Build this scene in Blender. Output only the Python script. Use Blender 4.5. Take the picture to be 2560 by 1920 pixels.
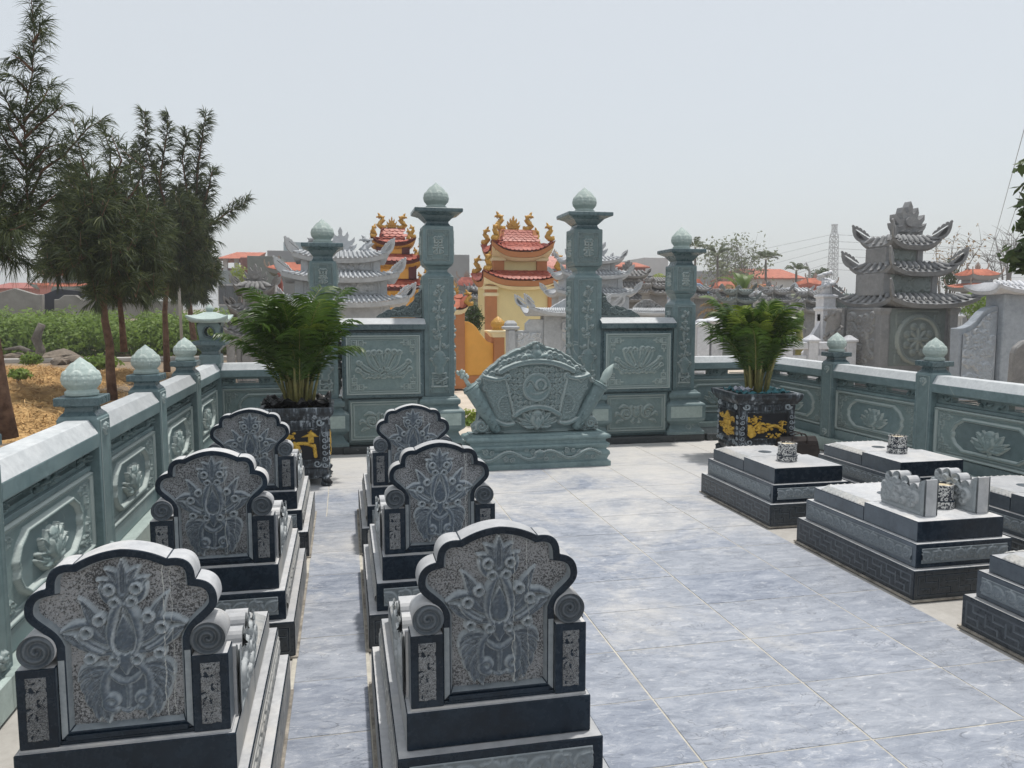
import bpy, bmesh, math, random
import numpy as np
from mathutils import Vector, Matrix

# ------------------------------------------------------------------ clear
for o in list(bpy.data.objects):
    bpy.data.objects.remove(o, do_unlink=True)
SC = bpy.context.scene
COL = SC.collection
R = math.radians

# ------------------------------------------------------------------ camera
CAMZ, FPX = 1.42, 1960.0                       # eye height (m), focal length in photo pixels (2560 wide)
YAW, PITCH = R(12.0945), R(5.5948)
cd = bpy.data.cameras.new('camera')
cd.sensor_width = 36.0
cd.lens = 36.0 * FPX / 2560.0
cd.clip_start, cd.clip_end = 0.05, 3000
cam = bpy.data.objects.new('camera', cd)
cam.location = (0, 0, CAMZ)
cam.rotation_euler = (math.pi / 2 - PITCH, 0, -YAW)
COL.objects.link(cam)
SC.camera = cam

# ------------------------------------------------------------------ sky, sun, exposure
SUN = Vector((0.20, 0.13, 1.0)).normalized()
w = bpy.data.worlds.new('World')
SC.world = w
w.use_nodes = True
nt = w.node_tree
nt.nodes.clear()
sky = nt.nodes.new('ShaderNodeTexSky')
sky.sky_type = 'NISHITA'
sky.sun_disc = False
sky.sun_elevation = math.asin(SUN.z)
sky.sun_rotation = math.atan2(SUN.x, SUN.y)
sky.altitude = 0
sky.air_density = 1.0
sky.dust_density = 2.0
sky.ozone_density = 1.0
hz = nt.nodes.new('ShaderNodeMix')                      # hazy white sky: an even veil over the clear one
hz.data_type = 'RGBA'
hz.inputs[0].default_value = 0.74
hz.inputs[7].default_value = (4.92, 5.06, 5.02, 1)
bg = nt.nodes.new('ShaderNodeBackground')
bg.inputs['Strength'].default_value = 0.15
wo = nt.nodes.new('ShaderNodeOutputWorld')
nt.links.new(sky.outputs[0], hz.inputs[6])
nt.links.new(hz.outputs[2], bg.inputs[0])
nt.links.new(bg.outputs[0], wo.inputs[0])

sl = bpy.data.lights.new('sun', 'SUN')
sl.energy = 3.0
sl.angle = R(2.5)
sl.color = (1.0, 0.955, 0.89)
so = bpy.data.objects.new('sun', sl)
so.rotation_euler = SUN.to_track_quat('Z', 'Y').to_euler()
so.location = (3, 2, 20)
COL.objects.link(so)
SC.view_settings.view_transform = 'Standard'
SC.view_settings.look = 'None'
SC.view_settings.exposure = 0.12
SC.view_settings.gamma = 1.0
SC.render.engine = 'CYCLES'
SC.cycles.max_bounces = 6
SC.cycles.diffuse_bounces = 3
SC.cycles.glossy_bounces = 3
SC.cycles.transparent_max_bounces = 8
# ================================================================== helpers
RNG = np.random.default_rng(7)
random.seed(7)
_fw = np.array([math.sin(YAW) * math.cos(PITCH), math.cos(YAW) * math.cos(PITCH), -math.sin(PITCH)])
_rt = np.array([math.cos(YAW), -math.sin(YAW), 0.0])
_up = np.cross(_rt, _fw)


def at(px, py, Y):
    """world point seen at photo pixel (px, py) on the plane of distance Y"""
    d = _rt * (px - 1280) / FPX - _up * (py - 960) / FPX + _fw
    t = Y / d[1]
    return Vector((d[0] * t, Y, CAMZ + d[2] * t))


def ground(px, py, z=0.0):
    d = _rt * (px - 1280) / FPX - _up * (py - 960) / FPX + _fw
    t = (z - CAMZ) / d[2]
    return Vector((d[0] * t, d[1] * t, z))


def crop(ox, oy, s):
    return lambda x, y: (ox + x * s, oy + y * s)


def tag(o, label=None, cat=None, group=None, kind=None):
    if label: o['label'] = label
    if cat: o['category'] = cat
    if group: o['group'] = group
    if kind: o['kind'] = kind
    return o


def empty(name, loc=(0, 0, 0), rz=0.0, parent=None):
    o = bpy.data.objects.new(name, None)
    o.empty_display_size = 0.1
    o.location = loc
    o.rotation_euler = (0, 0, rz)
    o.parent = parent
    COL.objects.link(o)
    return o


def link(name, me, parent=None, loc=(0, 0, 0), rot=(0, 0, 0), sc=None):
    o = bpy.data.objects.new(name, me)
    o.location = loc
    o.rotation_euler = rot
    if sc is not None:
        o.scale = sc if hasattr(sc, '__len__') else (sc, sc, sc)
    o.parent = parent
    COL.objects.link(o)
    return o


def copy_tree(o, parent=None):
    c = o.copy()
    COL.objects.link(c)
    c.parent = parent
    for ch in list(o.children):
        copy_tree(ch, c)
    return c


class MB:
    """collects simple shapes into one mesh"""
    def __init__(s):
        s.v, s.f, s.m = [], [], []

    def add(s, vs, fs, mi=0):
        k = len(s.v)
        s.v += [tuple(map(float, p)) for p in vs]
        s.f += [tuple(i + k for i in f) for f in fs]
        s.m += [mi] * len(fs)
        return s

    def box(s, x0, x1, y0, y1, z0, z1, mi=0, top=None):
        vs = [(x0, y0, z0), (x1, y0, z0), (x1, y1, z0), (x0, y1, z0), (x0, y0, z1), (x1, y0, z1), (x1, y1, z1), (x0, y1, z1)]
        fs = [(0, 3, 2, 1), (0, 1, 5, 4), (1, 2, 6, 5), (2, 3, 7, 6), (3, 0, 4, 7)]
        s.add(vs, fs, mi)
        k = len(s.v) - 8
        s.f.append((k + 4, k + 5, k + 6, k + 7))
        s.m.append(mi if top is None else top)
        return s

    def sq(s, prof, cx=0, cy=0, mi=0, ry=1.0, caps=True):
        """square turning: prof = [(half width, z), ...] from bottom to top"""
        vs = []
        for hw, z in prof:
            vs += [(cx - hw, cy - hw * ry, z), (cx + hw, cy - hw * ry, z), (cx + hw, cy + hw * ry, z), (cx - hw, cy + hw * ry, z)]
        fs = []
        for i in range(len(prof) - 1):
            a, b = 4 * i, 4 * i + 4
            for j in range(4):
                k = (j + 1) % 4
                fs.append((a + j, a + k, b + k, b + j))
        if caps:
            n = 4 * (len(prof) - 1)
            fs += [(3, 2, 1, 0), (n, n + 1, n + 2, n + 3)]
        return s.add(vs, fs, mi)

    def rect(s, prof, cx=0, cy=0, mi=0):
        """oblong turning: prof = [(half x, half y, z), ...]"""
        vs = []
        for hx, hy, z in prof:
            vs += [(cx - hx, cy - hy, z), (cx + hx, cy - hy, z), (cx + hx, cy + hy, z), (cx - hx, cy + hy, z)]
        fs = []
        for i in range(len(prof) - 1):
            a, b = 4 * i, 4 * i + 4
            for j in range(4):
                k = (j + 1) % 4
                fs.append((a + j, a + k, b + k, b + j))
        n = 4 * (len(prof) - 1)
        fs += [(3, 2, 1, 0), (n, n + 1, n + 2, n + 3)]
        return s.add(vs, fs, mi)

    def lathe(s, prof, n=24, cx=0, cy=0, mi=0):
        vs = []
        for r, z in prof:
            for j in range(n):
                a = 2 * math.pi * j / n
                vs.append((cx + r * math.cos(a), cy + r * math.sin(a), z))
        fs = []
        for i in range(len(prof) - 1):
            for j in range(n):
                k = (j + 1) % n
                fs.append((i * n + j, i * n + k, i * n + n + k, i * n + n + j))
        fs.append(tuple(range(n))[::-1])
        m = (len(prof) - 1) * n
        fs.append(tuple(range(m, m + n)))
        return s.add(vs, fs, mi)

    def prism(s, poly, d0, d1, axis='y', mi=0, side=None):
        """closed outline (u,v) pushed from d0 to d1; axis y: (u,d,v), axis x: (d,u,v), axis z: (u,v,d)"""
        n = len(poly)
        def P(u, v, d):
            return (u, d, v) if axis == 'y' else ((d, u, v) if axis == 'x' else (u, v, d))
        vs = [P(u, v, d0) for u, v in poly] + [P(u, v, d1) for u, v in poly]
        k = len(s.v)
        s.v += [tuple(map(float, p)) for p in vs]
        s.f.append(tuple(k + i for i in range(n))); s.m.append(mi)
        s.f.append(tuple(k + n + i for i in range(n))[::-1]); s.m.append(mi)
        for i in range(n):
            j = (i + 1) % n
            s.f.append((k + j, k + i, k + n + i, k + n + j)); s.m.append(mi if side is None else side)
        return s

    def tube(s, pts, rad, n=8, mi=0, cap=True):
        pts = [Vector(p) for p in pts]
        m = len(pts)
        rad = list(rad) if hasattr(rad, '__len__') else [rad] * m
        vs = []
        up = Vector((0.13, 0.31, 0.94))
        for i, p in enumerate(pts):
            t = (pts[min(i + 1, m - 1)] - pts[max(i - 1, 0)])
            t = t.normalized() if t.length > 1e-9 else Vector((0, 0, 1))
            a = t.cross(up)
            if a.length < 1e-3: a = t.cross(Vector((1, 0, 0)))
            a.normalize()
            b = t.cross(a)
            for j in range(n):
                an = 2 * math.pi * j / n
                vs.append(p + (a * math.cos(an) + b * math.sin(an)) * rad[i])
        fs = []
        for i in range(m - 1):
            for j in range(n):
                k = (j + 1) % n
                fs.append((i * n + j, i * n + k, i * n + n + k, i * n + n + j))
        if cap:
            fs.append(tuple(range(n))[::-1])
            fs.append(tuple(range((m - 1) * n, m * n)))
        return s.add(vs, fs, mi)

    def mesh(s, name, mats, bevel=0.0, smooth=False, seg=1):
        me = bpy.data.meshes.new(name)
        me.from_pydata(s.v, [], s.f)
        mats = mats if isinstance(mats, (list, tuple)) else [mats]
        for m in mats: me.materials.append(m)
        me.polygons.foreach_set('material_index', s.m)
        bm = bmesh.new()
        bm.from_mesh(me)
        bmesh.ops.recalc_face_normals(bm, faces=bm.faces)
        if bevel > 0:
            ed = [e for e in bm.edges if len(e.link_faces) == 2 and e.calc_face_angle(0) > 0.45]
            bmesh.ops.bevel(bm, geom=ed, offset=bevel, segments=seg, affect='EDGES', clamp_overlap=True, profile=0.6)
        bm.to_mesh(me)
        bm.free()
        if smooth:
            me.polygons.foreach_set('use_smooth', [True] * len(me.polygons))
        me.update()
        return me

    def build(s, name, mats, parent=None, bevel=0.0, smooth=False, loc=(0, 0, 0), rot=(0, 0, 0), seg=1):
        return link(name, s.mesh(name, mats, bevel, smooth, seg), parent, loc, rot)


def np_mesh(name, V, F, mats, smooth=True, attr=None):
    """fast mesh from arrays; F is (n,3) or (n,4)"""
    V = np.asarray(V, np.float32)
    F = np.asarray(F, np.int32)
    me = bpy.data.meshes.new(name)
    me.vertices.add(len(V))
    me.vertices.foreach_set('co', V.ravel())
    k = F.shape[1]
    me.loops.add(F.size)
    me.loops.foreach_set('vertex_index', F.ravel())
    me.polygons.add(len(F))
    me.polygons.foreach_set('loop_start', np.arange(0, F.size, k, dtype=np.int32))
    me.polygons.foreach_set('loop_total', np.full(len(F), k, np.int32))
    me.polygons.foreach_set('use_smooth', np.full(len(F), smooth, bool))
    for m in (mats if isinstance(mats, (list, tuple)) else [mats]): me.materials.append(m)
    if attr is not None:
        a = me.color_attributes.new('col', 'FLOAT_COLOR', 'POINT')
        c = np.ones((len(V), 4), np.float32)
        c[:, :attr.shape[1]] = attr
        a.data.foreach_set('color', c.ravel())
    me.update(calc_edges=True)
    me.validate()
    return me


# ------------------------------------------------------------------ carved relief
def spiral(cx, cz, r, turns, a0=0.0, d=1, r1=0.15, n=None):
    n = n or int(18 * turns) + 4
    t = np.linspace(0, 1, n)
    a = a0 + d * t * turns * 2 * math.pi
    rr = r * (1 - t * (1 - r1))
    return np.stack([cx + rr * np.cos(a), cz + rr * np.sin(a)], 1)


def bez(*p, n=14):
    p = [np.array(q, float) for q in p]
    t = np.linspace(0, 1, n)[:, None]
    if len(p) == 3:
        return (1 - t) ** 2 * p[0] + 2 * t * (1 - t) * p[1] + t * t * p[2]
    return (1 - t) ** 3 * p[0] + 3 * t * (1 - t) ** 2 * p[1] + 3 * t * t * (1 - t) * p[2] + t ** 3 * p[3]


class Rel:
    """height field carved in a stone face: x across, z up, height towards the viewer (-y)"""
    def __init__(s, x0, x1, z0, z1, step):
        nx, nz = int(round((x1 - x0) / step)) + 1, int(round((z1 - z0) / step)) + 1
        s.x, s.z = np.linspace(x0, x1, nx), np.linspace(z0, z1, nz)
        s.X, s.Z = np.meshgrid(s.x, s.z)
        s.h = np.zeros_like(s.X)
        s.o = np.zeros_like(s.X)

    def _win(s, a, b, c, d):
        i0, i1 = np.searchsorted(s.x, [a, b]); j0, j1 = np.searchsorted(s.z, [c, d])
        return slice(max(j0 - 1, 0), j1 + 1), slice(max(i0 - 1, 0), i1 + 1)

    def _v(s, pts, r):
        pts = np.asarray(pts, float)
        r = np.interp(np.linspace(0, 1, len(pts)), np.linspace(0, 1, len(r)), r) if hasattr(r, '__len__') else np.full(len(pts), r)
        m = r.max()
        w = s._win(pts[:, 0].min() - m, pts[:, 0].max() + m, pts[:, 1].min() - m, pts[:, 1].max() + m)
        X, Z = s.X[w], s.Z[w]
        V = np.full(X.shape, -1.0)
        for i in range(len(pts) - 1):
            ax, az = pts[i]; bx, bz = pts[i + 1]
            dx, dz = bx - ax, bz - az
            L = dx * dx + dz * dz + 1e-12
            t = np.clip(((X - ax) * dx + (Z - az) * dz) / L, 0, 1)
            d = np.hypot(X - ax - t * dx, Z - az - t * dz)
            rr = np.maximum(r[i] + (r[i + 1] - r[i]) * t, 1e-6)
            np.maximum(V, 1 - d / rr, out=V)
        return w, V

    def _mir(s, pts, mir):
        pts = np.asarray(pts, float)
        return [pts, pts * [-1, 1]] if mir else [pts]

    def stroke(s, pts, r, ht, mir=True, base=0.0, flat=0.0):
        for p in s._mir(pts, mir):
            w, V = s._v(p, r)
            k = V > 0
            v = np.clip(V, 0, 1)
            if flat: v = np.clip(v / (1 - flat), 0, 1)
            hh = base + ht * np.sqrt(np.clip(1 - (1 - v) ** 2, 0, 1))
            s.h[w] = np.where(k, np.maximum(s.h[w], hh), s.h[w])
            s.o[w] = np.where(k, 1, s.o[w])
        return s

    def cut(s, pts, r, dp, mir=True):
        for p in s._mir(pts, mir):
            w, V = s._v(p, r)
            s.h[w] -= dp * np.clip(V * 1.6, 0, 1)
        return s

    def pit(s, cx, cz, r, dp, mir=True):
        for x in ((cx, -cx) if mir else (cx,)):
            d = np.hypot(s.X - x, s.Z - cz)
            s.h -= dp * np.clip((1 - d / r) * 2.5, 0, 1)
        return s

    def dome(s, cx, cz, rx, rz, ht, mir=True, base=0.0):
        for x in ((cx, -cx) if mir else (cx,)):
            q = ((s.X - x) / rx) ** 2 + ((s.Z - cz) / rz) ** 2
            k = q < 1
            s.h = np.where(k, np.maximum(s.h, base + ht * np.sqrt(np.clip(1 - q, 0, 1))), s.h)
            s.o = np.where(k, 1, s.o)
        return s

    def eye(s, cx, cz, r, ht, mir=True):
        s.stroke(spiral(cx, cz, r * 0.78, 1.0, 0, 1, 1.0, 16), r * 0.38, ht, mir)
        s.dome(cx, cz, r * 0.36, r * 0.36, ht * 0.5, mir)
        return s

    def sdf(s, poly):
        poly = np.asarray(poly, float)
        d = np.full(s.X.shape, 1e9); ins = np.zeros(s.X.shape, bool)
        n = len(poly)
        for i in range(n):
            ax, az = poly[i]; bx, bz = poly[(i + 1) % n]
            dx, dz = bx - ax, bz - az
            t = np.clip(((s.X - ax) * dx + (s.Z - az) * dz) / (dx * dx + dz * dz + 1e-12), 0, 1)
            np.minimum(d, np.hypot(s.X - ax - t * dx, s.Z - az - t * dz), out=d)
            c = (az > s.Z) != (bz > s.Z)
            with np.errstate(divide='ignore', invalid='ignore'):
                xi = ax + (s.Z - az) * dx / (dz if dz else 1e-12)
            ins ^= c & (s.X < xi)
        return np.where(ins, d, -d)

    def plate(s, poly, ht, bev=0.004, add=False, orn=1):
        d = s.sdf(poly)
        q = ht * np.clip(d / bev, 0, 1)
        s.h = s.h + q if add else np.where(d > 0, np.maximum(s.h, q) if ht > 0 else s.h + q, s.h)
        s.o = np.where(d > 0, orn, s.o)
        return s

    def rect(s, x0, x1, z0, z1, ht, bev=0.003, mir=False):
        for a, b in (((x0, x1), (-x1, -x0)) if mir else ((x0, x1),)):
            d = np.minimum(np.minimum(s.X - a, b - s.X), np.minimum(s.Z - z0, z1 - s.Z))
            s.h = np.where(d > 0, np.maximum(s.h, ht * np.clip(d / bev, 0, 1)), s.h)
            s.o = np.where(d > 0, 1, s.o)
        return s

    def frame(s, x0, x1, z0, z1, w, ht, bev=0.002, mir=False):
        for a, b in (((x0, x1), (-x1, -x0)) if mir else ((x0, x1),)):
            d = np.minimum(np.minimum(s.X - a, b - s.X), np.minimum(s.Z - z0, z1 - s.Z))
            v = np.minimum(d, w - d)
            s.h = np.where(v > 0, np.maximum(s.h, ht * np.clip(v / bev, 0, 1)), s.h)
            s.o = np.where(v > 0, 1, s.o)
        return s

    def line(s, x0, z0, x1, z1, w, ht, mir=True, bev=0.0015):
        return s.rect(min(x0, x1) - w / 2, max(x0, x1) + w / 2, min(z0, z1) - w / 2, max(z0, z1) + w / 2, ht, bev, mir)

    def fret(s, x1, z0, z1, q, w, ht, mir=True):
        """square fret in all corners of a panel with half width x1: squares with a smaller hooked one beside"""
        for sz, zz in ((1, z0), (-1, z1)):
            b = lambda u0, u1, v0, v1, k=1: s.frame(x1 - u1, x1 - u0, min(zz + sz * v0, zz + sz * v1), max(zz + sz * v0, zz + sz * v1), w, ht, mir=mir)
            b(0, q, 0, q)
            s.rect(x1 - q * .72, x1 - q * .28, min(zz + sz * q * .28, zz + sz * q * .72), max(zz + sz * q * .28, zz + sz * q * .72), ht * .8, mir=mir)
            b(q * 1.2, q * 2.1, 0, q * .95)
            s.rect(x1 - q * 1.8, x1 - q * 1.5, min(zz + sz * q * .3, zz + sz * q * .65), max(zz + sz * q * .3, zz + sz * q * .65), ht * .8, mir=mir)
            b(0, q * .95, q * 1.2, q * 2.1)
            s.rect(x1 - q * .65, x1 - q * .3, min(zz + sz * q * 1.5, zz + sz * q * 1.8), max(zz + sz * q * 1.5, zz + sz * q * 1.8), ht * .8, mir=mir)
            s.line(x1 - q * 2.1, zz + sz * q * .45, x1 - q * 2.6, zz + sz * q * .45, w, ht, mir)
            s.line(x1 - q * .45, zz + sz * q * 2.1, x1 - q * .45, zz + sz * q * 2.6, w, ht, mir)
        return s

    def noise(s, amp, seed=0, k=3):
        r = np.random.default_rng(seed).random(s.h.shape)
        for _ in range(k):
            r = (r + np.roll(r, 1, 0) + np.roll(r, -1, 0) + np.roll(r, 1, 1) + np.roll(r, -1, 1)) / 5
        r = (r - r.mean()) / (r.std() + 1e-9)
        s.h += amp * np.clip(r, -2, 2)
        return s

    def mesh(s, name, mat, keep=None, skirt=0.0, gain=1.0, deep=1.4):
        s.h = s.h * deep
        st = s.x[1] - s.x[0]
        gz, gx = np.gradient(s.h, s.z, s.x)
        sl = np.clip(gain * (np.hypot(gx, gz) - .40) / 1.8, 0, 1)           # tooled edges stay paler than the rubbed faces
        V = np.stack([s.X, -s.h, s.Z], -1).reshape(-1, 3)
        nz, nx = s.X.shape
        I = np.arange(nz * nx).reshape(nz, nx)
        F = np.stack([I[:-1, :-1], I[:-1, 1:], I[1:, 1:], I[1:, :-1]], -1).reshape(-1, 4)
        if getattr(s, 'pale', None) is not None: sl = np.maximum(sl * .2, s.pale)
        at_ = np.stack([sl, s.o], -1).reshape(-1, 2)
        if keep is not None:
            kv = (keep > 0).reshape(-1)
            F = F[kv[F].all(1)]
            u = np.unique(F)
            rm = np.full(len(V), -1); rm[u] = np.arange(len(u))
            V, at_, F = V[u], at_[u], rm[F]
        if skirt:
            E = np.concatenate([F[:, [0, 1]], F[:, [1, 2]], F[:, [2, 3]], F[:, [3, 0]]])
            key = np.sort(E, 1)
            _, inv, cnt = np.unique(key, axis=0, return_inverse=True, return_counts=True)
            B = E[cnt[inv.ravel()] == 1]
            n = len(V)
            u = np.unique(B)
            mp = np.full(n, -1); mp[u] = n + np.arange(len(u))
            V2 = V[u].copy(); V2[:, 1] = skirt
            V = np.concatenate([V, V2]); at_ = np.concatenate([at_, at_[u] * 0 + [0.6, 1]])
            F = np.concatenate([F, np.stack([B[:, 1], B[:, 0], mp[B[:, 0]], mp[B[:, 1]]], 1)])
        return np_mesh(name, V, F, mat, True, at_)


# ------------------------------------------------------------------ materials
def newmat(name):
    m = bpy.data.materials.new(name)
    m.use_nodes = True
    nt = m.node_tree
    nt.nodes.clear()
    b = nt.nodes.new('ShaderNodeBsdfPrincipled')
    o = nt.nodes.new('ShaderNodeOutputMaterial')
    nt.links.new(b.outputs[0], o.inputs[0])
    return m, nt, b


def node(nt, t, ins=None, **kw):
    n = nt.nodes.new(t)
    for k, v in kw.items(): setattr(n, k, v)
    for k, v in (ins or {}).items():
        if hasattr(v, 'is_linked') or isinstance(v, bpy.types.NodeSocket): nt.links.new(v, n.inputs[k])
        else: n.inputs[k].default_value = v
    return n


def ramp(nt, fac, stops):
    n = nt.nodes.new('ShaderNodeValToRGB')
    e = n.color_ramp.elements
    while len(e) < len(stops): e.new(0.5)
    for i, (p, c) in enumerate(stops):
        e[i].position = p
        e[i].color = (*c, 1) if hasattr(c, '__len__') else (c, c, c, 1)
    nt.links.new(fac, n.inputs[0])
    return n.outputs[0]


def mixc(nt, fac, a, b, mode='MIX'):
    n = nt.nodes.new('ShaderNodeMix')
    n.data_type = 'RGBA'
    n.blend_type = mode
    for i, v in ((0, fac), (6, a), (7, b)):
        if isinstance(v, bpy.types.NodeSocket): nt.links.new(v, n.inputs[i])
        else: n.inputs[i].default_value = (*v, 1) if hasattr(v, '__len__') else v
    return n.outputs[2]


def coords(nt, world=False, rnd=True):
    if world:
        return node(nt, 'ShaderNodeNewGeometry').outputs['Position']
    c = node(nt, 'ShaderNodeTexCoord').outputs['Object']
    if not rnd: return c
    r = node(nt, 'ShaderNodeObjectInfo').outputs['Random']
    m = node(nt, 'ShaderNodeMath', {0: r, 1: 13.0}, operation='MULTIPLY').outputs[0]
    return node(nt, 'ShaderNodeVectorMath', {0: c, 1: m}, operation='ADD').outputs[0]


def noise(nt, co, scale, detail=5.0, rough=0.6, dist=0.0):
    return node(nt, 'ShaderNodeTexNoise', {'Vector': co, 'Scale': scale, 'Detail': detail, 'Roughness': rough, 'Distortion': dist}).outputs['Fac']


def stone(name, c1, c2, scale=4.0, rough=0.4, carve=None, stip=None, vein=None, veinscale=2.0, bump=0.15, bscale=90.0, dust=None, coat=0.0, spec=0.5, crack=None):
    m, nt, b = newmat(name)
    co = coords(nt)
    n1 = noise(nt, co, scale, 7, 0.62, 0.4)
    col = ramp(nt, n1, [(0.32, c1), (0.72, c2)])
    n2 = noise(nt, co, scale * 7, 5, 0.7)
    col = mixc(nt, 0.35, col, ramp(nt, n2, [(0.3, tuple(x * 0.72 for x in c1)), (0.75, tuple(min(1, x * 1.3) for x in c2))]))
    attr = node(nt, 'ShaderNodeVertexColor', layer_name='col') if (carve or stip) else None
    if stip:
        vo = noise(nt, co, stip[2], 3, 0.75)
        big = noise(nt, co, 9.0, 4, 0.6)
        pat = node(nt, 'ShaderNodeMath', {0: vo, 1: node(nt, 'ShaderNodeMath', {0: big, 1: 0.35}, operation='MULTIPLY').outputs[0]}, operation='ADD').outputs[0]
        sc = ramp(nt, pat, [(0.60, stip[0]), (0.70, stip[1])])
        sep = node(nt, 'ShaderNodeSeparateColor', {0: attr.outputs[0]})
        col = mixc(nt, sep.outputs[1], sc, col)
    if carve:
        sep = node(nt, 'ShaderNodeSeparateColor', {0: attr.outputs[0]})
        f = node(nt, 'ShaderNodeMath', {0: sep.outputs[0], 1: 0.85}, operation='MULTIPLY').outputs[0]
        col = mixc(nt, f, col, carve)
    if vein:
        nv = noise(nt, co, veinscale, 3, 0.5, 1.2)
        a = node(nt, 'ShaderNodeMath', {0: nv, 1: 0.5}, operation='SUBTRACT').outputs[0]
        a = node(nt, 'ShaderNodeMath', {0: a}, operation='ABSOLUTE').outputs[0]
        f = ramp(nt, a, [(0.0, 1.0), (0.0028, 0.0)])
        f = node(nt, 'ShaderNodeMath', {0: f, 1: ramp(nt, noise(nt, co, veinscale * 1.7, 2), [(0.54, 0.0), (0.6, 1.0)])}, operation='MULTIPLY').outputs[0]
        col = mixc(nt, f, col, vein)
    if dust:
        nd = noise(nt, co, 3.0, 6, 0.7)
        col = mixc(nt, ramp(nt, nd, [(0.48, 0.0), (0.75, 0.7)]), col, dust)
    rnd = node(nt, 'ShaderNodeObjectInfo').outputs['Random']         # no two blocks have quite the same tone
    if crack:                                                        # white calcite veins running down the stone
        oc = node(nt, 'ShaderNodeTexCoord').outputs['Object']
        wv = noise(nt, node(nt, 'ShaderNodeVectorMath', {0: oc, 1: node(nt, 'ShaderNodeMath', {0: rnd, 1: 9.0}, operation='MULTIPLY').outputs[0]}, operation='ADD').outputs[0], 14.0, 4, .6)
        x_ = node(nt, 'ShaderNodeSeparateXYZ', {0: oc}).outputs[0]
        for x0, k, a_ in ((.015, .09, .9), (.06, .05, .5)):
            t_ = node(nt, 'ShaderNodeMath', {0: rnd, 1: k, 2: x0}, operation='MULTIPLY_ADD').outputs[0]
            t_ = node(nt, 'ShaderNodeMath', {0: wv, 1: .022, 2: t_}, operation='MULTIPLY_ADD').outputs[0]
            t_ = node(nt, 'ShaderNodeMath', {0: node(nt, 'ShaderNodeMath', {0: x_, 1: t_}, operation='SUBTRACT').outputs[0]}, operation='ABSOLUTE').outputs[0]
            f_ = node(nt, 'ShaderNodeMapRange', {0: t_, 1: 0.0, 2: 0.0018, 3: a_, 4: 0.0}).outputs[0]
            col = mixc(nt, f_, col, crack)
    col = mixc(nt, 1.0, col, ramp(nt, rnd, [(0.0, 0.86), (1.0, 1.12)]), 'MULTIPLY')
    nt.links.new(col, b.inputs['Base Color'])
    rr = ramp(nt, n2, [(0.3, max(rough - 0.1, 0.05)), (0.7, min(rough + 0.14, 1))])
    nt.links.new(rr, b.inputs['Roughness'])
    b.inputs['Specular IOR Level'].default_value = spec
    if coat: b.inputs['Coat Weight'].default_value = coat; b.inputs['Coat Roughness'].default_value = 0.15
    if bump:
        hb = noise(nt, co, bscale, 4, 0.7)
        bn = node(nt, 'ShaderNodeBump', {'Height': hb, 'Strength': bump, 'Distance': 0.002})
        nt.links.new(bn.outputs[0], b.inputs['Normal'])
    return m


def plain(name, c, rough=0.6, var=0.25, scale=6.0, metal=0.0, bump=0.0, bscale=60.0, c2=None, spec=0.4):
    m, nt, b = newmat(name)
    co = coords(nt)
    n = noise(nt, co, scale, 6, 0.65)
    lo = tuple(x * (1 - var) for x in c); hi = c2 or tuple(min(1, x * (1 + var)) for x in c)
    nt.links.new(ramp(nt, n, [(0.3, lo), (0.7, hi)]), b.inputs['Base Color'])
    b.inputs['Roughness'].default_value = rough
    b.inputs['Metallic'].default_value = metal
    b.inputs['Specular IOR Level'].default_value = spec
    if bump:
        bn = node(nt, 'ShaderNodeBump', {'Height': noise(nt, co, bscale, 4, 0.7), 'Strength': bump, 'Distance': 0.004})
        nt.links.new(bn.outputs[0], b.inputs['Normal'])
    return m


def leafmat(name, c, c2, rough=0.5, trans=0.25):
    m, nt, b = newmat(name)
    pos = coords(nt, True)
    n = noise(nt, pos, 5.0, 4, 0.7)
    col = ramp(nt, n, [(0.3, c), (0.72, c2)])
    nt.links.new(col, b.inputs['Base Color'])
    b.inputs['Roughness'].default_value = rough
    b.inputs['Specular IOR Level'].default_value = 0.3
    t = node(nt, 'ShaderNodeBsdfTranslucent', {'Color': mixc(nt, 0.5, col, tuple(min(1, x * 1.8) for x in c2))})
    mx = node(nt, 'ShaderNodeMixShader', {0: trans, 1: b.outputs[0], 2: t.outputs[0]})
    out = [q for q in nt.nodes if q.type == 'OUTPUT_MATERIAL'][0]
    nt.links.new(mx.outputs[0], out.inputs[0])
    return m


M = {}
M['green'] = stone('green_bluestone_honed', (0.096, 0.154, 0.168), (0.196, 0.266, 0.274), 3.0, 0.42, vein=(0.33, 0.38, 0.37), veinscale=1.3)
M['greenc'] = stone('green_bluestone_carved', (0.104, 0.160, 0.170), (0.200, 0.274, 0.278), 4.0, 0.5, carve=(0.47, 0.53, 0.52))
M['greenf'] = stone('green_bluestone_field', (0.130, 0.192, 0.196), (0.236, 0.306, 0.302), 6.0, 0.6, carve=(0.46, 0.52, 0.50), bump=0.4, bscale=220)
M['greendk'] = stone('green_bluestone_polished', (0.048, 0.090, 0.106), (0.118, 0.172, 0.186), 3.5, 0.28, vein=(0.3, 0.35, 0.35), veinscale=1.5)
M['raw'] = stone('green_stone_sawn', (0.30, 0.38, 0.365), (0.43, 0.51, 0.485), 5.0, 0.7, carve=(0.52, 0.57, 0.54), bump=0.3)
M['railtop'] = stone('rail_top_sunlit', (0.42, 0.45, 0.47), (0.58, 0.60, 0.61), 4.0, 0.45, bump=0.15)  # rail tops coloured paler for the sun falling on them
M['plinth'] = stone('plinth_black_stone', (0.012, 0.018, 0.022), (0.05, 0.06, 0.065), 8.0, 0.35, vein=(0.4, 0.43, 0.44), veinscale=9.0)
M['dark'] = stone('blue_black_polished', (0.004, 0.009, 0.017), (0.020, 0.034, 0.052), 4.0, 0.24, bump=0.05, spec=0.22)
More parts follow.
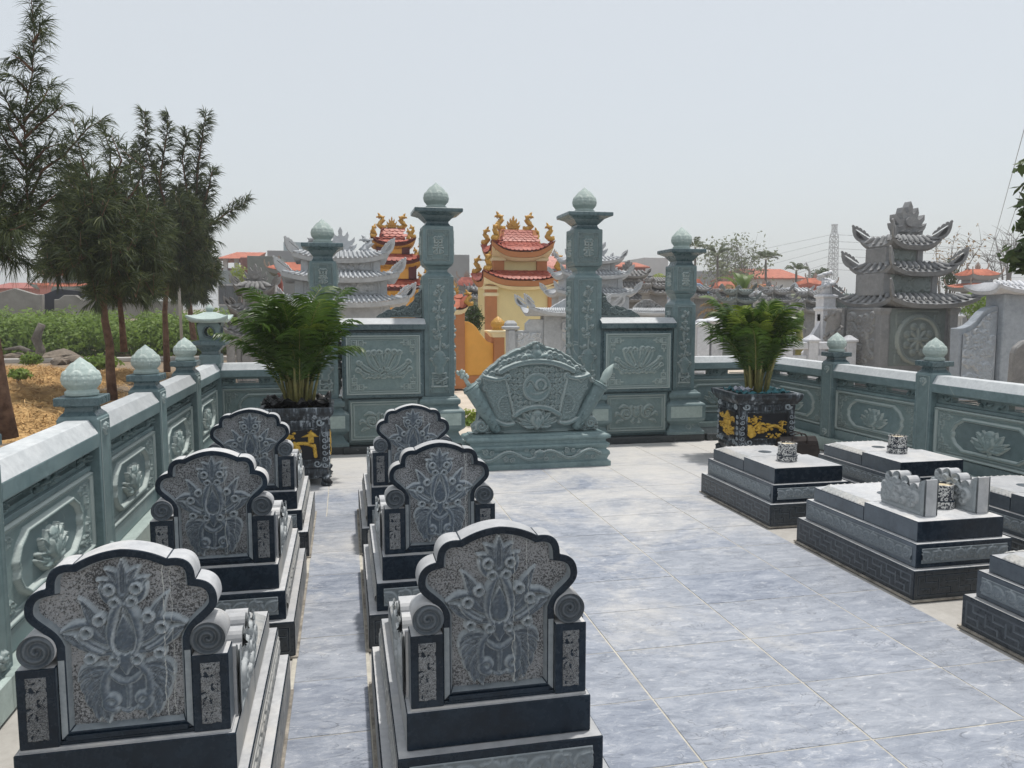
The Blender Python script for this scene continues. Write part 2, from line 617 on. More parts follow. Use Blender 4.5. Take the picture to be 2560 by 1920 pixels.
M['darks'] = stone('blue_black_sheen_side', (0.046, 0.062, 0.080), (0.125, 0.150, 0.175), 4.0, 0.36, bump=0.08)  # sides paler than the fronts: grazing reflection put into their colour
M['sawn'] = stone('blue_stone_sawn_top', (0.36, 0.375, 0.395), (0.54, 0.545, 0.555), 5.0, 0.5, dust=(0.62, 0.59, 0.55), bump=0.12)
M['side'] = stone('tier_side_dusty_sunlit', (0.26, 0.28, 0.29), (0.44, 0.44, 0.43), 6.0, 0.6, dust=(0.52, 0.48, 0.42), bump=0.2, carve=(0.6, 0.58, 0.54))  # raw dusty flanks, with the cream of grazing sun put into the colour
M['frieze'] = stone('frieze_carved', (0.12, 0.148, 0.168), (0.22, 0.25, 0.27), 7.0, 0.45, carve=(0.46, 0.50, 0.52))
M['head'] = stone('headstone_relief', (0.030, 0.048, 0.072), (0.085, 0.116, 0.152), 9.0, 0.38, carve=(0.52, 0.57, 0.60), stip=((0.030, 0.034, 0.040), (0.275, 0.285, 0.30), 210.0), crack=(0.60, 0.62, 0.60), bump=0.35, bscale=260)
M['key'] = stone('key_fret_dark', (0.018, 0.024, 0.031), (0.06, 0.070, 0.080), 6.0, 0.3, carve=(0.55, 0.58, 0.60), bump=0.08, spec=.3)
M['rough'] = stone('bush_hammered', (0.08, 0.09, 0.10), (0.25, 0.26, 0.275), 60.0, 0.7, stip=((0.055, 0.06, 0.068), (0.235, 0.245, 0.255), 330.0), bump=0.6, bscale=330)
# ================================================================== the setting: ground and court floor
def ground_mat():
    m, nt, b = newmat('dry_earth')
    p = coords(nt, True)
    n = noise(nt, p, 0.9, 8, 0.7)
    n2 = noise(nt, p, 14.0, 6, 0.75)
    c = ramp(nt, n, [(0.3, (0.155, 0.105, 0.066)), (0.55, (0.27, 0.195, 0.125)), (0.75, (0.37, 0.30, 0.215))])
    c = mixc(nt, 0.45, c, ramp(nt, n2, [(0.35, (0.11, 0.08, 0.055)), (0.7, (0.37, 0.31, 0.235))]))
    nt.links.new(c, b.inputs['Base Color'])
    b.inputs['Roughness'].default_value = 0.95
    bn = node(nt, 'ShaderNodeBump', {'Height': n2, 'Strength': 0.8, 'Distance': 0.05})
    nt.links.new(bn.outputs[0], b.inputs['Normal'])
    return m


def screed_mat(name, c1, c2, c3):
    m, nt, b = newmat(name)
    p = coords(nt, True)
    c = ramp(nt, noise(nt, p, 1.6, 8, 0.68), [(0.3, c1), (0.55, c2), (0.75, c3)])
    c = mixc(nt, 0.3, c, ramp(nt, noise(nt, p, 30, 4, 0.7), [(0.3, c1), (0.7, c3)]))
    nt.links.new(c, b.inputs['Base Color'])
    b.inputs['Roughness'].default_value = 0.85
    bn = node(nt, 'ShaderNodeBump', {'Height': noise(nt, p, 40, 5, 0.7), 'Strength': 0.3, 'Distance': 0.004})
    nt.links.new(bn.outputs[0], b.inputs['Normal'])
    return m


def tile_mat():
    m, nt, b = newmat('slate_blue_tile')
    co = coords(nt)
    rnd = node(nt, 'ShaderNodeObjectInfo').outputs['Random']
    rot = node(nt, 'ShaderNodeMapping', {'Vector': co, 'Rotation': (0, 0, 0.75), 'Scale': (1.0, 2.4, 1.0)}).outputs[0]
    n = noise(nt, rot, 6.5, 10, 0.78, 0.6)
    c = ramp(nt, n, [(0.30, (0.145, 0.170, 0.225)), (0.50, (0.262, 0.292, 0.355)), (0.72, (0.43, 0.455, 0.51))])
    fl = noise(nt, rot, 13.0, 10, 0.80, 1.2)                      # fine pale flecks and dark clefts of the slate pattern
    c = mixc(nt, ramp(nt, fl, [(0.55, 0.0), (0.65, 0.62)]), c, (0.66, 0.67, 0.69))
    c = mixc(nt, ramp(nt, fl, [(0.36, 0.75), (0.43, 0.0)]), c, (0.13, 0.145, 0.175))
    cr = noise(nt, rot, 4.0, 4, 0.55, 1.8)
    a = node(nt, 'ShaderNodeMath', {0: node(nt, 'ShaderNodeMath', {0: cr, 1: 0.5}, operation='SUBTRACT').outputs[0]}, operation='ABSOLUTE').outputs[0]
    gate = ramp(nt, noise(nt, co, 3.1, 2), [(0.50, 0.0), (0.56, 0.8)])
    ck = node(nt, 'ShaderNodeMath', {0: ramp(nt, a, [(0.0, 1.0), (0.014, 0.0)]), 1: gate}, operation='MULTIPLY').outputs[0]
    c = mixc(nt, ck, c, (0.10, 0.115, 0.145))
    c = mixc(nt, node(nt, 'ShaderNodeMath', {0: rnd, 1: 0.22}, operation='MULTIPLY').outputs[0], c, (0.50, 0.50, 0.49))
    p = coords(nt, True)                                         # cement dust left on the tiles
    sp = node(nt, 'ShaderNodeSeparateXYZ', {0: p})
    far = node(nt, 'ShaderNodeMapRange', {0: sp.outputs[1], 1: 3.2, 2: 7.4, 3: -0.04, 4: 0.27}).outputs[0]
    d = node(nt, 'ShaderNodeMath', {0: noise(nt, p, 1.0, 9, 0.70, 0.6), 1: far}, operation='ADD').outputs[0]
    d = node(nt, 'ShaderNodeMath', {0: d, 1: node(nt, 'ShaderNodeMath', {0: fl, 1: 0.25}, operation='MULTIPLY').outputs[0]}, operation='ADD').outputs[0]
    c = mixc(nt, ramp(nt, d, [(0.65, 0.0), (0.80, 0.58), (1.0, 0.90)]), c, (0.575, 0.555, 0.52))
    nt.links.new(c, b.inputs['Base Color'])
    nt.links.new(ramp(nt, d, [(0.55, 0.38), (0.85, 0.8)]), b.inputs['Roughness'])
    b.inputs['Specular IOR Level'].default_value = 0.35
    h = mixc(nt, 0.5, n, fl)
    bn = node(nt, 'ShaderNodeBump', {'Height': h, 'Strength': 0.8, 'Distance': 0.006})
    nt.links.new(bn.outputs[0], b.inputs['Normal'])
    return m


M['earth'] = ground_mat()
M['screed'] = screed_mat('cement_screed', (0.30, 0.285, 0.265), (0.42, 0.405, 0.38), (0.53, 0.515, 0.49))
M['pave'] = screed_mat('sandy_concrete', (0.42, 0.36, 0.29), (0.56, 0.49, 0.41), (0.66, 0.60, 0.52))
M['grout'] = plain('cream_grout', (0.47, 0.445, 0.385), 0.9, 0.2, 20)
M['tile'] = tile_mat()

g = MB(); g.add([(-400, -60, -.05), (400, -60, -.05), (400, 900, -.05), (-400, 900, -.05)], [(0, 1, 2, 3)])
tag(g.build('ground', M['earth']), kind='structure')
g = MB(); g.box(-1.9, 30, 8.45, 22, -.3, -.03)
tag(g.build('pavement', M['pave']), kind='structure')

court = MB().box(-1.30, 4.80, -0.5, 8.42, -.35, -.010).build('court_floor', M['screed'])
tag(court, kind='structure')
gr = MB()
for x0, x1, y0, y1 in ((0.60, 2.63, 0.4, 5.5), (-0.23, 0.075, 0.4, 5.5), (-1.1, 4.6, 5.5, 7.68)):
    gr.box(x0, x1, y0, y1, -.0095, -.0025)
gr.build('grout', M['grout'], court)
tile_cache = {}


def tile(x0, x1, y0, y1):
    wdt, dpt = round(x1 - x0 - .007, 3), round(y1 - y0 - .006, 3)
    if wdt < .02 or dpt < .02: return
    k = (wdt, dpt)
    if k not in tile_cache:
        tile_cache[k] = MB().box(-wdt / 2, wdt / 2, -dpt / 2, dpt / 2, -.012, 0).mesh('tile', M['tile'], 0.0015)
    o = link('tile', tile_cache[k], court, ((x0 + x1) / 2, (y0 + y1) / 2, random.uniform(-.0006, .0006)), (random.uniform(-.0006, .0006), random.uniform(-.0006, .0006), 0))


ys = [2.966 + .4035 * k for k in range(-6, 13)]
for i in range(len(ys) - 1):
    a, b_ = ys[i], ys[i + 1]
    if b_ <= 5.5:
        for x0, x1 in ((.60, 1.073), (1.073, 1.68), (1.68, 2.286), (2.286, 2.63), (-.215, .065)):
            tile(x0, x1, a, b_)
    else:
        xs = [1.073 + .6065 * k for k in range(-4, 7)]
        xs = [-1.1] + [x for x in xs if -1.05 < x < 4.55] + [4.6]
        for x0, x1 in zip(xs[:-1], xs[1:]):
            tile(x0, x1, a, min(b_, 7.68))
# ================================================================== carved pieces shared by the fences and the gate
def lotus_mesh(name, mat, n=6, nt_=96, nz=72):
    """closed lotus bud, unit radius about 1, height 2.25, two rings of petals and a pointed tip on a round base"""
    th = np.linspace(0, 2 * math.pi, nt_, endpoint=False)
    t = np.linspace(0, 1, nz)
    T, Q = np.meshgrid(th, t)
    zz = np.array([0, .02, .10, .16, .22, .30, .42, .56, .70, .82, .92, 1.0])
    rr = np.array([.78, .86, .88, .74, .80, .95, 1.0, .93, .74, .50, .24, .01])
    r = np.interp(Q, zz, rr)
    f1 = np.abs(((T / (2 * math.pi) * n) % 1) * 2 - 1)
    f2 = np.abs((((T / (2 * math.pi) + .5 / n) * n) % 1) * 2 - 1)
    e1 = .22 + .44 * (1 - f1 ** 3.2)               # top edge of the lower petals
    e2 = .34 + .50 * (1 - f2 ** 2.8)               # of the upper petals
    up = np.clip((Q - .17) / .05, 0, 1)
    k2 = np.clip((e2 - Q) / .018, 0, 1) * up
    k1 = np.clip((e1 - Q) / .018, 0, 1) * up
    r = r - .075 * up
    r = np.where(Q < .9, r + .05 * k2 + .065 * k1, r)
    r += .030 * k1 * np.exp(-((e1 - Q) / .035) ** 2) + .022 * k2 * (1 - k1) * np.exp(-((e2 - Q) / .035) ** 2)
    sl = np.clip(np.exp(-((e1 - Q) / .03) ** 2) * up + np.exp(-((e2 - Q) / .03) ** 2) * up, 0, 1) * .6
    r = np.maximum(r, .004)
    V = np.stack([r * np.cos(T), r * np.sin(T), Q * 2.25], -1).reshape(-1, 3)
    I = np.arange(nz * nt_).reshape(nz, nt_)
    J = np.roll(I, -1, 1)
    F = np.stack([I[:-1], J[:-1], J[1:], I[1:]], -1).reshape(-1, 4)
    return np_mesh(name, V, F, mat, True, np.stack([sl.ravel(), sl.ravel() * 0 + 1], -1))


LOTUS = lotus_mesh('lotus_finial', M['raw'])


def lotus_relief(r, cx, cz, W, Hh, ht):
    """open lotus flower in low relief"""
    S = lambda u, v: (cx + u * W, cz + v * Hh)
    for a, b, c, wd in (((.10, -.30), (.55, -.25), (1.0, .05), .10), ((.08, -.28), (.5, .05), (.72, .42), .13), ((.05, -.25), (.28, .15), (.36, .55), .14)):
        for sgn in (1, -1):
            p = bez(S(sgn * a[0], a[1]), S(sgn * b[0], b[1]), S(sgn * c[0], c[1]))
            r.stroke(p, [wd * W * .5, wd * W * 1.25, wd * W * 1.1, .004], ht, False, flat=.25)
            r.cut(p, [wd * W * .3, wd * W * .8, wd * W * .7, .002], ht * .4, False)
    r.dome(cx, cz + Hh * .18, W * .34, Hh * .42, ht * 1.35, False)
    for i in range(5):
        for j in range(3):
            r.pit(cx + (i - 2) * W * .11, cz + Hh * (.30 - j * .11), W * .035, ht * .25, False)
    r.stroke(bez(S(0, -.42), S(0, -.1), S(0, .12)), [W * .16, W * .22, .004], ht * 1.6, False)
    for sgn in (1, -1):
        r.stroke(bez(S(sgn * .05, -.35), S(sgn * .22, -.15), S(sgn * .26, .22)), [W * .1, W * .17, .004], ht * 1.45, False)
        r.stroke(bez(S(sgn * .1, -.42), S(sgn * .4, -.62), S(sgn * .72, -.42)), [W * .09, W * .12, .004], ht, False)
        r.stroke(bez(S(sgn * .35, -.40), S(sgn * .75, -.35), S(sgn * 1.05, -.12)), [W * .06, W * .10, .004], ht * .8, False)
    r.stroke(bez(S(0, -.45), S(0, -.55), S(0, -.75)), [W * .1, W * .14, .004], ht * .9, False)


def cloud(r, pts, rad, ht, n=1.3, seed=0):
    """a run of little scrolls along a path"""
    rs = np.random.default_rng(seed)
    for i, (x, z) in enumerate(pts):
        q = rad * rs.uniform(.7, 1.25)
        r.stroke(spiral(x, z, q, n, rs.uniform(0, 6.28), rs.choice([-1, 1]), .2), [q * .3, q * .42, q * .3], ht * rs.uniform(.7, 1.1), False)


# fence panel: fret in the corners, eight-sided medallion with a lotus
PW, PH = 1.10, .385
fp = Rel(-PW / 2, PW / 2, 0, PH, .0055)
fp.frame(-PW / 2, PW / 2, 0, PH, .020, .016, .004)
fp.frame(-PW / 2 + .034, PW / 2 - .034, .030, PH - .030, .008, .010)
fp.fret(PW / 2 - .048, .044, PH - .044, .048, .008, .011)
med = [(-.26, .055), (.26, .055), (.29, .075), (.335, .10), (.375, .16), (.365, PH / 2), (.375, PH - .16), (.335, PH - .10), (.29, PH - .075), (.26, PH - .055), (-.26, PH - .055), (-.29, PH - .075), (-.335, PH - .10), (-.375, PH - .16), (-.365, PH / 2), (-.375, .16), (-.335, .10), (-.29, .075)]
d = fp.sdf(med)
fp.h = np.where(d > 0, .018 * np.clip(d / .006, 0, 1), fp.h)
fp.h = np.where(d > .020, .018 - .022 * np.clip((d - .020) / .008, 0, 1), fp.h)
fp.h = np.where((d > .034) & (d < .040), fp.h + .004, fp.h)
q = Rel(-PW / 2, PW / 2, 0, PH, .0055)
lotus_relief(q, 0, .185, .165, .140, .020)
fp.h = np.where(q.h > 0.001, np.maximum(fp.h, q.h), fp.h)
FP_ME = fp.mesh('carved_panel', M['greenf'])

# openwork strip under the rail: two slots between carved flowers
def openwork_mesh():
    L, Hh = 1.10, .085
    b = MB()
    for z0, z1 in ((0, .022), (.064, Hh)): b.box(-L / 2, L / 2, -.02, .02, z0, z1)
    for x0, x1 in ((-L / 2, -.40), (-.13, .13), (.40, L / 2)): b.box(x0, x1, -.0185, .0185, .022, .064)
    rs = np.random.default_rng(3)
    for cx, wd in ((0, .12), (-.47, .07), (.47, .07)):
        for i in range(7):
            x = cx + rs.uniform(-wd, wd); z = rs.uniform(.02, .06); r_ = rs.uniform(.008, .016)
            b.tube([(x - .016, -.020, z - .012), (x, -.030, z), (x + rs.uniform(-.02, .02), -.020, z + .016)], [.003, r_, .003], 6)
    for cx in (-.265, .265): b.box(cx - .10, cx + .10, -.006, .006, .030, .037)
    return b.mesh('openwork', M['greenc'], .002)


OW_ME = openwork_mesh()

def post_parts(parent, x, y, lantern=False, carved=None):
    """one fence post with its cap and finial, as a part with sub-parts"""
    p = MB().sq([(.095, .10), (.095, .868), (.088, .876), (.088, .884)]).build('post', M['green'], parent, .003, loc=(x, y, 0))
    for rz in ((0,) if carved is None else carved):
        link('carved_panel', POSTREL, p, (.0962 * math.sin(rz), -.0962 * math.cos(rz), 0), (0, 0, rz))
    if not lantern:
        MB().sq([(.086, .884), (.080, .890), (.066, .905), (.064, .925), (.078, .934), (.100, .936), (.102, .940), (.102, .974), (.099, .978)]).build('cap', M['greendk'], p, .002)
        link('lotus_finial', LOTUS, p, (0, 0, .9785), (0, 0, random.choice([0, .39])), (.089, .089, .0885))
    return p


pr = Rel(-.07, .07, .14, .86, .0045)
pr.frame(-.07, .07, .14, .86, .007, .005)
pr.frame(-.055, .055, .155, .845, .004, .004)
for zc in (.815, .19):
    pr.stroke([(0, zc - .03), (0, zc + .02)], .010, .012); pr.stroke([(.012, zc - .02), (.035, zc)], [.008, .004], .010); pr.dome(.022, zc + .012, .012, .012, .012); pr.dome(0, zc, .014, .014, .016, False)
POSTREL = pr.mesh('carved_panel', M['greenc'])


def fence_bay(parent, a, b, n, pl=True):
    """everything between two posts: from point a to b (inner face side n = inward normal angle)"""
    a, b = Vector(a), Vector(b)
    L = (b - a).length - .19
    c = (a + b) / 2
    rz = n
    W = L
    rl = MB()
    pr_ = [(-.092, .728), (.092, .728), (.095, .733), (.095, .797), (.052, .866), (-.052, .866), (-.095, .797), (-.095, .733)]
    rl.prism(pr_, -W / 2, W / 2, 'x')
    k = len(rl.f)
    rl.build('rail', [M['green'], M['railtop']], parent, .003, loc=(c.x, c.y, 0), rot=(0, 0, rz))
    me = parent.children[-1].data
    for p in me.polygons:
        if p.normal.z > .35: p.material_index = 1
    sx = W / 1.10
    link('openwork', OW_ME, parent, (c.x, c.y, .641), (0, 0, rz), (sx, 1.6, 1))
    body = MB().box(-W / 2, W / 2, -.038, .038, .13, .640)
    body.box(-W / 2, W / 2, -.052, -.0381, .615, .641).box(-W / 2, W / 2, -.055, -.0381, .13, .222)
    pb = body.build('panel', M['green'], parent, .003, loc=(c.x, c.y, 0), rot=(0, 0, rz))
    link('carved_panel', FP_ME, pb, (0, -.0392, .2255), (0, 0, 0), (sx, 1, 1))
    MB().box(-W / 2 - .1, W / 2 + .1, -.125, .125, .0, .128).build('plinth', [M['raw']], parent, .004, loc=(c.x, c.y, 0), rot=(0, 0, rz))


# --- left fence, its inner face at x = -1.196
LX, RX = -1.291, 4.776
PY = [1.64, 2.955, 4.279, 5.600, 6.925, 8.235]
fl = tag(empty('stone_fence', (LX, PY[0], 0)), 'green stone fence with lotus posts beside the straw-covered yard, ending at a lantern', 'fence', 'carved stone fences round the court')
fr = tag(empty('stone_fence', (RX, PY[0], 0)), 'green stone fence with lotus posts behind the graves that have no headstones', 'fence', 'carved stone fences round the court')
for root, X0, ang, ca in ((fl, LX, math.pi / 2, (math.pi / 2,)), (fr, RX, -math.pi / 2, (-math.pi / 2,))):
    for i, y in enumerate(PY):
        if root is fl and i == 5: continue
        post_parts(root, 0, y - PY[0], carved=ca)
    for i in range(5):
        fence_bay(root, (0, PY[i] - PY[0], 0), (0, PY[i + 1] - PY[0], 0), ang)

# corner post of the left fence with a stone lantern on it
lp = MB().sq([(.100, .0), (.100, .940), (.094, .950), (.094, .957)]).build('post', M['green'], fl, .003, loc=(0, PY[5] - PY[0], 0))
L = MB().sq([(.080, .957), (.078, .985), (.080, .988), (.128, 1.040), (.152, 1.048), (.155, 1.055), (.155, 1.085), (.150, 1.089)]).build('slab', M['greendk'], lp, .003)
lb = MB()
ang16 = [2 * math.pi * i / 24 for i in range(24)]
def wallhole(sx, sy):
    """lantern side: trapezoid with a round hole"""
    zc, rh = 1.178, .047
    oz0, oz1, w0, w1 = 1.089, 1.268, .088, .112
    outer, inner = [], []
    for a in ang16:
        ca, sa = math.cos(a), math.sin(a)
        tmax = 9
        for zz in (oz0, oz1):
            if abs(sa) > 1e-6:
                t = (zz - zc) / sa
                if t > 0: tmax = min(tmax, t)
        for sg in (1, -1):
            den = ca * sg - (w1 - w0) / (oz1 - oz0) * sa
            if den > 1e-6:
                t = (w0 + (w1 - w0) * (zc - oz0) / (oz1 - oz0)) / den
                if t > 0: tmax = min(tmax, t)
        outer.append((ca * tmax, zc + sa * tmax)); inner.append((ca * rh, zc + sa * rh))
    vs, fs = [], []
    for dep in (0, .03):
        for u, z in outer + inner:
            off = .090 + (z - oz0) * .134 - dep
            if sx: vs.append((sx * off, u, z))
            else: vs.append((u, sy * off, z))
    n = 24
    for i in range(n):
        j = (i + 1) % n
        fs += [(i, j, n + j, n + i), (2 * n + i, 3 * n + i, 3 * n + j, 2 * n + j), (n + i, n + j, 3 * n + j, 3 * n + i)]
    lb.add(vs, fs)
for sx, sy in ((0, -1), (0, 1), (1, 0), (-1, 0)): wallhole(sx, sy)
ring = [( .058 * math.cos(a), 1.178 + .058 * math.sin(a)) for a in ang16]
lamp = lb.build('lamp_house', M['greenc'], lp, .0)
rg = MB()
for sx, sy in ((0, -1), (1, 0), (0, 1), (-1, 0)):
    pts = []
    for a in ang16 + [0]:
        z = 1.178 + .054 * math.sin(a); u = .054 * math.cos(a); off = .093 + (z - 1.089) * .134
        pts.append((sx * off, u, z) if sx else (u, sy * off, z))
    rg.tube(pts, .008, 6, cap=False)
rg.build('ring', M['greendk'], lp, smooth=True)
ro = MB()
NR = 12
vs, fs = [], []
for j, (hw, z, lift) in enumerate(((.158, 1.268, .028), (.178, 1.290, .040), (.178, 1.304, .042), (.120, 1.335, .008), (.070, 1.362, 0), (.045, 1.372, 0))):
    for k in range(4):
        for i in range(NR):
            u = -1 + 2 * i / NR
            zz = z + lift * abs(u) ** 3
            ww = hw * (1 + .10 * (lift > .01) * abs(u) ** 3)
            P = [(u * ww, -ww), (ww, u * ww), (-u * ww, ww), (-ww, -u * ww)][k]
            vs.append((P[0], P[1], zz))
m4 = 4 * NR
for j in range(5):
    for i in range(m4):
        k = (i + 1) % m4
        fs.append((j * m4 + i, j * m4 + k, j * m4 + m4 + k, j * m4 + m4 + i))
fs.append(tuple(range(m4))[::-1]); fs.append(tuple(range(5 * m4, 6 * m4)))
ro.add(vs, fs)
ro.build('roof', M['raw'], lp)
link('lotus_finial', LOTUS, lp, (0, 0, 1.370), (0, 0, 0), (.038, .038, .036))

# ================================================================== gate
GY = 7.88                                           # middle of the gate columns
def shou(r, cx, cz, w, h, ht):
    """longevity sign with a bat above it, as carved on the column boxes"""
    L = lambda a, b, c, d, t=.10: r.line(cx + a * w, cz + b * h, cx + c * w, cz + d * h, t * w, ht, False)
    for v in (.30, .12, -.02): L(-.26, v, .26, v)
    L(-.34, -.14, .34, -.14); L(0, -.14, 0, .42, .09)
    for sg in (1, -1):
        L(sg * .14, -.14, sg * .10, -.42); L(sg * .26, .30, sg * .26, .12)
        r.stroke(bez((cx + sg * .04 * w, cz + .34 * h), (cx + sg * .2 * w, cz + .46 * h), (cx + sg * .36 * w, cz + .34 * h)), [.05 * w, .09 * w, .02 * w], ht, False)
        r.stroke(spiral(cx + sg * .24 * w, cz - .36 * h, .10 * w, 1, 0, sg, .4), .05 * w, ht, False)
    r.dome(cx, cz + .40 * h, .07 * w, .07 * w, ht * 1.2, False)


def boxrel(w, h):
    r = Rel(-w / 2, w / 2, 0, h, .0045)
    r.frame(-w / 2, w / 2, 0, h, .007, .006)
    q = w * .13
    for z0, sz in ((.013, 1), (h - .013, -1)):
        a, b = sorted((z0, z0 + sz * q))
        r.frame(w / 2 - .013 - q, w / 2 - .013, a, b, .006, .007, mir=True)
        zz = z0 + sz * q * 1.35
        r.line(w / 2 - .016, zz, w / 2 - .016 - q * 1.4, zz, .006, .007)
        r.line(w / 2 - .016 - q * 1.4, zz, w / 2 - .016 - q * 1.4, z0, .006, .007)
        r.line(w / 2 - .016 - q * 1.4, z0 + sz * .004, 0, z0 + sz * .004, .006, .007)
    r.line(w / 2 - .014, q * 1.5, w / 2 - .014, h - q * 1.5, .006, .007)
    shou(r, 0, h / 2, w * .58, h * .62, .016)
    return r.mesh('carved_panel', M['greenc'])


def vaserel(w, h, side=False):
    """long panel: a vase of flowers on a fretwork stand"""
    r = Rel(-w / 2, w / 2, 0, h, .005)
    r.frame(-w / 2, w / 2, 0, h, .007, .006)
    q = .022
    for z0, sz in ((.012, 1), (h - .012, -1)):
        a, b = sorted((z0, z0 + sz * q))
        r.frame(w / 2 - .012 - q, w / 2 - .012, a, b, .005, .007, mir=True)
        zz = z0 + sz * q * 1.5
        r.line(w / 2 - .014, zz, w / 2 - .04, zz, .005, .007); r.line(w / 2 - .04, zz, w / 2 - .04, z0, .005, .007)
    r.line(w / 2 - .014, .05, w / 2 - .014, h - .05, .004, .005)
    f = w * .36
    zb = h * .06                                      # stand
    r.line(-f, zb, f, zb, .012, .018, False); r.line(-f * .9, zb, -f * .9, zb + h * .05, .010, .016, False)
    r.line(-f * .9, zb + h * .05, f * .3, zb + h * .05, .010, .018, False); r.line(f * .3, zb + .012, f * .3, zb + h * .06, .010, .016, False)
    r.stroke([(-f * .3, zb + h * .03), (f * 1.05, zb + h * .075)], .009, .022, False); r.stroke([(f * .5, zb + h * .015), (f * .9, zb + h * .05)], .008, .02, False)
    r.stroke(spiral(f * .65, zb + h * .03, .018, 1), .006, .022, False)
    for v, wd in ((.125, .95), (.15, .6), (.175, .9)): r.line(-f * wd, h * v, f * wd, h * v, .009, .016, False)
    r.line(f * .85, h * .125, f * .85, h * .165, .009, .016); r.line(-f * .1, h * .137, f * .3, h * .137, .009, .016, False)
    zv = h * .20                                      # vase
    r.stroke([(0, zv), (0, zv + h * .03), (0, zv + h * .085), (0, zv + h * .11), (0, zv + h * .125)], [f * .62, f * .55, f * .98, f * .62, f * .75], .028, False)
    r.line(-f * .8, zv + h * .128, f * .8, zv + h * .128, .008, .026, False)
    r.stroke(spiral(f * 1.05, zv + h * .095, .016, 1.1), .006, .02)
    rs = np.random.default_rng(5)
    x, z = 0, zv + h * .13
    r.stroke([(0, z), (.01, h * .45), (-.012, h * .62), (.008, h * .78), (0, h * .9)], .006, .016, False)
    for i, (u, v, s_) in enumerate(((-.35, .40, 1), (.5, .42, 1), (0, .50, 1.5), (-.55, .55, 1), (.55, .58, 1.1), (-.1, .66, 1.3), (.45, .72, 1.2), (-.5, .73, 1.2), (.1, .80, 1.3), (-.35, .87, 1.2), (.35, .90, 1.0), (0, .93, .9))):
        cx, cz, s_ = u * f * 1.15, v * h, s_ * 1.35
        for k in range(6):
            a = k * 1.05 + i
            r.stroke([(cx, cz), (cx + .5 * f * s_ * .42 * math.cos(a), cz + .5 * f * s_ * .42 * math.sin(a))], [f * .10 * s_, f * .15 * s_, f * .03], .018 + .008 * (k % 2), False)
        r.dome(cx, cz, f * .13 * s_, f * .13 * s_, .028, False)
        r.stroke(bez((cx, cz - f * .3), (cx + f * .5 * (1 if i % 2 else -1), cz - f * .35), (cx + f * .7 * (1 if i % 2 else -1), cz + f * .05)), [.004, f * .16, .003], .015, False)
    return r.mesh('carved_panel', M['greenc'], gain=.8)


BOX_T, BOX_S = boxrel(.225, .30), boxrel(.185, .245)
VASE_T, VASE_S = vaserel(.205, 1.13), vaserel(.165, .86)


def column(x, tall, label):
    t = tag(empty('gate_column', (x, GY, 0)), label, 'column', 'lotus-topped gate columns')
    s = .148 if tall else .123
    zs = 1.725 if tall else 1.450
    zb0, zb1 = (1.832, 2.212) if tall else (1.568, 1.858)
    zc = 2.255 if tall else 1.905
    MB().sq([(s + .092, 0), (s + .092, .072)]).build('plinth', M['plinth'], t, .004)
    b = MB().sq([(s + .090, .0721), (s + .090, .102), (s + .060, .130), (s + .040, .165), (s + .035, .180), (s + .048, .190), (s + .058, .200), (s + .088, .222), (s + .094, .240), (s + .094, .385),
                 (s + .084, .402), (s + .050, .420), (s + .034, .432), (s + .034, .452), (s + .050, .462), (s + .056, .478), (s + .056, .500), (s + .048, .515), (s + .030, .522), (s + .026, .538)]).build('base', M['green'], t, .002)
    for rz in (0, -math.pi / 2):
        bp = Rel(-s - .055, s + .055, .255, .375, .006).frame(-s - .055, s + .055, .255, .375, .004, .004)
        link('carved_panel', bp.mesh('carved_panel', M['raw']), b, ((s + .0955) * math.sin(rz), -(s + .0955) * math.cos(rz), 0), (0, 0, rz))
    sh = MB().sq([(s, .538), (s, zs)]).build('shaft', M['green'], t, .003)
    n = MB().sq([(s * .94, zs), (s * .90, zs + .012), (s * .66, zs + .040), (s * .64, zs + .062), (s * .80, zs + .090), (s * .96, zb0 - .004)]).build('neck', M['green'], t, .002)
    bx = MB().sq([(s * .93, zb0), (s * 1.01, zb0 + .022), (s * 1.01, zb1 - .008), (s * .96, zb1)]).build('box', M['green'], t, .003)
    cp = MB().sq([(s * .86, zb1), (s * .74, zb1 + .026), (s * .72, zc), (s * .78, zc + .006), (s * 1.10, zc + .055), (s * 1.40, zc + .075), (s * 1.55, zc + .082), (s * 1.58, zc + .088), (s * 1.58, zc + .116), (s * 1.55, zc + .121)]).build('cap', M['greendk'], t, .002)
    link('lotus_finial', LOTUS, t, (0, 0, zc + .122), (0, 0, .2), (.122, .122, .122) if tall else (.107, .107, .109))
    for rz in (0, -math.pi / 2, math.pi / 2):
        dx, dy = math.sin(rz), -math.cos(rz)
        link('carved_panel', VASE_T if tall else VASE_S, sh, ((s + .0012) * dx, (s + .0012) * dy, .57), (0, 0, rz))
        e = s * 1.01 + .0012
        link('carved_panel', BOX_T if tall else BOX_S, bx, (e * dx, e * dy, zb0 + (.042 if tall else .026)), (0, 0, rz))
    return t


column(-.182, False, 'short left gate column with lotus bud, half behind the palm')
column(.920, True, 'tall left gate column with lotus bud, beside the orange wall')
column(2.452, True, 'tall right gate column with lotus bud, behind the round carved screen')
column(3.533, False, 'short right gate column with lotus bud, between lotus wall panel and palm')

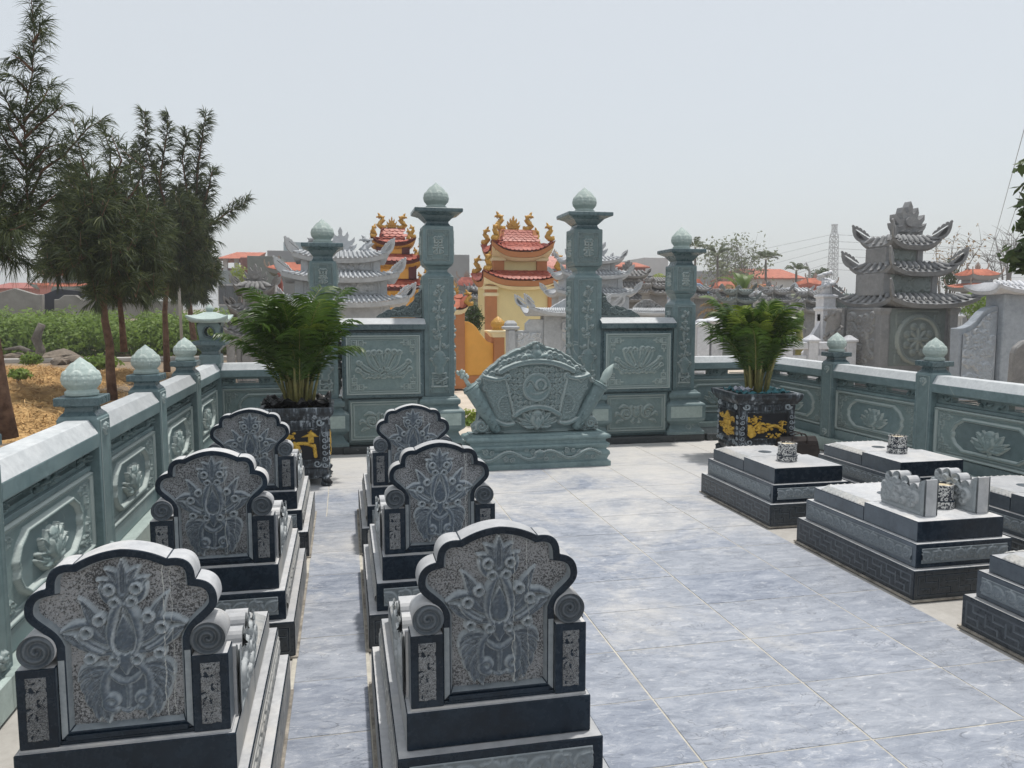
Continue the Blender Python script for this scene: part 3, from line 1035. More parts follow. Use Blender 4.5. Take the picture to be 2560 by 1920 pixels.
# --- wall panels between the columns
up = Rel(-.355, .355, 0, .575, .005)
up.frame(-.355, .355, 0, .575, .016, .014, .004).frame(-.333, .333, .022, .553, .012, .009)
up.frame(-.312, .312, .043, .532, .004, .006)
up.fret(.308, .047, .528, .055, .009, .012)
lr = up
for sg in (1, -1):                                       # stylised lotus
    S = lambda u, v: (sg * u, .285 + v)
    for p, wd in (((S(.02, -.05), S(.03, .07), S(.09, .13)), (.012, .030, .022)), ((S(.03, -.06), S(.12, .0), S(.145, .12)), (.012, .034, .026)), ((S(.0, .0), S(.05, .06), S(.02, .115)), (.015, .03, .012)),
                  ((S(.04, -.075), S(.15, -.07), S(.235, .03)), (.010, .024, .016)), ((S(.08, -.09), S(.16, -.13), S(.245, -.035)), (.008, .022, .014))):
        lr.stroke(bez(*p), wd, .024, False, flat=.25); lr.cut(bez(*p), [q_ * .6 for q_ in wd], .010, False)
    for c, rr in (((.10, .125), .026), ((.15, .118), .024), ((.04, .13), .024), ((.235, .028), .024), ((.245, -.04), .024), ((.03, -.045), .022)):
        lr.stroke(spiral(sg * c[0], .285 + c[1], rr, 1.2, 0, sg, .25), [.009, .009, .006], .026, False)
    for i in range(5):
        lr.stroke(spiral(sg * (.012 + i * .042), .285 - .105 + .008 * (i % 2), .022, 1.2, 1, sg, .3), .008, .024, False)
UP_ME = up.mesh('carved_panel', M['greenf'])
lo = Rel(-.325, .325, 0, .385, .005)
lo.frame(-.325, .325, 0, .385, .014, .012, .003).frame(-.300, .300, .025, .360, .012, .009).frame(-.275, .275, .05, .335, .004, .005)
for sg in (1, -1):
    lo.stroke(spiral(sg * .115, .19, .062, 1.3, .5, sg, .35), [.012, .015, .010], .026, False)
    for a, b, c in (((.05, .19), (.07, .27), (.04, .265)), ((.09, .25), (.15, .29), (.19, .245)), ((.17, .17), (.23, .22), (.235, .16)), ((.15, .12), (.2, .12), (.22, .09)), ((.03, .13), (.06, .10), (.02, .09))):
        lo.stroke(bez((sg * a[0], a[1]), (sg * b[0], b[1]), (sg * c[0], c[1])), [.008, .017, .004], .024, False)
    lo.stroke(spiral(sg * .12, .185, .024, 1.2), .009, .024, False)
lo.dome(0, .20, .04, .055, .03, False)
lo.stroke(spiral(.018, .245, .016, 1), .006, .028); lo.pit(.012, .21, .008, .01)
LO_ME = lo.mesh('carved_panel', M['greenf'])

def scallop(pts, r, n=5):
    """outline of little cloud lobes along a list of points"""
    out = []
    for (ax, az), (bx, bz) in zip(pts[:-1], pts[1:]):
        mx, mz = (ax + bx) / 2, (az + bz) / 2
        L_ = math.hypot(bx - ax, bz - az) / 2
        a0 = math.atan2(az - mz, ax - mx)
        for i in range(n):
            a = a0 - math.pi * i / n
            k = r
            out.append((mx + L_ * math.cos(a) * (1 if True else 0) * 1.0, mz + L_ * math.sin(a) * 1.0) if k == 1 else
                       (ax + (bx - ax) * (i / n) - (bz - az) / (2 * L_) * -L_ * k * math.sin(math.pi * i / n), az + (bz - az) * (i / n) + (bx - ax) / (2 * L_) * L_ * k * math.sin(math.pi * i / n)))
    out.append(pts[-1])
    return out


def bracket_rel(W, Hh):
    edge = scallop([(0, .02), (.05 * W / .45, .05), (.14 * W / .45, .085), (.22 * W / .45, .11), (.30 * W / .45, .12), (.355 * W / .45, .165), (.37 * W / .45, .225), (.42 * W / .45, .26), (W, Hh)], .35)
    poly = edge + [(W, 0), (0, 0)]
    r = Rel(-.01, W + .01, -.005, Hh + .03, .005)
    dd = r.sdf(poly)
    r.h = np.where((dd < .016), .010, 0.0)
    cloud(r, [(.12, .045), (.17, .06), (.22, .05), (.27, .065), (.31, .085), (.34, .05), (.38, .12), (.40, .19), (.415, .07), (.36, .10), (.08, .03)], .026, .016, seed=4)
    r.rect(0, W, 0, .014, .012)
    return r.mesh('bracket', M['greendk_c'], keep=dd, skirt=.055)


M['greendk_c'] = stone('green_bluestone_polished_carved', (0.045, 0.075, 0.085), (0.105, 0.145, 0.150), 3.5, 0.32, carve=(0.33, 0.39, 0.38))
BR_ME = bracket_rel(.45, .29)


def gate_wall(x, label, flip):
    t = tag(empty('gate_wall', (x, GY - .03, 0)), label, 'wall', 'lotus wall panels of the gate')
    MB().box(-.40, .40, -.205, .20, 0, .070).build('plinth', M['plinth'], t, .006)
    l = MB().box(-.395, .395, -.09, .12, .0705, .535).box(-.342, .342, -.125, -.0901, .10, .525).build('lower_panel', M['green'], t, .003)
    link('carved_panel', LO_ME, l, (0, -.1262, .122))
    u = MB().box(-.395, .395, -.13, .12, .5355, 1.196).box(-.375, .375, -.165, -.1301, .548, 1.175).build('upper_panel', M['greendk'], t, .004)
    link('carved_panel', UP_ME, u, (0, -.1662, .575))
    c = MB().prism([(-.185, 1.2), (-.195, 1.206), (-.195, 1.258), (-.185, 1.268), (-.10, 1.312), (.12, 1.312), (.19, 1.262), (.19, 1.2)], -.41, .41, 'x').build('rail', [M['greendk'], M['railtop']], t, .003)
    for p in c.data.polygons:
        if p.normal.z > .3: p.material_index = 1
    link('bracket', BR_ME, t, (-.055 if not flip else .055, -.045, 1.3125), (0, 0, 0), (-1 if flip else 1, 1, 1))
    return t


gate_wall(.372, 'green stone wall panel with carved lotus, behind the row of headstones', False)
gate_wall(2.990, 'green stone wall panel with carved lotus, right of the carved screen', True)

# --- low walls from the gate to the corners of the court
LOWY = 8.235
for x0, x1, lab, xo in ((LX, -.182, 'low green stone wall between lantern post and gate, behind the palm', -.182), (3.533, RX, 'low green stone wall right of the gate, behind the second palm', 3.533)):
    f = tag(empty('low_wall', ((x0 + x1) / 2, LOWY, 0)), lab, 'wall', 'low walls beside the gate')
    fence_bay(f, (x0 - (x0 + x1) / 2, 0, 0), (x1 - (x0 + x1) / 2, 0, 0), 0)
    MB().box(-(x1 - x0) / 2 + .24, (x1 - x0) / 2 - .24 + .05, -.575, -.127, 0, .075).build('kerb', M['plinth'], f, .006)
    s = 1 if xo < 0 else -1
    link('bracket', BR_ME, f, (s * (.42 * (x1 - x0) - .02), -.02, .8665), (0, 0, 0), (s * .8, 1, .55))

# ================================================================== carved screen (scroll and fan shape) on its base
scr = tag(empty('stone_screen', (1.668, 6.78, 0)), 'round-topped carved green stone screen with two scrolls, standing before the gate', 'screen')
sb = MB().rect([(.660, .165, 0), (.660, .165, .045), (.645, .155, .052), (.630, .145, .060), (.640, .150, .085), (.655, .160, .110), (.650, .158, .135), (.622, .140, .155), (.640, .152, .175), (.652, .160, .195), (.648, .157, .208), (.618, .140, .216), (.618, .140, .240), (.650, .158, .256), (.656, .162, .268), (.645, .155, .285), (.605, .130, .298), (.600, .128, .306)])
sb = sb.build('base', M['greenc'], scr, .0015)
dr = Rel(-.60, .60, .055, .19, .0055)
xs_ = np.linspace(-.56, .56, 60)
dr.stroke(np.stack([xs_, .125 + .035 * np.sin(xs_ * 17)], 1), [.012, .02, .014, .02, .014, .02, .012], .026, False)
cloud(dr, [(x, .125 - .04 * math.sin(x * 17) + random.uniform(-.01, .01)) for x in np.linspace(-.55, .55, 19)], .024, .022, seed=8)
dr.dome(0, .13, .06, .045, .03, False); dr.eye(.03, .14, .016, .03)
SBR = dr.mesh('carved_panel', M['greenc'], keep=(dr.h > .002) * 1.0)
link('carved_panel', SBR, sb, (0, -.150, 0))

W2 = .60
sc_ = Rel(-.62, .62, 0, .83, .005)
def arc(cx, cz, r, a0, a1, n=20, ry=1.0):
    return [(cx + r * math.cos(R(a0 + (a1 - a0) * i / n)), cz + ry * r * math.sin(R(a0 + (a1 - a0) * i / n))) for i in range(n + 1)]
crown_r = scallop([(0, .815), (.05, .795), (.095, .765), (.15, .752), (.21, .735), (.27, .700), (.33, .665), (.38, .62), (.43, .585), (.475, .54), (.51, .495), (.545, .46)], .22)
half = crown_r + [(.555, .43), (.585, .40), (.565, .33), (.53, .26), (.525, .18), (.545, .11), (.585, .07), (.575, .02), (.56, 0)]
outline = half + [(-x, z) for x, z in half[::-1]]
dsd = sc_.sdf(outline)
sc_.h[:] = 0.0
rim = np.clip(1 - np.abs(dsd - .012) / .012, 0, 1)
sc_.h = np.where(dsd > 0, .016 * rim, 0)
rs = np.random.default_rng(11)
cl = []
for i in range(26):                                        # cloud scrolls in the crown
    a = R(20 + 140 * i / 25)
    for k in range(2):
        rr = .46 + .07 * k + rs.uniform(-.015, .015)
        cl.append((rr * 1.06 * math.cos(a), .245 + rr * 1.0 * math.sin(a) + (.04 if k else 0)))
cloud(sc_, cl, .030, .034, 1.4, 12)
sc_.stroke(bez((.0, .66), (.10, .72), (.13, .66)), [.02, .03, .012], .04); sc_.stroke(spiral(.11, .665, .03, 1.3), .011, .045)
sc_.dome(0, .70, .05, .055, .045, False); sc_.dome(0, .765, .03, .035, .035, False)
big = arc(0, -.02, .66, 60, 120)                            # upper arch of the fan
sc_.stroke(big, .027, .050, False, flat=.5); sc_.cut(big, .006, .006, False)
inn = [(-.305, .53), (.305, .53), (.205, .19), (-.205, .19)]
inner = arc(0, -.02, .635, 118, 62, 16) + [(.21, .195)] + arc(0, -.10, .33, 56, 124, 12) + [(-.21, .195)]
di = sc_.sdf(inner)
sc_.h = np.where(di > 0, .004, sc_.h)
cloud(sc_, [(x, z) for x in np.linspace(-.24, .24, 11) for z in np.linspace(.22, .56, 8) if math.hypot(x, z - .40) > .135 and abs(x) < .20 + (z - .2) * .28], .024, .030, 1.3, 21)
sc_.stroke(arc(0, .405, .118, 0, 360, 40), .014, .040, False)
dd = np.hypot(sc_.X, sc_.Z - .405)
sc_.h = np.where(dd < .108, .030, sc_.h)
t_ = bez((-.09, .42), (-.06, .50), (-.02, .40), n=12); sc_.cut(np.concatenate([t_, bez((-.02, .40), (.02, .34), (.10, .40), n=12)]), .012, .018, False)
sc_.stroke(arc(.035, .43, .045, -60, 230, 18), .010, .046, False); sc_.dome(.035, .43, .018, .018, .012, False, .03)
sc_.stroke(bez((-.06, .36), (0, .33), (.07, .37)), [.004, .012, .004], .040, False)
low = arc(0, -.10, .33, 52, 128)
sc_.stroke(low, .022, .048, False, flat=.5)
for sg in (1, -1):
    wing = [(sg * .275, .50), (sg * .50, .545), (sg * .47, .40), (sg * .40, .20), (sg * .37, .12), (sg * .29, .10), (sg * .215, .10)]
    dw = sc_.sdf(wing)
    sc_.h = np.where(dw > 0, np.maximum(sc_.h, .022 * np.clip(dw / .006, 0, 1)), sc_.h)
    u = (sc_.X * sg * .8 + sc_.Z) / .036; v = (sc_.X * sg * -.8 + sc_.Z) / .036          # basket weave
    pat = ((np.floor(u) + np.floor(v)) % 2 > 0) * (np.abs(u % 1 - .5) < .32) + ((np.floor(u) + np.floor(v)) % 2 == 0) * (np.abs(v % 1 - .5) < .32)
    sc_.h = np.where(dw > .015, sc_.h + .006 * pat, sc_.h)
    sc_.stroke(bez((sg * .26, .52), (sg * .36, .44), (sg * .55, .545)), [.014, .02, .02], .050, False, flat=.4)
    sc_.stroke(spiral(sg * .275, .505, .028, 1, 0, sg, .5), .012, .048, False)
    sc_.stroke(bez((sg * .21, .09), (sg * .30, .05), (sg * .40, .14)), [.016, .022, .016], .046, False, flat=.3)
    sc_.stroke(arc(sg * .265, .255, .085, 90 if sg > 0 else 90, -90 if sg > 0 else 270, 18), .009, .036, False)
    for k in range(6): sc_.line(sg * .275, .20 + k * .022, sg * .325, .20 + k * .022, .008, .036, False)
    sc_.stroke([(sg * .285, .50), (sg * .205, .16)], .010, .044, False)
    sc_.stroke(spiral(sg * .50, .075, .055, 1.6, 0, sg, .15), [.016, .02, .012], .040, False)
    cloud(sc_, [(sg * .45, .04), (sg * .39, .06), (sg * .55, .03)], .03, .03, 1.2, 5)
lotus_relief(sc_, 0, .125, .175, .145, .050)
sc_.rect(-.30, .30, 0, .012, .02)
TAB = sc_.mesh('tablet', M['greenc'], keep=dsd, skirt=.075, gain=.8)
tb = link('tablet', TAB, scr, (0, -.02, .3055))
MB().prism([(x * .985, z * .985) for x, z in outline[::2]], .0751, .08, 'y').build('back', M['green'], tb)
for sg, flower in ((-1, True), (1, False)):
    a, b_ = Vector((sg * .355, -.045, .325)), Vector((sg * .605, -.045, .735))
    dv = (b_ - a).normalized()
    rl = MB().tube([a, a + dv * .02, a + dv * .03, a + dv * .20, b_ - dv * .045, b_ - dv * .04, b_ - dv * .025, b_ - dv * .02, b_ - dv * .01, b_], [.034, .040, .046, .058, .064, .074, .074, .066, .072, .060], 20).build('scroll', M['greenc'], scr, smooth=False)
    tip = MB()
    if flower:
        tip.tube([b_, b_ + dv * .05, b_ + dv * .09], [.022, .018, .016], 10)
        for k in range(9):
            an = k * 2.2
            c = b_ + dv * (.09 + .016 * (k // 2)) + Vector((.026 * math.cos(an), .02 * math.sin(an), 0))
            tip.tube([c - Vector((0, 0, .016)), c, c + Vector((.012 * math.cos(an), .01 * math.sin(an), .02))], [.006, .022, .005], 7)
    else:
        tip.tube([b_, b_ + dv * .03, b_ + dv * .05, b_ + dv * .09, b_ + dv * .13, b_ + dv * .165, b_ + dv * .195 + Vector((.01, 0, .01))], [.030, .032, .034, .042, .036, .022, .002], 14)
    tip.build('tip', M['raw'], rl, smooth=True)
    rc = MB()
    for k in range(10):
        c = a + dv * (.06 + .037 * k) + Vector((random.uniform(-.02, .02), -.05, 0))
        rc.tube([c + Vector((-.018, .004, -.012)), c + Vector((0, -.008, 0)), c + Vector((random.uniform(.01, .025), .004, .018))], [.003, .010, .003], 6)
    rc.build('carving', M['greenc'], rl, smooth=True)
# ================================================================== graves
# every grave: key-fret base, carved frieze tier, slab with a petal border on its far half
GW, GD = .62, 1.005                                  # base width and depth; origin = middle of the near edge
INS = .034
T1, T2, T3 = .148, .268, .371


def key_rel(W, z0, z1, mat, step=.0032):
    r = Rel(-W / 2, W / 2, z0, z1, step)
    a, b = -W / 2 + .022, W / 2 - .022
    zl, zh = z0 + .022, z1 - .022
    H_ = zh - zl
    n = max(2, int(round((b - a) / .105)))
    p = (b - a) / n
    g = lambda x0, zz0, x1, zz1: r.cut([(x0, zz0), (x1, zz1)], .0030, .0034, False)
    g(a, zl, b, zl); g(a, zh, b, zh); g(a, zl, a, zh); g(b, zl, b, zh)
    for i in range(n):                                # interlocking T-shaped key pattern
        x = a + i * p
        g(x + p * .08, zl + H_ * .33, x + p * .62, zl + H_ * .33); g(x + p * .36, zl + H_ * .66, x + p * .92, zl + H_ * .66)
        g(x + p * .36, zl + H_ * .66, x + p * .36, zh); g(x + p * .62, zl, x + p * .62, zl + H_ * .33)
        if i: g(x, zl + H_ * .2, x, zl + H_ * .8)
    r.pale = np.clip(-r.h / .0026, 0, 1)
    return r.mesh('key_fret', mat)


def frieze_rel(W, z0, z1, step=.0035, seed=1, mat=None):
    r = Rel(-W / 2, W / 2, z0, z1, step)
    H_ = z1 - z0
    r.frame(-W / 2, W / 2, z0, z1, .006, .006)
    zc = (z0 + z1) / 2
    n = int(W / 2 / .062)
    for i in range(n + 1):
        x = .02 + i * .062
        if x > W / 2 - .03: break
        r.stroke(spiral(x + .012, zc + .004 * (-1) ** i, H_ * .27, 1.25, 1.6, (-1) ** i, .2), [.0085, .0085, .005], .011)
        r.stroke(bez((x - .02, zc - H_ * .3), (x, zc + H_ * .38), (x + .04, zc + H_ * .25)), [.004, .009, .003], .010)
        r.stroke(bez((x + .03, zc + H_ * .3), (x + .04, zc - H_ * .2), (x + .052, zc - H_ * .32)), [.004, .009, .003], .009)
    r.dome(0, zc, .016, H_ * .3, .013, False)
    return r.mesh('frieze', mat or M['frieze'], deep=.8)


M['keys'] = stone('key_fret_dusty_sunlit', (0.17, 0.18, 0.185), (0.30, 0.30, 0.29), 6.0, 0.6, carve=(0.06, 0.06, 0.06), dust=(0.50, 0.46, 0.40))  # dusty like the flanks, with their sunlit paleness in the colour
KEYF, KEYS, KEYD = key_rel(GW - .004, .004, T1 - .004, M['key']), key_rel(GD - .004, .004, T1 - .004, M['key']), key_rel(GD - .004, .004, T1 - .004, M['keys'])
FRD = frieze_rel(GD - 2 * INS - .06, T1 + .022, T2 - .022, mat=M['side'])
FRF, FRS = frieze_rel(GW - 2 * INS - .06, T1 + .022, T2 - .022), frieze_rel(GD - 2 * INS - .06, T1 + .022, T2 - .022)

def tier(w, y0, y1, z0, z1, front, side, top):
    b = MB()
    x = w / 2
    b.box(-x, x, y0, y1, z0, z1, 1, 2)
    for i in range(len(b.f)):
        if b.f[i] == (0, 1, 5, 4): b.m[i] = 0
    return b


B1 = tier(GW, 0, GD, 0, T1, 0, 1, 2).mesh('base_tier', [M['dark'], M['darks'], M['sawn']], .0035)
B2 = tier(GW - 2 * INS, INS, GD - INS, T1 + .0005, T2, 0, 1, 2).mesh('frieze_tier', [M['dark'], M['darks'], M['sawn']], .0035)
SW, SY0, SY1, NOTCH = GW - 4 * INS + .014, 2 * INS - .003, GD - 2 * INS, .475
sb_ = MB()
x = SW / 2
sb_.box(-x, x, SY0, NOTCH, T2 + .0005, T3, 1, 2)
for i in range(len(sb_.f)):
    if sb_.f[i] == (0, 1, 5, 4): sb_.m[i] = 0
e, dz = .062, .026                                   # far half: border slopes down to the edge
sb_.add([(-x, NOTCH + .0001, T2 + .0005), (x, NOTCH + .0001, T2 + .0005), (x, SY1, T2 + .0005), (-x, SY1, T2 + .0005),
         (-x, NOTCH + .0001, T3 - dz), (x, NOTCH + .0001, T3 - dz), (x, SY1, T3 - dz), (-x, SY1, T3 - dz),
         (-x + e, NOTCH + .0001, T3 - .0004), (x - e, NOTCH + .0001, T3 - .0004), (x - e, SY1 - e, T3 - .0004), (-x + e, SY1 - e, T3 - .0004)],
        [(0, 4, 8, 9, 5, 1), (1, 5, 6, 2), (2, 6, 7, 3), (3, 7, 4, 0), (4, 7, 11, 8), (7, 6, 10, 11), (6, 5, 9, 10), (8, 11, 10, 9), (0, 1, 2, 3)], 1)
for i in range(1, 9): sb_.m[-i] = 2
sb_.m[-8], sb_.m[-7], sb_.m[-6] = 1, 1, 1
SLAB = sb_.mesh('slab', [M['dark'], M['darks'], M['sawn']], .003)
B1D, B2D, SLABD = B1.copy(), B2.copy(), SLAB.copy()          # the headed graves keep raw, dusty flanks, sunlit cream in their colour
for q_ in (B1D, B2D, SLABD): q_.materials[1] = M['side']


def petal_rel(L_):
    r = Rel(-L_ / 2, L_ / 2, 0, .052, .004)
    r.frame(-L_ / 2, L_ / 2, 0, .052, .005, .004)
    n = int(L_ / .045)
    for i in range(n):
        x = -L_ / 2 + (i + .5) * L_ / n
        r.stroke(bez((x - .008, .006), (x - .012, .03), (x + .010, .046)), [.006, .012, .003], .008, False)
        r.stroke(bez((x + .012, .008), (x + .006, .02), (x + .018, .04)), [.004, .007, .003], .006, False)
    return r.mesh('petal_border', M['side'], deep=.9)


PETS, PETB = petal_rel(SY1 - NOTCH - .07), petal_rel(SW - .13)

# --- headstone (its carved back faces the court entrance)
def ptarc(cx, cz, r, a0, a1, n=14):
    return [(cx + r * math.cos(R(a0 + (a1 - a0) * i / n)), cz + r * math.sin(R(a0 + (a1 - a0) * i / n))) for i in range(n + 1)]


def through(p, q, bulge, n=12):
    """arc from p to q, bulging to the left by the given share of the chord"""
    p, q = np.array(p), np.array(q)
    m = (p + q) / 2; d = q - p; nrm = np.array([-d[1], d[0]])
    c = m + nrm * bulge * 2
    return [tuple(v) for v in bez(p, c, q, n=n)]


HW = .212
rt = through((0, .477), (.103, .447), .06) + through((.103, .447), (.165, .392), .28)[1:] + through((.165, .392), (.214, .335), .22)[1:]
rt += [tuple(v) for v in bez((.214, .335), (.214, .300), (.160, .285), (.150, .245), n=12)][1:] + [(.150, .215), (.150, .017)]
HO = rt + [(-a, b) for a, b in rt[:0:-1]]             # clockwise outline from the top round to the left
def inset(poly, d):
    n = len(poly); out = []
    P = np.array(poly)
    for i in range(n):
        a, b, c = P[i - 1], P[i], P[(i + 1) % n]
        t1 = (b - a) / (np.linalg.norm(b - a) + 1e-9); t2 = (c - b) / (np.linalg.norm(c - b) + 1e-9)
        n1 = np.array([t1[1], -t1[0]]); n2 = np.array([t2[1], -t2[0]])
        m = n1 + n2; m /= (np.linalg.norm(m) + 1e-9)
        out.append(tuple(b + m * d / max(.55, float(m @ n1))))
    return out
HO = HO[:-1] if HO[0] == HO[-1] else HO
HI, HI2 = inset(HO, .0185), inset(HO, .026)
hb = MB()
n = len(HO)
TH = .078
vs = [(u, 0, v) for u, v in HO] + [(u, 0, v) for u, v in HI] + [(u, .022, v) for u, v in HI2] + [(u, TH, v) for u, v in HO]
fs, ms = [], []
for i in range(n):
    j = (i + 1) % n
    lowside = HO[i][1] < .24 and HO[j][1] < .24 and abs(HO[i][0] - HO[j][0]) < .05
    fs += [(i, j, n + j, n + i), (n + i, n + j, 2 * n + j, 2 * n + i), (j, i, 3 * n + i, 3 * n + j)]; ms += [1 if lowside else 0, 1, 2]
hb.add(vs, fs); hb.m = ms
hb.f.append(tuple(3 * n + i for i in range(n))); hb.m.append(1)
M['cove'] = stone('headstone_cove', (0.17, 0.20, 0.225), (0.30, 0.33, 0.35), 8.0, .55, bump=.2)
HEAD = hb.mesh('headstone', [M['dark'], M['cove'], M['sawn']], .0022)
hr = Rel(-.215, .215, .02, .475, .0026)
D = hr.sdf(HI2)
def leafs(pts, rad, ht, vein=True, mir=True):
    """broad carved leaf: rounded body with a raised rim line and a vein"""
    hr.stroke(pts, rad, ht, mir, flat=.25)
    if vein:                                             # hollowed between its raised edges
        hr.cut(pts, [max(.0012, q_ * .62) for q_ in rad], ht * .42, mir)
        hr.stroke(pts, [max(.0008, q_ * .16) for q_ in rad], ht * .80, mir)


def curl_eye(x, z, r, ht):
    hr.dome(x, z, r, r, ht)
    hr.stroke(spiral(x, z, r * .80, 1.0, 0, 1, 1.0, 16), r * .26, ht * 1.12)
    hr.pit(x, z, r * .55, ht * .75)


low = [(0, .19), (.03, .192), (.07, .20), (.098, .178), (.090, .150), (.094, .128), (.080, .118), (.082, .092), (.066, .082), (.060, .060), (.046, .050), (.030, .062), (.012, .066), (0, .075)]
hr.plate(low + [(-a_, b_) for a_, b_ in low[::-1]], .008, .010)
for (a_, b_, c_) in (((.05, .185), (.098, .190), (.108, .152)), ((.06, .165), (.100, .150), (.097, .122)), ((.06, .145), (.092, .115), (.083, .086)), ((.052, .125), (.075, .085), (.064, .052)), ((.044, .11), (.054, .075), (.044, .044))):
    leafs(bez(a_, b_, c_), [.010, .017, .0015], .015)
hr.stroke(bez((.026, .188), (.058, .170), (.060, .115), (.036, .080)), [.010, .013, .012], .017)
hr.stroke(spiral(.034, .100, .021, 1.15, 4.4, 1, .3), [.010, .010, .007], .018)
hr.stroke(bez((0, .145), (.026, .150), (.040, .178)), [.009, .010, .003], .016)
hr.stroke(bez((0, .150), (.006, .115), (0, .080)), [.010, .008, .004], .013, False)
hr.stroke([(0, .200), (0, .168)], [.030, .006], .016, False)
hr.stroke(bez((-.016, .078), (0, .064), (.016, .078)), [.003, .008, .003], .013, False)
leafs(bez((.022, .225), (.070, .215), (.092, .262), (.148, .277)), [.008, .017, .020, .0015], .015)      # wings
leafs(bez((.050, .226), (.085, .236), (.108, .272)), [.006, .009, .003], .018, False)
hr.stroke(bez((.078, .297), (.112, .300), (.146, .278)), [.008, .010, .0015], .014)
leafs(bez((.028, .250), (.066, .272), (.066, .325), (.100, .360)), [.008, .017, .017, .0015], .015)     # flame leaves
leafs(bez((.040, .246), (.080, .262), (.080, .31)), [.006, .010, .003], .013, False)
leafs(bez((.004, .345), (.020, .395), (.058, .402)), [.010, .017, .0015], .015)                         # plume
leafs(bez((.003, .375), (.016, .418), (.040, .428)), [.009, .014, .0015], .016)
leafs(bez((0, .37), (.0, .41), (0, .455)), [.016, .017, .0015], .018, True, False)
leafs(bez((.006, .335), (.045, .345), (.052, .385)), [.006, .010, .004], .013, False)
hr.stroke(bez((.006, .340), (.024, .325), (.046, .262), (.018, .218)), [.007, .013, .013, .008], .020)   # rim of the drop
hr.stroke([(0, .332), (0, .290), (0, .243)], [.004, .018, .031], .016, False)
hr.cut(np.concatenate([bez((0, .320), (.036, .262), (.018, .226)), [(0, .218)]]), .0022, .007)
for x_, z_, r_ in ((.019, .346, .0135), (.030, .378, .0145), (.054, .306, .0150), (.084, .277, .0155), (.077, .213, .0145), (.025, .203, .0135)):
    curl_eye(x_, z_, r_, .019)
hr.noise(.0007, 3, 1)
HREL = hr.mesh('carving', M['head'], keep=D + .004, gain=.72)


def volute_mesh(r=.041, th=.088):
    """rolled scroll end: cylinder whose face carries a spiral groove"""
    na, nr = 56, 18
    V, F = [], []
    for i in range(nr + 1):
        q = i / nr
        for j in range(na):
            a = 2 * math.pi * j / na
            sp = ((q * 2.3 - a / (2 * math.pi)) % 1.0)
            h = .007 * (1 - math.exp(-((sp - .5) / .30) ** 2 * 1.2)) if .08 < q < .97 else 0
            h = .0085 * (.5 - .5 * math.cos(2 * math.pi * sp)) if q < .95 else .006
            V.append((r * q * math.cos(a), -h, r * q * math.sin(a)))
    for i in range(nr):
        for j in range(na):
            k = (j + 1) % na
            F.append((i * na + j, i * na + k, i * na + na + k, i * na + na + j))
    b = len(V)
    for j in range(na):
        a = 2 * math.pi * j / na
        V.append((r * math.cos(a), th, r * math.sin(a)))
    m0 = len(F)
    for j in range(na):
        k = (j + 1) % na
        F.append((nr * na + j, nr * na + k, b + k, b + j))
    me = np_mesh('volute', V, F, [M['volute'], M['sawn']], True)
    me.polygons.foreach_set('material_index', [0] * m0 + [1] * na)
    return me


M['volute'] = stone('volute_stone', (0.045, 0.058, 0.072), (0.11, 0.13, 0.15), 9.0, 0.36, bump=.1)
VOL = volute_mesh()
pd = MB().box(-.043, .043, 0, .075, .0, .196, 1, 2)
for i in range(len(pd.f)):
    if pd.f[i] == (0, 1, 5, 4): pd.m[i] = 0
PED = pd.mesh('pedestal', [M['dark'], M['darks'], M['sawn']], .0025)
ins = Rel(-.0225, .0225, .022, .176, .003); ins.noise(.0011, 9, 1)
ins.o[:] = 0
INSET = ins.mesh('inset', M['rough'], skirt=.004)


# --- carved arm piece: rolls of cloud stepping down along the top
def arm_rel():
    prof = [(0, 0), (.318, 0)] + [tuple(v) for v in bez((.318, 0), (.345, .055), (.318, .09), n=6)][1:] + [tuple(v) for v in bez((.318, .09), (.335, .13), (.295, .135), n=6)][1:]
    prof += ptarc(.275, .158, .022, -20, 190, 8) + ptarc(.215, .165, .026, -10, 190, 9) + ptarc(.150, .150, .028, 0, 190, 9) + ptarc(.085, .128, .026, 10, 170, 8) + [(.05, .135), (.046, .155), (.040, .172), (.012, .186), (0, .186)]
    r = Rel(-.002, .345, 0, .195, .0045)
    dd = r.sdf(prof)
    r.h = np.where(dd < .010, .006, 0)
    r.rect(0, .030, 0, .19, .006); r.rect(0, .33, 0, .014, .006)
    cloud(r, [(.08, .08), (.13, .095), (.19, .10), (.25, .10), (.10, .045), (.16, .05), (.22, .05), (.28, .055), (.29, .10), (.14, .13), (.21, .14), (.27, .15)], .024, .014, 1.3, 31)
    me = r.mesh('carving', M['armc'], keep=dd, skirt=None or 0.0)
    b = MB().prism(prof[::-1], 0, .062, 'y', 0, 1)
    bm_ = b.mesh('arm', [M['armc2'], M['sawn']], 0)
    return me, bm_


M['armc'] = stone('arm_carving', (0.24, 0.27, 0.285), (0.36, 0.385, 0.395), 9, .55, carve=(.5, .52, .53))
M['armc2'] = stone('arm_stone', (0.20, 0.225, 0.24), (0.34, 0.36, 0.37), 7, .5)
ARMR, ARMB = arm_rel()


def arm(parent, x, y, z, name='arm'):
    """arm piece running away from the viewer (along +y)"""
    a = link(name, ARMB, parent, (x, y, z), (0, 0, math.pi / 2))
    link('carving', ARMR, a, (0, -.0012, 0))
    link('carving', ARMR, a, (0, .0632, 0), (0, 0, 0), (1, -1, 1))
    return a


M['mortar'] = plain('stained_mortar', (.20, .185, .165), .9, .45, 14, c2=(.46, .42, .36))


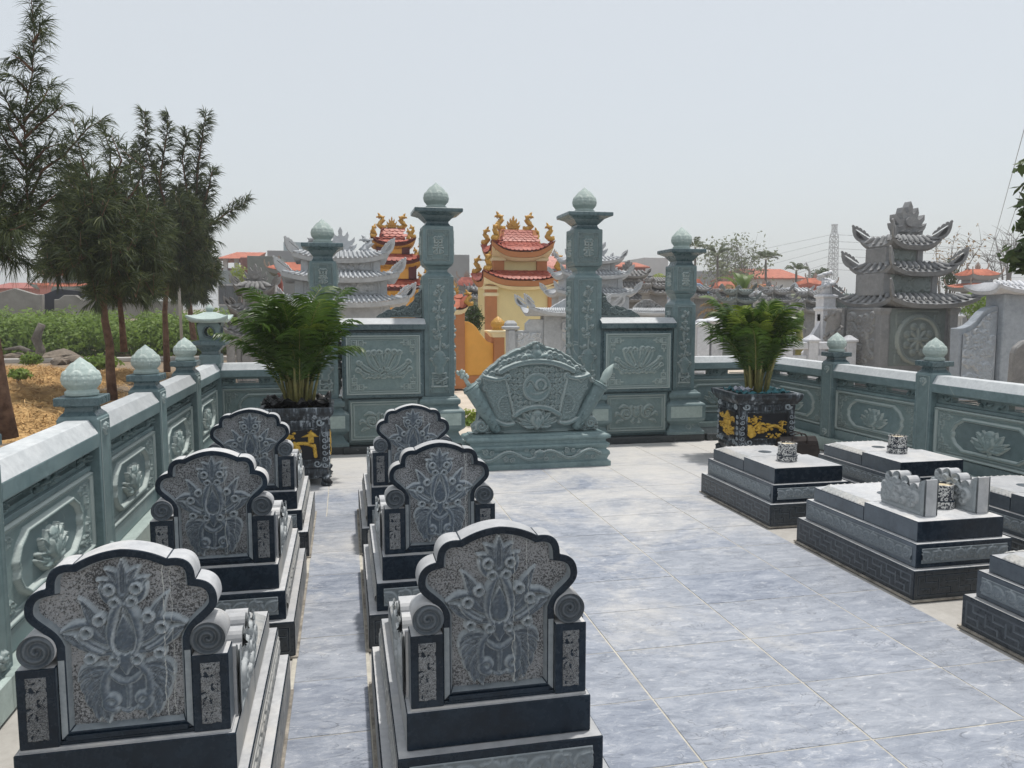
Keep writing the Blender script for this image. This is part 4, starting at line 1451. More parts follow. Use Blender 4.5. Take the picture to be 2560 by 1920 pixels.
def grave(x, y, label, headed=True):
    t = tag(empty('grave', (x, y, 0)), label, 'grave', 'graves with a carved headstone' if headed else 'graves still without a headstone')
    ks, fs_ = (KEYD, FRD) if headed else (KEYS, FRS)
    a = link('base_tier', B1D if headed else B1, t)
    link('key_fret', KEYF, a, (0, -.0012, 0))
    link('key_fret', ks, a, (-GW / 2 - .0012, GD / 2, 0), (0, 0, -math.pi / 2))
    link('key_fret', ks, a, (GW / 2 + .0012, GD / 2, 0), (0, 0, math.pi / 2))
    b = link('frieze_tier', B2D if headed else B2, t)
    link('frieze', FRF, b, (0, INS - .0012, 0))
    link('frieze', fs_, b, (-GW / 2 + INS - .0012, GD / 2, 0), (0, 0, -math.pi / 2))
    link('frieze', fs_, b, (GW / 2 - INS + .0012, GD / 2, 0), (0, 0, math.pi / 2))
    MB().box(-GW / 2 - .012, GW / 2 + .012, -.012, GD + .012, -.004, .005).build('mortar_bed', M['mortar'], t)
    s = link('slab', SLABD if headed else SLAB, t)
    tl = math.atan2(dz, e)
    for sg in (-1, 1):
        link('petal_border', PETS, s, (sg * (SW / 2 - .004), (NOTCH + SY1 - .05) / 2, T3 - dz + .003), (-(math.pi / 2 - tl), 0, sg * math.pi / 2))
    link('petal_border', PETB, s, (0, SY1 - .004, T3 - dz + .003), (-(math.pi / 2 - tl), 0, math.pi))
    MB().lathe([(.047, T3 - .004), (.047, T3 + .0015)], 28, 0, .625).build('socket', M['volute'], s)
    if headed:
        h = link('headstone', HEAD, t, (0, SY0 + .018, T3 + .0005))
        link('carving', HREL, h, (0, .0208, 0))
        f = MB().box(-.1505, .1505, -.004, TH, 0, .0165).box(-.1375, .1375, -.008, -.0041, .0165, .030)
        f.build('footing', M['dark'], h, .002)
        for sg in (-1, 1):
            link('volute', VOL, h, (sg * .190, -.005, .2440), (0, 0, 0), (sg, 1, 1))
            p = link('pedestal', PED, t, (sg * .1935, SY0 + .006, T3 + .008))
            link('inset', INSET, p, (0, -.0015, 0))
            arm(t, sg * .212 + .031, SY0 + .085, T3 + .0005)
        MB().box(-.238, .238, SY0 + .008, SY0 + .09, T3 + .0002, T3 + .0075).build('bed_joint', M['sawn'], t)
    return t


AX, BX, CX1, CX2 = -.530, .388, 2.985, 3.925
ROWS = (1.885, 3.195, 4.505)
grave(AX, ROWS[0], 'grave with carved headstone nearest the camera, beside the left fence')
grave(AX, ROWS[1], 'grave with carved headstone beside the left fence, middle one of three')
grave(AX, ROWS[2], 'grave with carved headstone just before the left palm pot')
grave(BX, ROWS[0], 'grave with large carved headstone nearest the camera, beside the open tiled floor')
grave(BX, ROWS[1], 'grave with carved headstone beside the open tiled floor, second of the row')
grave(BX, ROWS[2], 'grave with carved headstone nearest the gate, last of the inner row')
grave(CX1, ROWS[0], 'low stepped grave cut off by the lower right corner', False)
grave(CX1, ROWS[1], 'low stepped grave with two carved arm pieces standing on its slab', False)
grave(CX1, ROWS[2], 'low stepped grave with a burner, in front of the black and gold planter', False)
grave(CX2, ROWS[1], 'low stepped grave cut off by the right edge, along the right fence', False)
grave(CX2, ROWS[2], 'low stepped grave with a dark burner, along the right fence', False)

for sx, lab in ((2.900, 'left one of two carved stone arm pieces standing on a grave slab'), (3.205, 'right one of two carved stone arm pieces standing on a grave slab')):
    t = tag(empty('arm_piece', (sx, 3.335, T3)), lab, 'carving', 'loose carved arm pieces')
    arm(t, 0, 0, .0008)


def burner_mat():
    m, nt, b = newmat('burner_blue_white')
    co = coords(nt)
    n = noise(nt, co, 60, 4, .65, 1.4)
    nt.links.new(ramp(nt, n, [(.49, (.015, .02, .035)), (.53, (.62, .62, .60))]), b.inputs['Base Color'])
    b.inputs['Roughness'].default_value = .3
    return m


M['burner'] = burner_mat()
M['ash'] = plain('ash', (.55, .47, .33), .95, .2, 50)
for x, y, lab in ((2.962, 4.80, 'patterned white incense burner on the grave before the planter'), (3.905, 4.90, 'patterned dark incense burner on the grave by the right fence'), (3.065, 3.50, 'incense burner half hidden between the two carved arm pieces')):
    t = tag(empty('incense_burner', (x, y, T3 + .001)), lab, 'burner', 'incense burners')
    MB().lathe([(.066, 0), (.068, .006), (.068, .036), (.064, .042), (.062, .046), (.062, .118), (.064, .122), (.058, .124), (.056, .110)], 36).build('bowl', M['burner'], t, smooth=False)
    MB().lathe([(.0555, .104), (.0555, .113)], 28).build('ash', M['ash'], t)
    MB().lathe([(.0685, .037), (.0695, .040), (.0685, .043)], 36).build('ring', M['dark'], t)
# ================================================================== planters with areca palms
def pot_mat():
    m, nt, b = newmat('planter_black_brushed')
    co = coords(nt)
    st = node(nt, 'ShaderNodeMapping', {'Vector': co, 'Scale': (1, 1, .16)}).outputs[0]
    n = noise(nt, st, 42, 5, .7)
    n2 = noise(nt, co, 9, 4, .6)
    f = node(nt, 'ShaderNodeMath', {0: n, 1: n2}, operation='MULTIPLY').outputs[0]
    nt.links.new(ramp(nt, f, [(.20, (.008, .010, .014)), (.30, (.06, .075, .09)), (.38, (.38, .42, .46))]), b.inputs['Base Color'])
    b.inputs['Roughness'].default_value = .45
    nt.links.new(node(nt, 'ShaderNodeBump', {'Height': n, 'Strength': .5, 'Distance': .004}).outputs[0], b.inputs['Normal'])
    return m


def gold_mat():
    """relief panel: gold paint on what stands out of the black ground"""
    m, nt, b = newmat('planter_gold_relief')
    a = node(nt, 'ShaderNodeVertexColor', layer_name='col')
    sep = node(nt, 'ShaderNodeSeparateColor', {0: a.outputs[0]})
    co = coords(nt)
    gold = ramp(nt, noise(nt, co, 30, 4, .7), [(.3, (.34, .18, .012)), (.7, (.78, .50, .07))])
    nt.links.new(mixc(nt, sep.outputs[1], (.004, .005, .010), gold), b.inputs['Base Color'])
    b.inputs['Roughness'].default_value = .4
    return m


M['pot'], M['gold_panel'] = pot_mat(), gold_mat()
M['swirl'] = plain('planter_swirl_pale', (.30, .34, .37), .5, .3, 30)
M['soil'] = plain('black_plastic', (.006, .006, .007), .3, .4, 20, bump=.6, bscale=30)
M['bluecloth'] = plain('blue_green_cloth', (.02, .13, .15), .7, .5, 25, c2=(.06, .22, .26))
M['whitecloth'] = plain('white_cloth', (.62, .62, .72), .8, .1, 10)


def scene_rel(seed, kind):
    rs = np.random.default_rng(seed)
    r = Rel(-.165, .165, 0, .225, .003)
    blob = lambda x, z, q, k=7: [r.dome(x + rs.uniform(-q, q), z + rs.uniform(-q * .6, q * .6), q * rs.uniform(.16, .34), q * rs.uniform(.10, .22), .012, False) for _ in range(int(k * 1.9))]
    if kind == 0:                                    # rocks, bridge, trees and a hut
        for i in range(9): r.dome(-.03 + rs.uniform(-.035, .035), .04 + i * .008, .035 - i * .002, .03, .012, False)
        r.stroke(bez((-.03, .11), (.06, .135), (.125, .09)), [.012, .013, .012], .012, False); r.stroke([(.125, .1), (.135, .02)], .014, .011, False)
        r.stroke([(-.05, .11), (-.055, .17)], .005, .012, False); blob(-.05, .18, .05, 8); blob(-.11, .15, .03, 5)
        r.plate([(.03, .165), (.16, .165), (.125, .195), (.10, .215), (.085, .19)], .012); r.rect(.08, .125, .12, .168, .012)
        blob(-.13, .10, .03, 6); r.stroke([(-.15, .01), (0, .01)], .010, .01, False); blob(-.14, .05, .03, 6); blob(.10, .205, .02, 4)
    elif kind == 1:                                  # pavilion on rocks
        r.plate([(-.09, .135), (.10, .135), (.06, .165), (.02, .19), (.0, .215), (-.02, .19), (-.055, .165)], .013)
        for x in (-.06, -.03, 0, .03, .06): r.rect(x - .007, x + .007, .085, .135, .011)
        r.plate([(-.11, .075), (.11, .075), (.09, .09), (-.09, .09)], .012)
        blob(-.13, .16, .035, 10); blob(.12, .15, .04, 10); blob(-.12, .08, .04, 10); blob(.10, .05, .05, 14); blob(-.03, .045, .05, 10); blob(.02, .02, .08, 12)
    else:                                            # tree, bridge and shore
        blob(-.12, .15, .045, 9); blob(-.08, .175, .035, 7); r.stroke(bez((-.13, .02), (-.12, .1), (-.06, .14)), [.018, .01, .005], .012, False)
        for i in range(8): r.dome(-.13 + rs.uniform(-.03, .03), .03 + i * .01, .035, .02, .012, False)
        blob(-.03, .09, .06, 12); r.stroke(bez((0, .12), (.05, .105), (.09, .11)), .006, .010, False)
        r.stroke(bez((.0, .085), (.06, .135), (.13, .07)), [.008, .014, .010], .012, False); blob(.13, .13, .03, 8); blob(.06, .015, .05, 8); blob(.13, .06, .03, 6)
        r.stroke([(.12, .06), (.13, .14)], .008, .011, False); blob(-.02, .05, .06, 8)
    r.h += .0012 * r.o * np.sin(r.X * 260) * np.sin(r.Z * 300)
    return r.mesh('gold_panel', M['gold_panel'])


def swirl(sg, q, r_):
    p = spiral(0, 0, q, 1.2, 0 if sg > 0 else math.pi, -sg, .25)
    return MB().tube([(u, 0, v) for u, v in p], [r_] * len(p), 6).mesh('scroll', M['swirl'], smooth=True)


SWIRL = {sg: (swirl(sg, .021, .0045), swirl(sg, .030, .006), swirl(sg, .030, .008)) for sg in (-1, 1)}


def scrolls(t, d_, a):
    """pale scrolls up both edges of one planter side"""
    dx, dy = math.sin(a), -math.cos(a)
    for sg in (-1, 1):
        for u, v, k in [(.208, .17 + .05 * i, 0) for i in range(6)] + [(.15, .185, 1), (.175, .515, 2)]:
            link('scroll', SWIRL[sg][k], t, (d_ * dx + sg * u * math.cos(a), d_ * dy + sg * u * math.sin(a), v), (0, 0, a))


def planter(x, y, rz, label, kinds):
    t = tag(empty('planter', (x, y, 0), rz), label, 'planter', 'square planters with gold relief')
    MB().sq([(.235, .145), (.247, .152), (.240, .170), (.232, .176), (.236, .45), (.240, .525), (.236, .535)]).build('body', M['pot'], t, .003)
    MB().sq([(.205, .055), (.225, .075), (.232, .115), (.226, .144)]).build('plinth', M['pot'], t, .004)
    MB().sq([(.243, .535), (.249, .540), (.262, .560), (.276, .580), (.283, .600), (.285, .628), (.281, .635)], caps=False).sq([(.281, .6351), (.245, .635), (.240, .595)], caps=False).build('rim', M['pot'], t, .0)
    for sx in (-1, 1):
        for sy in (-1, 1):
            f = MB().tube([(sx * .20, sy * .20, .085), (sx * .222, sy * .222, .06), (sx * .222, sy * .222, .035), (sx * .205, sy * .205, .002)], [.03, .042, .045, .036], 12)
            f.build('foot', M['pot'], t, smooth=True)
    for i, (a, k) in enumerate(zip((0, -math.pi / 2, math.pi / 2, math.pi), kinds)):
        d_ = .2385
        dx, dy = math.sin(a), -math.cos(a)
        link('gold_panel', scene_cache[k], t, (d_ * dx, d_ * dy, .222), (R(-.6), 0, a), (1.02, 1, 1.08))
        if i < 3: scrolls(t, d_ + .004, a)
        fr_ = MB().box(-.176, .176, -.012, 0, .455 + .008, .470).box(-.176, .176, -.012, 0, .207, .219).box(-.177, -.169, -.011, 0, .219, .463).box(.169, .177, -.011, 0, .219, .463)
        for u in np.arange(-.16, .17, .04): fr_.box(u, u + .025, -.006, 0, .480, .515)
        fr_.build('panel_frame', M['pot'], t, .001, loc=((d_ - .001) * dx, (d_ - .001) * dy, 0), rot=(0, 0, a))
    return t


scene_cache = {k: scene_rel(40 + k, k) for k in (0, 1, 2)}
planter(-.375, 6.56, 0, 'black planter with gold relief behind the left rows of headstones', (0, 1, 2, 1))
planter(3.805, 6.735, R(-6), 'black planter with gold relief panels in the right corner of the court', (2, 1, 0, 1)).scale = (1.12, 1.12, 1.0)


def rag(name, mat, parent, R0, z, amp, seed, n=44, ex=1.0):
    """crumpled sheet filling the top of a planter"""
    rs = np.random.default_rng(seed)
    u = np.linspace(-1, 1, n)
    X, Y = np.meshgrid(u, u)
    h = rs.random((n, n))
    for _ in range(3): h = (h + np.roll(h, 1, 0) + np.roll(h, -1, 0) + np.roll(h, 1, 1) + np.roll(h, -1, 1)) / 5
    h = (h - h.mean()) / h.std()
    edge = np.maximum(np.abs(X), np.abs(Y))
    Z = z + amp * h * .5 + .03 * np.exp(-((edge - .93) / .10) ** 2) * ex
    V = np.stack([X * R0, Y * R0 * .98, Z], -1).reshape(-1, 3)
    I = np.arange(n * n).reshape(n, n)
    F = np.stack([I[:-1, :-1], I[:-1, 1:], I[1:, 1:], I[1:, :-1]], -1).reshape(-1, 4)
    return link(name, np_mesh(name, V, F, mat, True), parent)


lf = leafmat('areca_leaf', (.016, .046, .007), (.075, .135, .018), .36, .22)
lf2 = leafmat('areca_leaf_young', (.06, .11, .014), (.20, .26, .04), .36, .28)
M['palm_leaf'], M['palm_leaf2'] = lf, lf2
M['palm_stem'] = plain('areca_stem', (.16, .17, .05), .55, .35, 14, c2=(.30, .26, .09))


def frond_mesh(name, seed, mats, Lr=.95, nl=34, leaf=.30, droop=.7, lean=.55, ws=1.0):
    """one feather leaf: stalk in the x-z plane growing up and arching to +x, leaflets on both sides"""
    rs = np.random.default_rng(seed)
    t = np.linspace(0, 1, 24)
    ang = lean * .35 + lean * 1.0 * t ** 1.6 + droop * t ** 3                  # lean from the vertical
    ds = Lr / 23
    x = np.concatenate([[0], np.cumsum(np.sin(ang[:-1]) * ds)]); z = np.concatenate([[0], np.cumsum(np.cos(ang[:-1]) * ds)])
    V, F, m = [], [], []
    b = MB().tube([(x[i], 0, z[i]) for i in range(0, 24, 2)] + [(x[-1], 0, z[-1])], list(np.linspace(.008, .0015, 13)), 5, 1)
    V += b.v; F += b.f; m += [1] * len(b.f)
    for k in range(nl):
        q = .30 + .69 * (k / (nl - 1))
        i = q * 23
        px, pz = np.interp(i, range(24), x), np.interp(i, range(24), z)
        a = np.interp(i, range(24), ang)
        tx, tz = math.sin(a), math.cos(a)
        nx_, nz_ = math.cos(a), -math.sin(a)                                     # underside normal
        L_ = leaf * (math.sin(math.pi * min(1, (q - .22) / .95)) ** .6) * rs.uniform(.9, 1.08)
        for sg in (-1, 1):
            sw = rs.uniform(.62, .88)                                            # forward sweep
            lift = rs.uniform(.15, .42)
            pts = []
            for s_ in np.linspace(0, 1, 5):
                out = L_ * s_ * math.cos(sw)
                fwd = L_ * s_ * math.sin(sw) * (1 - .15 * s_)
                upw = L_ * (lift * s_ - .55 * s_ * s_)
                pts.append((px + tx * fwd - nx_ * upw, sg * out, pz + tz * fwd - nz_ * upw - .10 * L_ * s_ ** 2))
            wd = (.004, .0115, .0115, .0075, .0006)
            base = len(V)
            for (qx, qy, qz), ww in zip(pts, [q_ * ws for q_ in wd]):
                V.append((qx - tx * ww, qy, qz - tz * ww)); V.append((qx + tx * ww, qy, qz + tz * ww))
            for j in range(4):
                F.append((base + 2 * j, base + 2 * j + 1, base + 2 * j + 3, base + 2 * j + 2)); m.append(0)
    me = bpy.data.meshes.new(name)
    me.from_pydata([tuple(map(float, v)) for v in V], [], F)
    for mm in mats: me.materials.append(mm)
    me.polygons.foreach_set('material_index', m)
    me.update()
    return me


FR = [frond_mesh('frond', i, [lf if i % 4 else lf2, M['palm_stem']], Lr=.86 + .06 * (i % 4), droop=.45 + .35 * (i % 3), lean=.08 + .08 * (i % 4), leaf=.235 + .02 * (i % 3), nl=30) for i in range(8)]


def palm(x, y, label, seed, n=46, sc=1.0):
    rs = np.random.default_rng(seed)
    t = tag(empty('palm', (x, y, .60)), label, 'palm', 'areca palms in the planters')
    st = MB()
    for i in range(16):
        a = rs.uniform(0, 6.28); q = rs.uniform(.02, .11)
        st.tube([(q * math.cos(a), q * math.sin(a), -.02), (q * 1.25 * math.cos(a), q * 1.25 * math.sin(a), .14), (q * 1.7 * math.cos(a), q * 1.7 * math.sin(a), .34)], [.016, .013, .008], 7)
    st.build('stems', M['palm_stem'], t, smooth=True)
    for i in range(n):
        a = i * 2.39996 + rs.uniform(-.3, .3)
        k = rs.integers(0, 8)
        tilt = rs.uniform(-.14, .10) + .30 * (i / n) ** 1.6
        s_ = sc * rs.uniform(.78, 1.12) * (1.0 - .18 * (i / n))
        q = rs.uniform(.0, .09)
        o = link('frond', FR[k], t, (q * math.cos(a), q * math.sin(a), rs.uniform(.0, .10)), (0, tilt, 0), s_)
        o.rotation_euler = Matrix.Rotation(a, 3, 'Z').to_euler() if False else (Matrix.Rotation(a, 3, 'Z') @ Matrix.Rotation(tilt, 3, 'Y') @ Matrix.Rotation(rs.uniform(-.4, .4), 3, 'Z')).to_euler()
    return t


palm(-.375, 6.58, 'bushy green palm growing in the planter left of the gate', 3, 60, .93)
palm(3.80, 6.74, 'bushy green palm growing in the planter right of the gate', 9, 58, .88)
s1 = rag('plastic_sheet', M['soil'], None, .262, .640, .030, 4, ex=1.5)
s1.location = (-.375, 6.56, 0); tag(s1, 'crumpled black plastic sheet round the left palm stems', 'sheet')
s2 = rag('cloth', M['bluecloth'], None, .235, .618, .022, 6)
s2.location = (3.805, 6.735, 0); s2.rotation_euler = (0, 0, R(-6)); tag(s2, 'crumpled blue-green cloth round the right palm stems', 'cloth')
s3 = rag('cloth', M['whitecloth'], None, .085, .640, .016, 8, 20)
s3.location = (3.655, 6.70, .004); s3.rotation_euler = (0, 0, .9); tag(s3, 'crumpled white cloth in the right planter', 'cloth')

# ================================================================== handbag by the right planter
M['leather'] = plain('dark_brown_leather', (.028, .020, .018), .42, .35, 14, bump=.3, bscale=160)
bag = tag(empty('handbag', (4.02, 6.36, 0), R(-4)), 'dark brown leather handbag leaning on the right planter', 'handbag')
MB().rect([(.185, .060, .004), (.195, .066, .02), (.192, .062, .12), (.180, .040, .21), (.176, .012, .245), (.172, .008, .250)]).build('body', M['leather'], bag, .012, seg=3)
for sx in (-1,):
    for y0 in (-.05, .05):
        MB().tube([(x_, y0 * (1 - abs(z_ - .2)), z_) for x_, z_ in ((-.07, .20), (-.072, .245), (-.05, .275), (0, .285), (.05, .275), (.072, .245), (.07, .20))], .007, 8).build('handle', M['leather'], bag, smooth=True)
MB().box(-.15, .15, -.058, -.052, .17, .18).build('seam', M['leather'], bag)
# ================================================================== shrines and temples beyond the court
M['shr'] = stone('grey_shrine_stone', (.34, .36, .385), (.52, .54, .56), 3.0, .65, carve=(.62, .63, .64), bump=.3)
M['shrd'] = stone('weathered_shrine_stone', (.15, .15, .155), (.30, .295, .29), 3.0, .8, carve=(.46, .45, .43), bump=.5)
M['shrr'] = stone('purple_grey_shrine_stone', (.155, .16, .17), (.275, .28, .285), 2.5, .7, carve=(.36, .37, .37), bump=.4)
M['shrg'] = stone('green_grey_shrine_stone', (.115, .14, .14), (.20, .235, .23), 2.5, .7, carve=(.36, .40, .38), bump=.4)
M['white'] = stone('white_carved_stone', (.47, .49, .53), (.66, .67, .70), 3.0, .6, carve=(.76, .76, .78), bump=.3)
M['bluew'] = stone('blue_grey_carved_stone', (.27, .31, .36), (.44, .48, .53), 2.5, .6, carve=(.62, .65, .68), bump=.3)
M['orange'] = plain('orange_wall_paint', (.78, .40, .085), .7, .10, 2.0)
M['terracotta'] = plain('brown_orange_paint', (.47, .20, .085), .7, .12, 3.0)
M['cream'] = plain('cream_wall_paint', (.75, .64, .34), .75, .08, 1.5)
M['creamtrim'] = plain('cream_trim_paint', (.80, .70, .46), .7, .10, 4.0)
M['maroon'] = plain('maroon_paint', (.10, .022, .024), .55, .2, 4.0)
M['redtile'] = plain('red_roof_tile', (.30, .052, .036), .5, .35, 9.0, c2=(.47, .125, .085))
M['pinktile'] = plain('pink_red_roof_tile', (.40, .085, .06), .5, .3, 9.0, c2=(.58, .20, .15))
M['underroof'] = plain('roof_underlay', (.08, .02, .02), .8, .2, 5.0)
M['gold'] = plain('ochre_gold_paint', (.50, .245, .035), .45, .4, 22.0, c2=(.72, .42, .09))
M['orangetile'] = plain('orange_roof_tile', (.38, .095, .05), .7, .3, 3.0, c2=(.55, .17, .095))


class Roof:
    """four-sided roof with upswept corners"""
    def __init__(s, cx, cy, ze, wx, wy, zt, tx, ty, lift, pw=1.35):
        s.a = (cx, cy, ze, wx, wy, zt, tx, ty, lift, pw)

    def P(s, side, u, v, off=0.0):
        cx, cy, ze, wx, wy, zt, tx, ty, lift, pw = s.a
        hx, hy = wx + (tx - wx) * v, wy + (ty - wy) * v
        fl = 1 + .05 * abs(u) ** 4 * (1 - v) * (lift > 0)
        x, y = [(u * hx, -hy), (hx, u * hy), (-u * hx, hy), (-hx, -u * hy)][side]
        z = ze + (zt - ze) * v ** pw + lift * abs(u) ** 3.2 * (1 - v) ** 1.6
        return Vector((cx + x * fl, cy + y * fl, z + off))

    def N(s, side, u, v):
        e = 1e-3
        a = s.P(side, min(u + e, 1), v) - s.P(side, max(u - e, -1), v)
        b = s.P(side, u, min(v + e, 1)) - s.P(side, u, max(v - e, 0))
        n = a.cross(b).normalized()
        return n, a.normalized(), b.normalized()

    def shell(s, name, mat, parent, nu=20, nv=6, th=.03, fascia=None, fh=.05):
        vs, fs = [], []
        for side in range(4):
            k = len(vs)
            for j in range(nv + 1):
                for i in range(nu + 1):
                    vs.append(s.P(side, -1 + 2 * i / nu, j / nv))
            for j in range(nv):
                for i in range(nu):
                    p = k + j * (nu + 1) + i
                    fs.append((p, p + 1, p + nu + 2, p + nu + 1))
        k = len(vs)
        vs += [s.P(q, -1, 1) for q in range(4)]
        fs.append((k, k + 1, k + 2, k + 3))
        o = MB().add(vs, fs).build(name, mat, parent, smooth=False)
        if fascia:
            for nm, mt, z0, z1, ins in fascia:
                b = MB()
                vs, fs = [], []
                for side in range(4):
                    k = len(vs)
                    for i in range(nu + 1):
                        p = s.P(side, -1 + 2 * i / nu, 0)
                        c = Vector((s.a[0], s.a[1], p.z))
                        d = (p - c); L_ = max(d.length, 1e-6)
                        q0 = c + d * (1 - ins[0] / L_); q1 = c + d * (1 - ins[1] / L_)
                        vs += [q0 + Vector((0, 0, z1)), q1 + Vector((0, 0, z0)), q1 * .0 + Vector((s.a[0] + (q1.x - s.a[0]) * .6, s.a[1] + (q1.y - s.a[1]) * .6, s.a[2] + z0))]
                    for i in range(nu):
                        a_ = k + 3 * i
                        fs += [(a_, a_ + 3, a_ + 4, a_ + 1), (a_ + 1, a_ + 4, a_ + 5, a_ + 2)]
                b.add(vs, fs).build(nm, mt, o, smooth=False)
        return o

    def scales(s, parent, mat, w, rows, sides=(0, 3), name='roof_tile'):
        """one rounded tile after the other, each an object"""
        me = {}
        for side in sides:
            for r in range(rows):
                v = (r + .05) / rows
                pl, pr_ = s.P(side, -1, v), s.P(side, 1, v)
                n = max(2, int((pr_ - pl).length / w))
                for i in range(n):
                    u = -1 + 2 * (i + .5 + (.5 if r % 2 else 0)) / n
                    if u > 1: continue
                    wi = (pr_ - pl).length / n
                    hgt = (s.P(side, u, min(1, v + 1.25 / rows)) - s.P(side, u, v)).length
                    nn, t, b = s.N(side, u, v)
                    key = (round(wi, 2), round(hgt, 2))
                    if key not in me:
                        a, h = wi * .52, hgt
                        pts = [(-a, h), (-a, h * .45), (-a * .8, h * .18), (-a * .35, .0), (a * .35, .0), (a * .8, h * .18), (a, h * .45), (a, h)]
                        vs = [(x, y, 0) for x, y in pts] + [(x * .97, y, .016) for x, y in pts]
                        q = len(pts)
                        fs = [tuple(range(q, 2 * q))] + [(k, (k + 1) % q, q + (k + 1) % q, q + k) for k in range(q)]
                        mb = MB().add(vs, fs)
                        me[key] = mb.mesh(name, mat)
                    o = link(name, me[key], parent)
                    p = s.P(side, u, v)
                    tilt = Matrix.Rotation(-.10, 4, 'X')
                    o.matrix_local = Matrix.Translation(p + nn * (.010 + .003 * (i % 2))) @ Matrix((t, b, nn)).transposed().to_4x4() @ tilt

    def rolls(s, parent, mat, n, side, rad, single=False, name='roof_roll', v1=.97):
        mb = MB()
        for i in range(n):
            u = -1 + 2 * (i + .5) / n
            pts = [s.P(side, u * (1 - .0 * v), v, rad * .35) for v in np.linspace(-.03, v1, 6)]
            if single: MB().tube(pts, rad, 6).build(name, mat, parent, smooth=True)
            else: mb.tube(pts, rad, 6)
        if not single: tag(mb.build(name, mat, parent, smooth=True), kind='stuff')


def curl(name, mat, th=.03):
    """upswept corner horn: a crescent with a knob and cloud teeth, unit size about 1 x 1 in the x-z plane, root at the origin"""
    o = [(0, 0)] + [tuple(p) for p in bez((0, 0), (.55, -.05), (.80, .25), (.86, .80), n=10)][1:] + [(.84, .95), (.92, 1.02), (.98, .95), (1.06, 1.0), (1.02, .86)]
    o += [tuple(p) for p in bez((1.02, .86), (1.12, .30), (.80, -.20), (.20, -.25), n=10)][1:] + [(0, -.22)]
    return MB().prism(o, -th / 2, th / 2, 'y').mesh(name, mat, .0)


def cloudhorn(name, mat, th=.05):
    """stone roof horn with a run of cloud teeth bridging to the ridge"""
    low = [tuple(p) for p in bez((0, -.16), (.55, -.20), (.98, -.05), (1.02, .72), n=12)]
    top = [(1.05, .85), (.98, .92), (.90, .86), (.86, .78), (.80, .84), (.70, .80), (.66, .70), (.60, .74), (.50, .66), (.44, .54), (.38, .60), (.30, .50), (.26, .40), (.18, .38), (.06, .22)]
    hole = [tuple(p) for p in bez((.06, .16), (.35, .34), (.55, .52), (.72, .60), n=8)] + [tuple(p) for p in bez((.78, .58), (.86, .30), (.72, .06), (.30, .02), n=8)]
    b = MB()
    b.prism(low + [(.88, .70)] + hole[::-1][0:8] + [(0, .02)], -th / 2, th / 2, 'y')
    b.prism(top[::-1] + [(.88, .70)][:0] + [tuple(p) for p in bez((.90, .72), (.62, .58), (.06, .16), n=6)][::-1][0:0] + [(1.0, .70), (.74, .62), (.50, .46), (.30, .30), (.06, .16)], -th / 2.2, th / 2.2, 'y')
    return b.mesh(name, mat, .0)


def flame(name, mat, th=.06, tongues=7, disc=True):
    """flame crest about 1 wide and 1.25 high"""
    hf = [(0, 1.25), (.075, 1.04), (.06, .84), (.10, .78), (.17, .84), (.25, 1.02), (.29, .82), (.24, .60), (.30, .56), (.38, .60), (.49, .76), (.49, .56), (.39, .36), (.46, .34), (.57, .44), (.53, .26), (.46, .14), (.44, 0)]
    o = [(-x, z) for x, z in hf[::-1]] + hf[1:]
    b = MB().prism(o, -th / 2, th / 2, 'y')
    if disc:
        for k in (0,):
            pr_ = [(.19 * math.cos(a), .48 + .19 * math.sin(a)) for a in np.linspace(0, 6.283, 20, endpoint=False)]
            b.prism(pr_, -th * .8, th * .8, 'y')
    for sg in (-1, 1):
        for k, (x, z, q) in enumerate(((.30, .12, .10), (.14, .10, .09), (.36, .30, .07))):
            b.tube([(sg * x - q * .7, -th * .6, z - q * .3), (sg * x, -th * .9, z), (sg * x + q * .7, -th * .6, z + q * .3)], [.02, q * .5, .02], 6)
    return b.mesh(name, mat, .0)


def dragon(name, mat):
    """small S-shaped roof dragon about 1 high facing +x"""
    b = MB()
    b.tube([(-.35, 0, .05), (-.05, 0, .06), (.12, 0, .20), (.02, 0, .42), (-.12, 0, .56), (-.08, 0, .76), (.10, 0, .84), (.22, 0, .78)], [.12, .19, .20, .17, .15, .14, .12, .06], 8)
    for p, q in (((.08, 0, .86), (.22, 0, 1.08)), ((-.10, 0, .70), (-.26, 0, .86)), ((-.14, 0, .50), (-.30, 0, .56)), ((.16, 0, .25), (.34, 0, .20)), ((-.2, 0, .10), (-.40, 0, .18)), ((.2, 0, .78), (.32, 0, .72))):
        m_ = tuple((a + c) / 2 + (.05 if i == 2 else 0) for i, (a, c) in enumerate(zip(p, q)))
        b.tube([p, m_, q], [.09, .065, .01], 6)
    for i in range(6):
        a = i * 1.1
        b.tube([(.1 * math.cos(a), -.05, .12 + .11 * i), (.1 * math.cos(a) + .06, -.12, .16 + .11 * i), (.1 * math.cos(a) + .1, -.05, .22 + .11 * i)], [.01, .045, .01], 5)
    return b.mesh(name, mat, smooth=True)


G_DRAGON = dragon('dragon_ornament', M['gold'])
G_FLAME = flame('flame_ornament', M['gold'], .16)


def shrine_horns(parent, roof, me, sc, sides=None):
    cx, cy = roof.a[0], roof.a[1]
    for side in range(4):
        p = roof.P(side, -1, 0)
        d = Vector((p.x - cx, p.y - cy, 0)).normalized()
        rz = math.atan2(d.y, d.x)
        link('roof_horn', me, parent, p - d * sc * .62 - Vector((0, 0, .02 * sc)), (0, 0, rz), sc)


